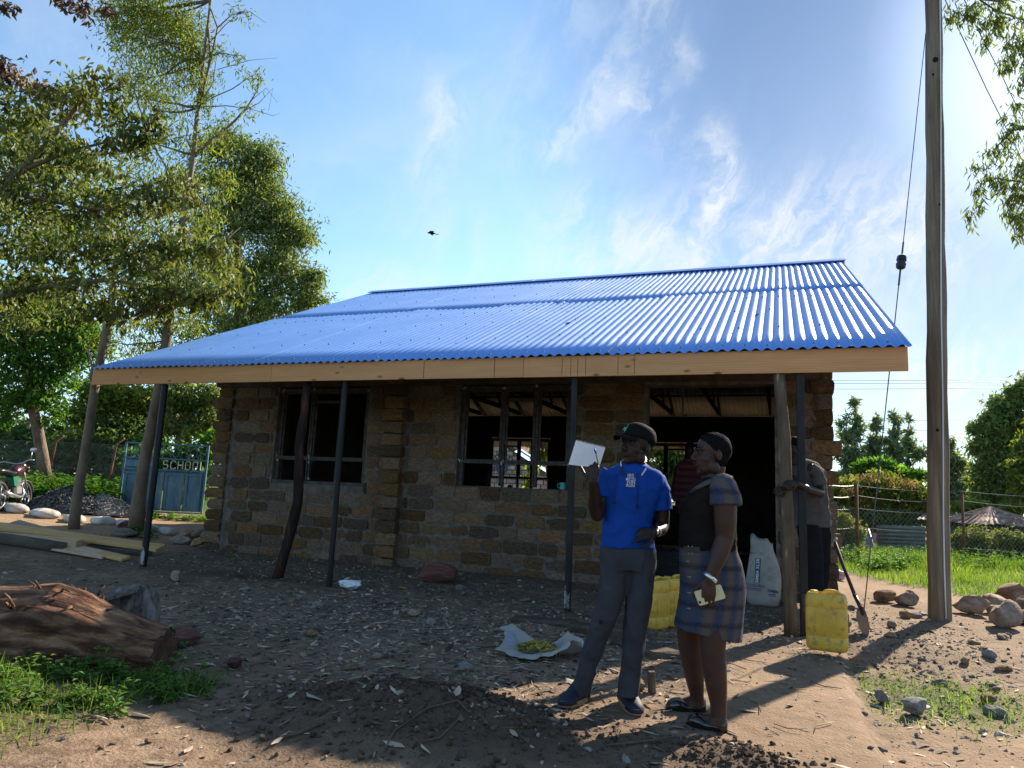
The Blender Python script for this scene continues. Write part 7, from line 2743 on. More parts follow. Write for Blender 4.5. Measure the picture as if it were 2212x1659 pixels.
def hand(mb, wrist, fwd, back, thumb_side, s=1.0, curl=(.35, .4, .45, .5), thumb=(.5, .3), spread=.06, tlen=1.0):
    "palm, four fingers bent at their knuckles and a thumb leaving the side of the palm; fwd along the palm, back = out of the back of the hand"
    f = np.asarray(fwd, float)
    f /= np.linalg.norm(f)
    b = np.asarray(back, float)
    b = b - f * (b @ f)
    b /= np.linalg.norm(b)
    side = np.cross(b, f) * thumb_side
    Wp = np.asarray(wrist, float)
    L = .088 * s
    rings = []
    for t, w, d in ((-.12, .050, .036), (.1, .058, .036), (.45, .076, .034), (.85, .083, .028), (1.0, .078, .020)):
        rings.append(ering(Wp + f * L * t, w * s, d * s, 14, 2.6, side, b))
    mb.loft(rings)
    for k, (off, ln, c0) in enumerate(zip((.030, .010, -.011, -.030), (.074, .082, .076, .060), curl)):
        p = Wp + f * (L * (.93 if k < 3 else .86)) + side * off * s
        pts, a = [p - f * .012 * s, p], 0.0
        for seg, frac in ((0, .45), (1, .31), (2, .24)):
            a += c0 * (.8, 1.1, .7)[seg]
            d = f * math.cos(a) - b * math.sin(a) + side * (1.5 - k) * spread * math.cos(a)
            d /= np.linalg.norm(d)
            p = p + d * ln * frac * s
            pts.append(p)
        r = (.0092, .0092, .0086, .0075)[k] * s
        mb.tube(pts, [r * 1.05, r * 1.05, r, r * .92, r * .78], 9, dome=True)
    p0 = Wp + f * L * .22 + side * .026 * s - b * .004 * s
    d1 = f * .72 + side * .75 - b * thumb[0]
    d2 = f * .95 + side * (.35 - thumb[1]) - b * thumb[0] * .9
    d1, d2 = d1 / np.linalg.norm(d1), d2 / np.linalg.norm(d2)
    p1 = p0 + d1 * .042 * s
    p2 = p1 + d2 * .032 * s * tlen
    p3 = p2 + (d2 - side * thumb[1] * .6) * .024 * s * tlen
    mb.tube([p0, p1, p2, p3], [.0145 * s, .0115 * s, .0105 * s, .0085 * s], 9, dome=True)


def basis(f, u=(0, 0, 1)):
    "rotation whose +y looks along f, +z roughly up"
    f = np.asarray(f, float)
    f = f / np.linalg.norm(f)
    x = np.cross(f, np.asarray(u, float))
    x /= np.linalg.norm(x)
    return np.stack([x, f, np.cross(x, f)], 1)


def put(me, name, parent, o):
    me.transform(Matrix.Translation(-Vector(o)))
    return obj(name, me, parent)


def shoe(parent, o, toe, heel, h, w, up_mat, sole_mat, top=None, sole_h=.028, name="shoe", label=None):
    "toe and heel lie on the ground; a lofted upper over a thicker sole"
    toe, heel = np.asarray(toe, float), np.asarray(heel, float)
    d = toe - heel
    L = np.linalg.norm(d)
    d = d / L
    s = np.cross(ZV, d)
    s /= np.linalg.norm(s)
    u = np.cross(d, s)
    so = MB()
    rings = []
    for z, k in ((0, .94), (.3, 1.0), (1, 1.0)):
        q = []
        for t in np.linspace(0, 2 * PI, 33)[:-1]:
            x = .5 - .5 * math.cos(t)
            ww = w * (.72 + .32 * math.sin(PI * min(1, x * 1.15)) ** .8 * (.6 + .4 * x)) * .5
            env = max(0, 1 - (2 * x - 1) ** 6) ** .5
            q.append(heel + d * (x * L) + s * (ww * env * (1 if math.sin(t) >= 0 else -1) * min(1, abs(math.sin(t)) * 3)) * k + u * (sole_h * z + (.012 * max(0, x - .75) / .25 + .006 * max(0, .2 - x) / .2)))
        rings.append(np.array(q))
    so.loft(rings)
    so.v = [v - o for v in so.v]
    U = MB()
    rings = []
    prof = ((0.0, .10, .062), (.06, .86, .085), (.18, .98, .098), (.30, .96, .100), (.42, .95, .088), (.55, .98, .068), (.70, 1.0, .052), (.85, .92, .042), (.95, .70, .032), (1.0, .2, .018))
    for x, ww, hh in prof:
        hh = hh * h / .10
        c = heel + d * (x * L) + u * sole_h * .6
        th = np.linspace(0, PI, 13)
        q = [c + s * (w * .46 * ww * math.cos(a)) + u * (hh * math.sin(a) ** .75) for a in th] + [c - s * w * .40 * ww, c + s * w * .40 * ww]
        rings.append(np.array(q))
    U.loft(rings)
    U.v = [v - o for v in U.v]
    root = U.build(name, [up_mat], parent, True)
    so.build("sole", [sole_mat], root, True).data.set_sharp_from_angle(angle=.9)
    if label:
        root['label'] = label
    return root


def on_ground(px, py, D):
    p = at(px, py, D)
    p[2] = gz(p[0], p[1])
    return p


def ground_px(px, py):
    d = FW + (px - 1106) / FPX * RX - (py - 829.5) / FPX * UP
    p = CAM + d * (-CAM[2] / d[2])
    p[2] = gz(p[0], p[1])
    return p


def build_man():
    D = 4.18
    S = D / FPX
    o = np.array([*ground_px(1300, 1528)[:2], 0.0])
    o[2] = gz(o[0], o[1])
    t = thing("person", "person in a bright blue T-shirt, black cap and grey trousers holding up a notepad", "person", tuple(o))
    P = lambda x, y, dd=0.0: at(x, y, D - dd)
    hc = P(1376, 962, .02)
    hf = -AX * .80 - DV * .60 + ZV * .10
    HR = basis(hf, ZV + AX * .10)
    b = MB()
    head(b, hc, HR, 1.0)
    b.tube([hc - ZV * .06 - hf * .015, P(1372, 996, 0), P(1370, 1012, -.01)], [.060, .058, .066], 14, cap=True)
    # torso under the shirt, shoulders
    b.loft([ering(P(1368, 1008), .14, .13), ering(P(1366, 1026), .25, .14), ering(P(1362, 1060), .27, .19), ering(P(1356, 1120), .25, .18), ering(P(1355, 1180), .27, .19), ering(P(1356, 1215), .28, .20)])
    # right arm (viewer's left), forearm raised with the pad
    e1 = P(1290, 1112, .06)
    w1 = P(1282, 1040, .165)
    b.tube([P(1318, 1036), P(1304, 1060, .0), P(1293, 1092, .04), e1], [.046, .046, .044, .041], 12, dome=True)
    b.tube([e1, e1 * .72 + w1 * .28 + np.array([-.006, 0, 0]), e1 * .4 + w1 * .6, w1], [.041, .043, .035, .027], 12, dome=True)
    hand(b, w1, (-.10 * AX + ZV * 1.0 + DV * .05), DV * -.85 - AX * .35, 1, 1.0, curl=(.42, .55, .62, .70), thumb=(.2, -.1))
    # left arm, forearm across the belly
    e2 = P(1431, 1135, .0)
    w2 = P(1414, 1149, .13)
    b.tube([P(1416, 1046), P(1427, 1072), P(1431, 1105), e2], [.044, .046, .043, .040], 12, dome=True)
    b.tube([e2, P(1427, 1145, .06), w2], [.040, .036, .027], 12, dome=True)
    hand(b, w2, (-AX * 1.0 - ZV * .18 - DV * .30), -DV * .75 + ZV * .55, 1, .98, curl=(.10, 1.0, 1.15, 1.2), thumb=(.5, .2))
    # legs inside the trousers
    kR, kL = P(1302, 1335, .05), P(1371, 1350, .06)
    aR, aL = P(1252, 1496, -.13), P(1356, 1498, -.01)
    b.tube([P(1328, 1210), kR, aR], [.075, .052, .036], 10, dome=True)
    b.tube([P(1384, 1210), kL, aL], [.075, .052, .036], 10, dome=True)
    put(remesh(b, .0046, 3, "body", M['skin_a']), "body", t, o)
    face_details(t, o, hc, HR, 1.0)
    # T-shirt
    s = MB()
    R_ = lambda x0, x1, y, d, dd=0.0, p=2.5: ering(P((x0 + x1) / 2, y, dd), (x1 - x0) * S, d, 32, p)
    s.loft([R_(1347, 1393, 1002, .135, 0, 2.1), R_(1336, 1402, 1006, .155), R_(1316, 1422, 1014, .18), R_(1304, 1434, 1026, .205), R_(1302, 1434, 1045, .22), R_(1302, 1424, 1072, .235), R_(1302, 1413, 1100, .235), R_(1301, 1409, 1127, .225, .005), R_(1298, 1409, 1152, .225, .005), R_(1297, 1413, 1176, .235, .005), R_(1297, 1414, 1184, .235, .005)])
    s.tube([P(1320, 1022), P(1308, 1040), P(1303, 1060, .01), P(1302, 1078, .03)], [.055, .060, .060, .061], 16)
    s.tube([P(1416, 1032), P(1424, 1055), P(1427, 1080), P(1430, 1103, .01)], [.056, .061, .060, .060], 16)
    me = remesh(s, .0075, 2, "shirt", M['blue_shirt'], .010, 7.0, (1.0, 1.0, 1.25), 4)
    shirt_bvh_src = me
    so_ = put(me, "shirt", t, o)
    bv = bvh_of(so_.data)
    # chest print
    for txt, px, py, size, mat, kw in (("JBS", 1364, 1028, .033, 'print_pale', dict(spacing=.95)), ("MICDS", 1364, 1035.6, .0195, 'print_pale', dict(bold=.0003)), ("FUN", 1364.3, 1041.8, .0235, 'print_cream', dict(bold=.0006)), ("RUN", 1362.5, 1049.0, .0235, 'print_cream', dict(bold=.0006, shear=.1))):
        if mat not in M:
            M[mat] = flat(mat, (0.55, 0.56, 0.60) if mat == 'print_pale' else (0.55, 0.52, 0.42), .8)
        V, F = text_shape(txt, size, **kw)
        V, F = refine(V, F, .012)
        decal("chest_lettering", V, F, tuple(P(px, py, .13) - o), tuple(AX), tuple(ZV - .02 * AX), bv, M[mat], so_, .0022)
    # trousers
    q = MB()
    q.loft([R_(1299, 1413, 1172, .21), R_(1296, 1415, 1188, .225), R_(1295, 1417, 1210, .235), R_(1297, 1416, 1232, .235)])
    leg = lambda pts: q.loft([ering(P(c, y, dd), w * S, d, 26, 2.3) for c, y, w, d, dd in pts])
    leg([(1330, 1215, 66, .20, 0), (1327, 1250, 60, .195, .01), (1319, 1290, 55, .175, .03), (1304, 1335, 52, .155, .03), (1287, 1385, 49, .15, -.02), (1270, 1435, 46, .15, -.07), (1258, 1475, 45, .155, -.11), (1252, 1500, 46, .165, -.13)])
    leg([(1383, 1215, 64, .20, 0), (1384, 1250, 60, .195, .015), (1380, 1300, 54, .175, .04), (1374, 1350, 49, .155, .04), (1368, 1400, 46, .15, .02), (1361, 1450, 45, .15, .0), (1356, 1482, 46, .16, -.01), (1354, 1502, 44, .17, -.01)])
    put(remesh(q, .0085, 2, "trousers", M['grey_trouser'], .011, 6.5, (1.2, 1.2, .8), 9), "trousers", t, o)
    bl = MB()
    # running shoes
    navy, gum = flat("navy_knit_shoe", (0.016, 0.019, 0.038), .7), flat("gum_sole", (0.30, 0.19, 0.10), .7)
    shoe(t, o, ground_px(1213, 1534), ground_px(1264, 1508), .125, .112, navy, gum, sole_h=.034)
    shoe(t, o, ground_px(1379, 1549), ground_px(1346, 1514), .125, .114, navy, gum, sole_h=.034)
    # cap
    T = lambda p: hc + HR @ np.asarray(p, float) - o
    c = MB()
    rings = []
    for z, k in ((.030, 1.0), (.045, 1.015), (.070, 1.0), (.095, .90), (.115, .68), (.126, .40), (.130, .08)):
        th = np.arange(32) * 2 * PI / 32
        rings.append(np.array([T((math.cos(a) * .090 * k, -.012 + math.sin(a) * (.110 if math.sin(a) > 0 else .108) * k, z + .012 * math.sin(a) * (1 if z < .08 else .5))) for a in th]))
    c.loft(rings)
    cp = c.build("cap", [M['cap_black']], t, True)
    br = MB()
    rows = []
    for v in np.linspace(0, 1, 5):
        rows.append(np.array([T(((u) * .080 * (1 - .25 * v ** 2), (.070 + .030 * (1 - u * u) + v * .085 * (1 - .30 * u * u)), .040 + .008 * (1 - u * u) - v * .020 - .016 * u * u)) for u in np.linspace(-1, 1, 13)]))
    br.loft(rows, cap=False, closed=False)
    bo = br.build("brim", [M['cap_black']], cp, True)
    md = bo.modifiers.new("thickness", 'SOLIDIFY')
    md.thickness = .004
    bt = MB()
    bt.ball(T((0, -.012, .131)), (.008, .008, .004), 8, 5, HR)
    bt.build("button", [M['cap_black']], cp, True)
    cbv = bvh_of(cp.data)
    grn = flat("mint_embroidery", (0.09, 0.48, 0.18), .7)
    nf = HR @ np.array([.35, .93, .12])
    rt = np.cross(ZV, -nf)
    rt /= np.linalg.norm(rt)
    rt = -rt if rt @ AX < 0 else rt
    upv = np.cross(-nf, rt)
    upv = upv if upv[2] > 0 else -upv
    cc = hc + HR @ np.array([.036, .085, .084]) - o
    V, F = text_shape("King", .034, shear=.25, bold=.0008)
    V, F = refine(V, F, .01)
    decal("cap_lettering", V, F, tuple(cc + nf * .02), tuple(rt), tuple(upv), cbv, grn, cp, .002)
    V, F = [], []
    for k in range(22):
        if k in (5, 6, 16, 17):
            continue
        a0, a1 = k * 2 * PI / 22, (k + .62) * 2 * PI / 22
        j = len(V)
        V += [(.036 * math.cos(a0), .030 * math.sin(a0), 0), (.036 * math.cos(a1), .030 * math.sin(a1), 0), (.032 * math.cos(a1), .0262 * math.sin(a1), 0), (.032 * math.cos(a0), .0262 * math.sin(a0), 0)]
        F.append((j, j + 1, j + 2, j + 3))
    decal("cap_emblem", np.array(V), F, tuple(cc + nf * .02), tuple(rt), tuple(upv), cbv, grn, cp, .002)
    # hair at the nape
    h = MB()
    h.loft([np.array([T((math.cos(a) * .0795, -.015 + math.sin(a) * .1005, z)) for a in np.linspace(PI * .98, 2 * PI * 1.01, 20)]) for z in (.036, .01, -.01)], cap=False, closed=False)
    h.build("hair", [M['hair']], t, True)
    # neckband earphones with hanging leads
    n = MB()
    n.tube([P(1347, 1022, .115) - o, P(1342, 1008, .10) - o, P(1341, 998, .06) - o, P(1350, 992, -.03) - o, P(1371, 990, -.085) - o, P(1392, 996, -.05) - o, P(1397, 1008, .05) - o, P(1393, 1016, .10) - o, P(1386, 1027, .115) - o], [.0055, .005, .0042, .004, .004, .004, .0042, .005, .0055], 8)
    eo = n.build("neckband", [flat("pale_neckband", (0.45, 0.45, 0.45), .35)], t, True)
    tips = MB()
    tips.tube([P(1342, 1010, .108) - o, P(1348, 1024, .122) - o], .0075, 8, dome=True)
    tips.build("neckband_tip", [M['black_plastic']], eo, True)
    for x0, y0, x1, y1 in ((1344, 1022, 1338, 1086), (1391, 1020, 1390, 1096)):
        wv = MB()
        pts = []
        for q_ in np.linspace(0, 1, 9):
            p = Vector(P(x0 + (x1 - x0) * q_, y0 + (y1 - y0) * q_, .3) - o)
            hit = bv.ray_cast(p, Vector(DV), 1.0)
            pts.append(np.array(hit[0] if hit[0] is not None else p) - DV * .004)
        wv.tube(pts, .0018, 5)
        wv.ball(pts[-1], .0085, 8, 6)
        wv.build("earphone_lead", [M['black_plastic']], eo, True)
    # wrist watch
    wa = MB()
    d = (P(1427, 1145, .06) - w2)
    d /= np.linalg.norm(d)
    cc = w2 + d * .018
    A_, B_, D_ = frame_of(d)
    wa.tube([cc - d * .008 - o, cc + d * .008 - o], .0335, 16, cap=False)
    wa.tube([cc + d * .008 - o, cc - d * .008 - o], .031, 16, cap=False)
    wa.ball(cc - DV * .032 - o, (.015, .005, .017), 10, 6)
    wa.build("watch", [flat("watch_metal", (0.5, 0.42, 0.40), .25, .5, .8)], t, True)
    # notepad and pen held up
    tl, tr, br_, bl_ = P(1244, 951, .150), P(1306, 966, .112), P(1292, 1010, .120), P(1228, 1003, .158)
    nrm = np.cross(tr - tl, bl_ - tl)
    nrm /= np.linalg.norm(nrm)
    if nrm @ DV > 0:
        nrm = -nrm
    nb = thing("notepad", "open white ruled notepad held up in the hand of the person in blue", "notepad", tuple(bl_))
    for nm, k0, k1, mt in (("page", .012, .014, flat("ruled_paper", (0.70, 0.71, 0.76), .8)), ("page_block", .0, .0118, flat("paper_edge", (0.62, 0.62, 0.64), .85)), ("cover", -.004, -.0002, flat("dark_cover", (0.04, 0.04, 0.045), .5))):
        m = MB()
        g = .004 if nm == "cover" else 0
        m.loft([np.array([v + nrm * k - bl_ + (v - (tl + br_) / 2) * g for v in (tl, tr, br_, bl_)]) for k in (k0, k1)])
        m.build(nm, [mt], nb, False)
    ln = MB()
    for k in range(13):
        s_ = .12 + .065 * k
        a, e_ = tl + (bl_ - tl) * s_ + (tr - tl) * .06, tr + (br_ - tr) * s_ - (tr - tl) * .04
        ln.bar(a + nrm * .0142 - bl_, e_ + nrm * .0142 - bl_, .0008, .0004, ref=tuple(nrm))
    ln.build("ruled_line", [flat("faint_rule", (0.50, 0.53, 0.64), .8)], nb, False)['kind'] = 'stuff'
    sp = MB()
    for k in range(22):
        c0 = tl + (tr - tl) * ((k + .5) / 22) + nrm * .006 - bl_
        dr = (bl_ - tl) / np.linalg.norm(bl_ - tl)
        th = np.linspace(0, 2 * PI, 9)
        sp.tube([c0 + nrm * .010 * math.cos(a) + dr * .007 * math.sin(a) for a in th], .0012, 4, cap=False)
    sp.build("spiral", [M['wire']], nb, False)['kind'] = 'stuff'
    pn = thing("pen", "orange-brown pen with a blue cap held across the notepad", "pen", tuple(P(1290, 1003, .20)))
    po = np.array(pn.location)
    a, e_ = P(1292, 1000, .20) - po, P(1287, 979, .185) - po
    m = MB()
    m.tube([a, e_], .0042, 8)
    m.build("barrel", [flat("tan_pen", (0.36, 0.20, 0.09), .4)], pn, True)
    m = MB()
    m.tube([e_, e_ + (e_ - a) * .35], [.0052, .0062], 8, dome=True)
    m.build("cap", [flat("blue_pen_cap", (0.02, 0.05, 0.30), .35)], pn, True)
    return t


def build_woman():
    D = 4.02
    S = D / FPX
    o = ground_px(1520, 1560)
    t = thing("person", "person with cropped hair in a dark top and blue plaid skirt, facing left", "person", tuple(o))
    P = lambda x, y, dd=0.0: at(x, y, D - dd)
    hc = P(1537, 980, .0)
    hf = -AX * .985 - DV * .12 + ZV * .02
    HR = basis(hf, ZV - AX * .04)
    k = 1.02
    b = MB()
    head(b, hc, HR, k, 1.0)
    b.tube([hc - ZV * .055 - hf * .022, P(1541, 1020), P(1543, 1040)], [.060, .062, .075], 16)
    # trunk
    TX, TY = AX, DV
    R_ = lambda x0, x1, y, d, dd=0.0, p=2.3: ering(P((x0 + x1) / 2, y, dd), (x1 - x0) * S, d, 36, p)
    b.loft([R_(1515, 1572, 1034, .16), R_(1500, 1582, 1050, .26), R_(1492, 1580, 1075, .26), R_(1486, 1578, 1110, .25), R_(1482, 1578, 1150, .25), R_(1480, 1578, 1200, .27), R_(1486, 1590, 1240, .28)])
    # near arm hanging, forearm forward with the phone
    sh, el, wr = P(1562, 1058, .17), P(1566, 1160, .20), P(1533, 1252, .24)
    b.tube([sh, P(1566, 1090, .185), P(1567, 1125, .195), el], [.064, .064, .060, .050], 14, dome=True)
    b.tube([el, P(1557, 1187, .215), P(1547, 1215, .23), wr], [.050, .050, .043, .031], 14, dome=True)
    hand(b, wr, (-AX * .10 - ZV * 1.0 + DV * .02), -DV * .9 - AX * .1, -1, 1.02, curl=(.25, .30, .34, .40), thumb=(.25, .1))
    sh2 = P(1540, 1060, -.16)
    b.tube([sh2, P(1545, 1110, -.19), P(1545, 1165, -.19)], [.058, .052, .045], 12, dome=True)
    b.tube([P(1545, 1165, -.19), P(1525, 1210, -.17), P(1505, 1245, -.15)], [.045, .040, .028], 12, dome=True)
    hand(b, P(1505, 1245, -.15), (-AX * .4 - ZV), DV, 1, 1.0)
    # legs
    leg = lambda pts: b.loft([ering(P(c, y, dd), w * S, d, 24, 2.1) for c, y, w, d, dd in pts])
    leg([(1546, 1300, 70, .165, .08), (1541, 1370, 56, .135, .10), (1540, 1400, 52, .118, .11), (1543, 1440, 51, .115, .12), (1547, 1480, 45, .105, .13), (1552, 1525, 33, .078, .14), (1552, 1550, 32, .072, .145), (1548, 1566, 38, .08, .15)])
    leg([(1502, 1300, 70, .165, -.07), (1490, 1370, 56, .135, -.10), (1491, 1400, 52, .118, -.11), (1496, 1430, 49, .115, -.125), (1500, 1465, 42, .10, -.14), (1505, 1500, 31, .075, -.155), (1505, 1514, 31, .072, -.16), (1500, 1526, 38, .08, -.16)])
    SH = [(ground_px(1482, 1566), ground_px(1571, 1584), P(1550, 1554, .15)), (ground_px(1438, 1534), ground_px(1524, 1536), P(1503, 1514, -.16))]
    for tp, hp, an in SH:
        d = (tp - hp) / np.linalg.norm(tp - hp)
        b.tube([an, hp + d * .075 + ZV * .055, hp + d * .16 + ZV * .034], [.036, .033, .022], 12, dome=True)
        b.tube([an, hp + d * .03 + ZV * .045], [.034, .030], 12, dome=True)
    put(remesh(b, .0046, 3, "body", M['skin_b']), "body", t, o)
    face_details(t, o, hc, HR, k)
    T = lambda p: hc + HR @ (np.asarray(p, float) * k) - o
    # cropped hair
    h = MB()
    V = []
    n, mrows = 36, 12
    rings = []
    for i in range(mrows):
        ph = i / (mrows - 1)
        q = []
        for a in np.arange(n) * 2 * PI / n:
            fr = math.sin(a)                                  # +1 at the forehead
            low = -.062 + .128 * max(0, fr) ** .55 - .012 * abs(math.cos(a)) ** 4
            z = .118 - (.118 - low) * (1 - math.cos(ph * PI / 2) ** 1.0) if False else .1185 * math.cos(ph * PI / 2) + low * (1 - math.cos(ph * PI / 2))
            zz = (z - .030) / .0905
            r = math.sqrt(max(0.0, 1 - zz * zz))
            r = max(r, .02) if z > .03 else max(r, .80)
            if i >= mrows - 2:
                r *= .965 if i == mrows - 2 else .90
            q.append(T((math.cos(a) * .0788 * r, -.0145 + fr * .1005 * r, z)))
        rings.append(np.array(q))
    h.loft(rings, cap=True)
    ho = h.build("hair", [M['hair']], t, True, jitter=.0032, jscale=55)
    # blouse
    s = MB()
    s.loft([R_(1520, 1570, 1033, .17, .0, 2.0), R_(1506, 1580, 1040, .25), R_(1497, 1587, 1052, .31), R_(1488, 1589, 1068, .31), R_(1473, 1588, 1085, .30), R_(1468, 1587, 1098, .295), R_(1470, 1587, 1118, .29), R_(1469, 1588, 1140, .29), R_(1467, 1588, 1160, .295), R_(1467, 1589, 1178, .30), R_(1470, 1588, 1188, .30)])
    put(remesh(s, .0075, 2, "blouse", M['black_knit'], .007, 8, (1, 1, 1.3), 14), "blouse", t, o)
    sl = MB()
    sl.tube([P(1556, 1040, .11), P(1563, 1052, .155), P(1567, 1070, .18), P(1568, 1092, .195)], [.060, .076, .083, .086], 18)
    slo = put(remesh(sl, .007, 2, "sleeve", M['plaid'], .006, 9, (1, 1, 1), 3), "sleeve", t, o)
    sl = MB()
    sl.tube([P(1540, 1042, -.11), P(1541, 1060, -.16), P(1545, 1092, -.185)], [.058, .074, .080], 18)
    put(remesh(sl, .007, 2, "sleeve", M['plaid'], .006, 9, (1, 1, 1), 6), "sleeve", t, o)
    cl = MB()
    th = np.linspace(0, 2 * PI, 37)
    ctr = [(P(1541 - 26 * (1 if math.cos(a) < 0 else .9) * abs(math.cos(a)) * (1 if math.cos(a) < 0 else 1.0) * math.copysign(1, -math.cos(a)) * -1 * -1, 1036, 0)) for a in th]
    pts = []
    for a in th:
        c_, s_ = math.cos(a), math.sin(a)
        x = 1543 + (c_ * (46 if c_ < 0 else 30))
        y = 1037 + (22 * (-c_) ** 1.3 if c_ < 0 else -8 * c_) + 0 * s_
        pts.append(P(x, y, s_ * -.125 * (1 - .15 * abs(c_))) - o)
    cl.tube(pts, [(.030, .010)] * len(pts), 8, cap=False, ref=(0, 0, 1))
    cl.build("collar", [M['plaid']], t, True)
    # skirt
    q = MB()
    q.loft([R_(1471, 1587, 1176, .29), R_(1469, 1590, 1190, .30), R_(1470, 1598, 1212, .325), R_(1471, 1604, 1240, .345), R_(1471, 1606, 1270, .355), R_(1468, 1604, 1300, .35), R_(1463, 1601, 1330, .345), R_(1459, 1599, 1355, .34), R_(1458, 1597, 1368, .335)])
    sk = remesh(q, .0075, 2, "skirt", M['plaid'], .006, 5, (1.5, 1.5, .5), 21)
    # the hem dips towards the back
    n = len(sk.vertices)
    V = np.empty(n * 3, np.float32)
    sk.vertices.foreach_get('co', V)
    V = V.reshape(-1, 3)
    zt, zb = P(1530, 1300)[2], P(1530, 1366)[2]
    u = (V - P(1530, 1300)) @ AX
    V[:, 2] -= np.clip((zt - V[:, 2]) / (zt - zb), 0, 1) * np.clip(u / .18, -1, 1) * .030
    sk.vertices.foreach_set('co', V.astype(np.float32).ravel())
    so_ = put(sk, "skirt", t, o)
    bv = bvh_of(so_.data)
    bd = -AX * .75 - DV * .66
    bd /= np.linalg.norm(bd)

    def spot(x, y, off):
        p = Vector(P(x, y, .45) - o)
        hit = bv.ray_cast(p, Vector(DV), 1.2)
        return np.array(hit[0]) - DV * off if hit[0] is not None else np.array(p)

    for x, y in ((1485, 1213), (1488, 1247), (1488, 1281), (1487, 1315)):
        m = MB()
        m.ball(spot(x, y, .004), (.0105, .009, .0105), 10, 6)
        m.build("button", [flat("dark_metal_button", (0.09, 0.09, 0.10), .25, .5, .8)], t, True)
    tb = MB()
    for x in np.linspace(1476, 1511, 8)[:-1]:
        a, e_ = spot(x, 1187 + (x - 1476) * .03, .006), spot(x + 5, 1187.3 + (x - 1476) * .03, .006)
        tb.bar(a, e_ + (e_ - a) * .02, .030, .006, ref=tuple(DV))
    to = tb.build("belt_tab", [M['black_plastic']], t, False)
    bk = MB()
    c_ = spot(1491, 1188, .012)
    for dx in (-.010, .010):
        bk.tube([c_ + AX * dx + ZV * .020, c_ + AX * dx * .5, c_ + AX * dx - ZV * .020], .0022, 5)
    for x in (1480, 1484, 1502, 1506):
        bk.ball(spot(x, 1187.5, .011), .0032, 6, 5)
    bk.build("buckle", [flat("silver_metal", (0.65, 0.65, 0.66), .2, .5, .9)], to, True)
    # flat shoes
    pat = flat("black_patent", (0.012, 0.011, 0.012), .12, .6)
    for tp, hp, an in SH:
        d = tp - hp
        L = min(.265, np.linalg.norm(d))
        hp = tp - d / np.linalg.norm(d) * L
        sh_ = MB()
        d = d / np.linalg.norm(d)
        sd = np.cross(ZV, d)
        rings = []
        for x, ww, hh in ((0, .3, .066), (.06, .9, .070), (.25, 1.0, .050), (.5, 1.08, .046), (.64, 1.12, .066), (.78, 1.06, .064), (.92, .76, .046), (1.0, .2, .018)):
            c0 = hp + d * L * x
            th = np.linspace(0, PI, 11)
            rings.append(np.array([c0 + sd * .042 * ww * math.cos(a) + ZV * (hh * math.sin(a) ** .5 + .002) for a in th] + [c0 - sd * .036 * ww, c0 + sd * .036 * ww]))
        sh_.loft(rings)
        sh_.v = [v - o for v in sh_.v]
        sho = sh_.build("shoe", [pat], t, True)
        bw = MB()
        bw.ball(hp + d * L * .80 + ZV * .052 - o, (.020, .014, .006), 10, 6)
        bw.build("shoe_buckle", [flat("shoe_buckle_metal", (0.4, 0.4, 0.4), .2, .5, .9)], sho, True)
    # bracelet watch
    d = el - wr
    d = (P(1547, 1215, .23) - wr)
    d /= np.linalg.norm(d)
    wa = MB()
    c0 = wr + d * .012 - o
    rr = .040
    A_, B_, D_ = frame_of(d + AX * .35)
    for r0, r1, sgn in ((rr, rr, 1),):
        wa.tube([c0 - D_ * .010, c0 - D_ * .009, c0 + D_ * .009, c0 + D_ * .010], [rr - .003, rr, rr, rr - .003], 22, cap=False)
    wa.bbox(c0 - DV * .039, (.020, .006, .018), .002)
    wa.build("bracelet_watch", [flat("silver_bracelet", (0.60, 0.61, 0.62), .25, .5, .85)], t, True)
    # phone in a pale cover
    q0, q1, q2, q3 = P(1499, 1281, .262), P(1556, 1264, .225), P(1570, 1290, .225), P(1511, 1312, .265)
    ph = thing("phone", "phone in a pale yellow cover held by the person in the plaid skirt", "phone", tuple(q0))
    nrm = np.cross(q1 - q0, q3 - q0)
    nrm /= np.linalg.norm(nrm)
    if nrm @ DV > 0:
        nrm = -nrm

    def rr_(k, ins=0.0):
        c = (q0 + q2) / 2
        u, v = (q1 - q0) / 2, (q3 - q0) / 2
        lu, lv = np.linalg.norm(u), np.linalg.norm(v)
        u, v = u / lu, v / lv
        pts = []
        for qx, qy, a0 in ((1, 1, 0), (-1, 1, PI / 2), (-1, -1, PI), (1, -1, 1.5 * PI)):
            for a in np.linspace(a0, a0 + PI / 2, 5):
                pts.append(c + u * (qx * (lu - .010) + (.010 - ins) * math.cos(a)) + v * (qy * (lv - .010) + (.010 - ins) * math.sin(a)) + nrm * k - q0)
        return np.array(pts)

    m = MB()
    m.loft([rr_(-.012, .002), rr_(-.010), rr_(-.003), rr_(-.001, .002)])
    m.build("cover", [flat("pale_yellow_cover", (0.52, 0.48, 0.27), .5)], ph, False)
    m = MB()
    m.loft([rr_(-.0135, .004), rr_(-.0122, .003)])
    m.build("screen", [M['black_plastic']], ph, False)
    m = MB()
    cc = (q0 * .78 + q3 * .14 + q1 * .08) - q0 + (q3 - q0) * .55
    th = np.linspace(0, 2 * PI, 13)
    A2 = (q1 - q0) / np.linalg.norm(q1 - q0)
    B2 = np.cross(nrm, A2)
    m.tube([cc + nrm * -.0005, cc + nrm * .0015], .007, 12)
    m.build("camera_lens", [M['black_plastic']], ph, False)
    return t


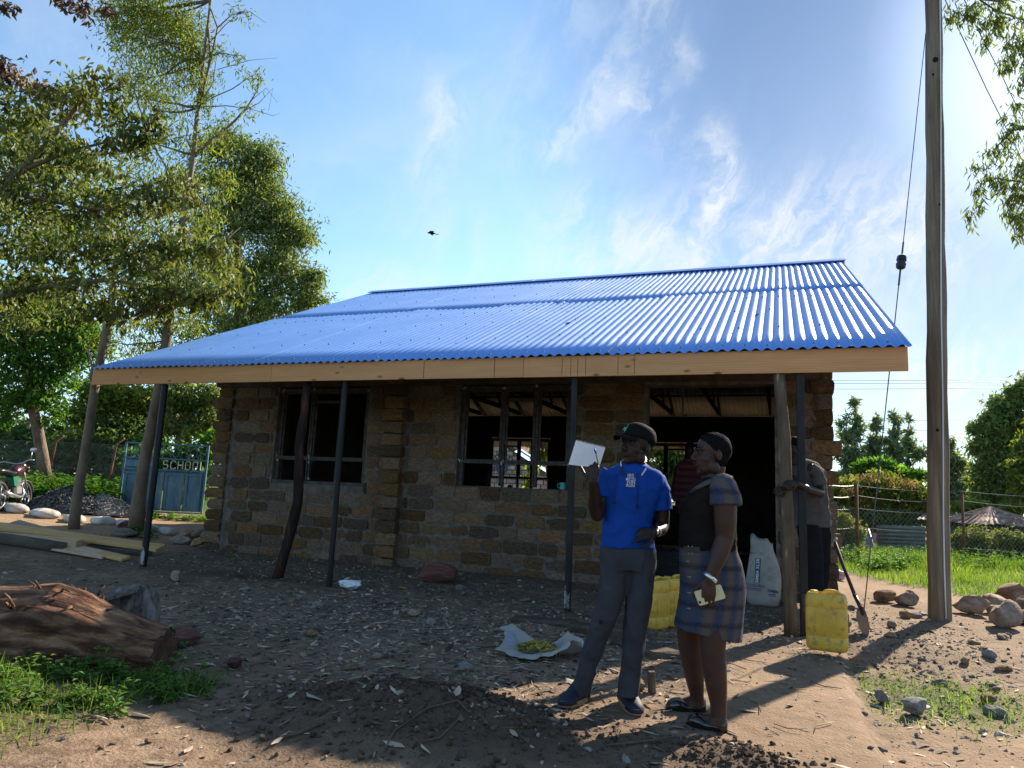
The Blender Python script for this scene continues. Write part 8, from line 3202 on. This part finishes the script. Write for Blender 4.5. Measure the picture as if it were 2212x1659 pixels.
def simple_person(label, o, D, head_px, hf, body, shirt, trouser, skin, sm, tm, arms=(), vox=.008, hs=1.0):
    "a background figure: one continuous body, shirt and trousers as its parts"
    t = thing("person", label, "person", tuple(o))
    P = lambda x, y, dd=0.0: at(x, y, D - dd)
    S = D / FPX
    hc = P(*head_px)
    HR = basis(hf)
    b = MB()
    head(b, hc, HR, hs)
    b.tube([hc - ZV * .06, hc - ZV * .17 - np.asarray(hf) * .02], [.058, .07], 12)
    rg = lambda L, k=1.0: [ering(P(c, y, dd), w * S * k, d * k, 24, 2.4) for c, y, w, d, dd in L]
    b.loft(rg(shirt[:1] + shirt, .9))
    for L in trouser:
        b.loft(rg(L, .8))
    for a in arms:
        pts = [P(*p) for p in a['pts']]
        b.tube(pts, a['r'], 10, dome=True)
        if a.get('hand'):
            hand(b, pts[-1], a['hand'][0], a['hand'][1], a['hand'][2], 1.0, curl=a.get('curl', (.5, .55, .6, .65)))
    put(remesh(b, min(vox, .0062), 3, "body", M[skin]), "body", t, o)
    s = MB()
    s.loft(rg(shirt))
    for a in arms:
        if a.get('sleeve'):
            pts = [P(*p) for p in a['sleeve']]
            s.tube(pts, a['sr'], 14)
    put(remesh(s, vox, 2, "shirt", sm, .012, 6, (1, 1, 1.2), 31), "shirt", t, o)
    q = MB()
    for L in trouser:
        q.loft(rg(L))
    put(remesh(q, vox, 2, "trousers", tm, .010, 6, (1, 1, .8), 33), "trousers", t, o)
    h = MB()
    T = lambda p: hc + HR @ (np.asarray(p, float) * hs) - o
    rings = []
    for i in range(8):
        ph = i / 7 * .62
        z = .030 + .0905 * math.cos(ph * PI)
        r = math.sin(ph * PI)
        rings.append(np.array([T((math.cos(a) * .0800 * max(r, .03), -.017 + math.sin(a) * .1010 * max(r, .03), z + .05 * ph * max(0, math.sin(a)))) for a in np.arange(24) * 2 * PI / 24]))
    h.loft(rings)
    h.build("hair", [M['hair']], t, True)
    face_details(t, o, hc, HR, hs)
    return t


build_man()
build_woman()

# the man behind the props, hands on the debarked pole, standing on a block
Dg = 7.35
og = at(1768, 1330, Dg)
og[2] = gz(og[0], og[1])
blk_ = MB()
blk_.bbox((0, 0, .10), (.5, .42, .22), .02)
o_ = blk_.build("stone_block", [M['stone']], None, False, jitter=.012, jscale=5)
o_.location = (og[0] + .03, og[1] + .03, og[2] - .03)
tag(o_, "squared stone block under the feet of the person in the grey T-shirt", "stone block")
gm = simple_person("person in a grey T-shirt half hidden behind the debarked prop and square post", og, Dg, (1716, 968, .02), -AX * .75 - DV * .35 - ZV * .18, None,
                   [(1722, 992, 40, .15, 0), (1735, 1000, 62, .20, 0), (1743, 1018, 72, .24, 0), (1746, 1050, 78, .25, 0), (1749, 1085, 78, .25, 0), (1752, 1112, 80, .25, 0), (1753, 1138, 82, .26, 0)],
                   [[(1745, 1132, 50, .22, .04), (1752, 1170, 48, .2, .04), (1756, 1215, 44, .17, .05), (1758, 1255, 42, .17, .05), (1758, 1292, 38, .16, .06)], [(1766, 1132, 48, .22, -.04), (1772, 1170, 44, .2, -.05), (1772, 1215, 40, .17, -.05), (1770, 1255, 38, .17, -.05), (1768, 1292, 36, .16, -.05)]],
                   'skin_a', M['grey_tee'], M['navy_trouser'],
                   [dict(pts=[(1752, 1012, .10), (1770, 1045, .14), (1773, 1066, .18), (1742, 1055, .38), (1722, 1045, .46)], r=[.055, .05, .045, .04, .028], hand=(-AX * .95 - DV * .25 + ZV * .02, -DV * .8 + ZV * .4, 1), curl=(.45, .5, .55, .6), sleeve=[(1750, 1008, .08), (1764, 1026, .12), (1772, 1048, .15)], sr=[.06, .066, .066]),
                    dict(pts=[(1728, 1012, -.06), (1708, 1045, .08), (1704, 1062, .2), (1697, 1058, .40)], r=[.055, .048, .042, .028], hand=(-AX * .8 - DV * .5, -DV * .7 + ZV * .3 - AX * .3, 1), curl=(.4, .5, .55, .6), sleeve=[(1728, 1010, -.05), (1712, 1036, .02)], sr=[.06, .064])], vox=.0085)
for dx, dd in ((1757, .05), (1768, -.05)):
    tp, hp = at(dx - 26, 1316, Dg - dd - .1), at(dx + 8, 1314, Dg - dd)
    for p in (tp, hp):
        p[2] = og[2] + .185
    shoe(gm, og, tp, hp, .12, .10, M['black_plastic'], M['black_plastic'], name="boot")

# the man in dark red inside
def stripe_mat():
    return pmat("dark_red_striped_knit", [(0.3, (0.075, 0.014, 0.020)), (0.7, (0.12, 0.022, 0.030))], 4, 4, rough=.85,
                extra=lambda w, tc, vec, nz, col: w.mix(w.sstep(w.math('PINGPONG', w.math('ADD', (lambda s: (w.link(tc.outputs['Object'], s.inputs[0]), s.outputs[2])[1])(w.n('ShaderNodeSeparateXYZ')), 5.0), .05), .018, .032), col, (0.030, 0.010, 0.016)))


Dr = 10.6
orr = at(1490, 1230, Dr)
orr[2] = .55
simple_person("person in a dark red striped jersey standing inside the doorway behind the person in plaid", orr, Dr, (1491, 972, 0), -AX * .5 - DV * .8, None,
              [(1491, 992, 24, .16, 0), (1492, 1000, 52, .2, 0), (1492, 1014, 66, .23, 0), (1491, 1040, 68, .24, 0), (1491, 1075, 66, .24, 0), (1491, 1110, 64, .24, 0)],
              [[(1480, 1105, 34, .2, 0), (1481, 1150, 28, .17, 0), (1481, 1190, 24, .14, 0)], [(1502, 1105, 34, .2, 0), (1502, 1150, 28, .17, 0), (1502, 1190, 24, .14, 0)]],
              'skin_a', stripe_mat(), M['navy_trouser'],
              [dict(pts=[(1465, 1012, 0), (1460, 1045, .05), (1462, 1078, .08)], r=[.055, .048, .042], sleeve=[(1468, 1010, 0), (1460, 1045, .05), (1461, 1082, .08)], sr=[.062, .062, .058]),
               dict(pts=[(1518, 1012, 0), (1524, 1045, .05), (1522, 1078, .08)], r=[.055, .048, .042], sleeve=[(1515, 1010, 0), (1523, 1045, .05), (1522, 1082, .08)], sr=[.062, .062, .058])], vox=.012)

# people far away: one outside the back window in white, a child beyond the fence
Dw = 25.0
ow = at(1112, 1110, Dw)
ow[2] = 0.0
simple_person("person in a loose white garment outside, glimpsed through the far window", ow, Dw, (1101, 1054, 0), -AX * .8 - DV * .5, None,
              [(1101, 1066, 10, .16, 0), (1103, 1070, 24, .2, 0), (1105, 1082, 28, .25, 0), (1107, 1100, 30, .3, 0), (1108, 1116, 32, .32, 0)], [[(1104, 1112, 16, .2, 0), (1103, 1140, 12, .14, 0), (1103, 1158, 10, .12, 0)], [(1112, 1112, 16, .2, 0), (1112, 1140, 12, .14, 0), (1112, 1158, 10, .12, 0)]],
              'skin_a', flat("white_cotton", (0.66, 0.65, 0.62), .9), M['navy_trouser'], [dict(pts=[(1093, 1074, 0), (1090, 1090, 0), (1092, 1104, 0)], r=[.05, .045, .035], sleeve=[(1094, 1073, 0), (1091, 1088, 0)], sr=[.07, .08]), dict(pts=[(1112, 1074, 0), (1120, 1090, 0), (1121, 1106, 0)], r=[.05, .045, .035], sleeve=[(1112, 1073, 0), (1119, 1088, 0)], sr=[.07, .08])], vox=.014)
Dc = 26.0
oc = at(1882, 1216, Dc)
oc[2] = 0.0
simple_person("small child in a pink top and dark trousers beyond the two corrugated sheets", oc, Dc, (1884, 1143, 0), -AX * .3 - DV, None,
              [(1884, 1150, 6, .12, 0), (1884, 1152, 14, .14, 0), (1884, 1158, 17, .17, 0), (1884, 1170, 16, .18, 0)], [[(1881, 1168, 8, .13, 0), (1881, 1182, 7, .11, 0), (1881, 1196, 6, .09, 0)], [(1887, 1168, 8, .13, 0), (1887, 1182, 7, .11, 0), (1887, 1196, 6, .09, 0)]],
              'skin_a', flat("pink_top", (0.55, 0.22, 0.30), .9), M['navy_trouser'], [dict(pts=[(1878, 1154, 0), (1875, 1163, 0), (1876, 1172, 0)], r=[.035, .03, .025], sleeve=[(1878, 1154, 0), (1876, 1160, 0)], sr=[.04, .04]), dict(pts=[(1890, 1154, 0), (1893, 1163, 0), (1892, 1172, 0)], r=[.035, .03, .025], sleeve=[(1890, 1154, 0), (1892, 1160, 0)], sr=[.04, .04])], vox=.012, hs=.8)
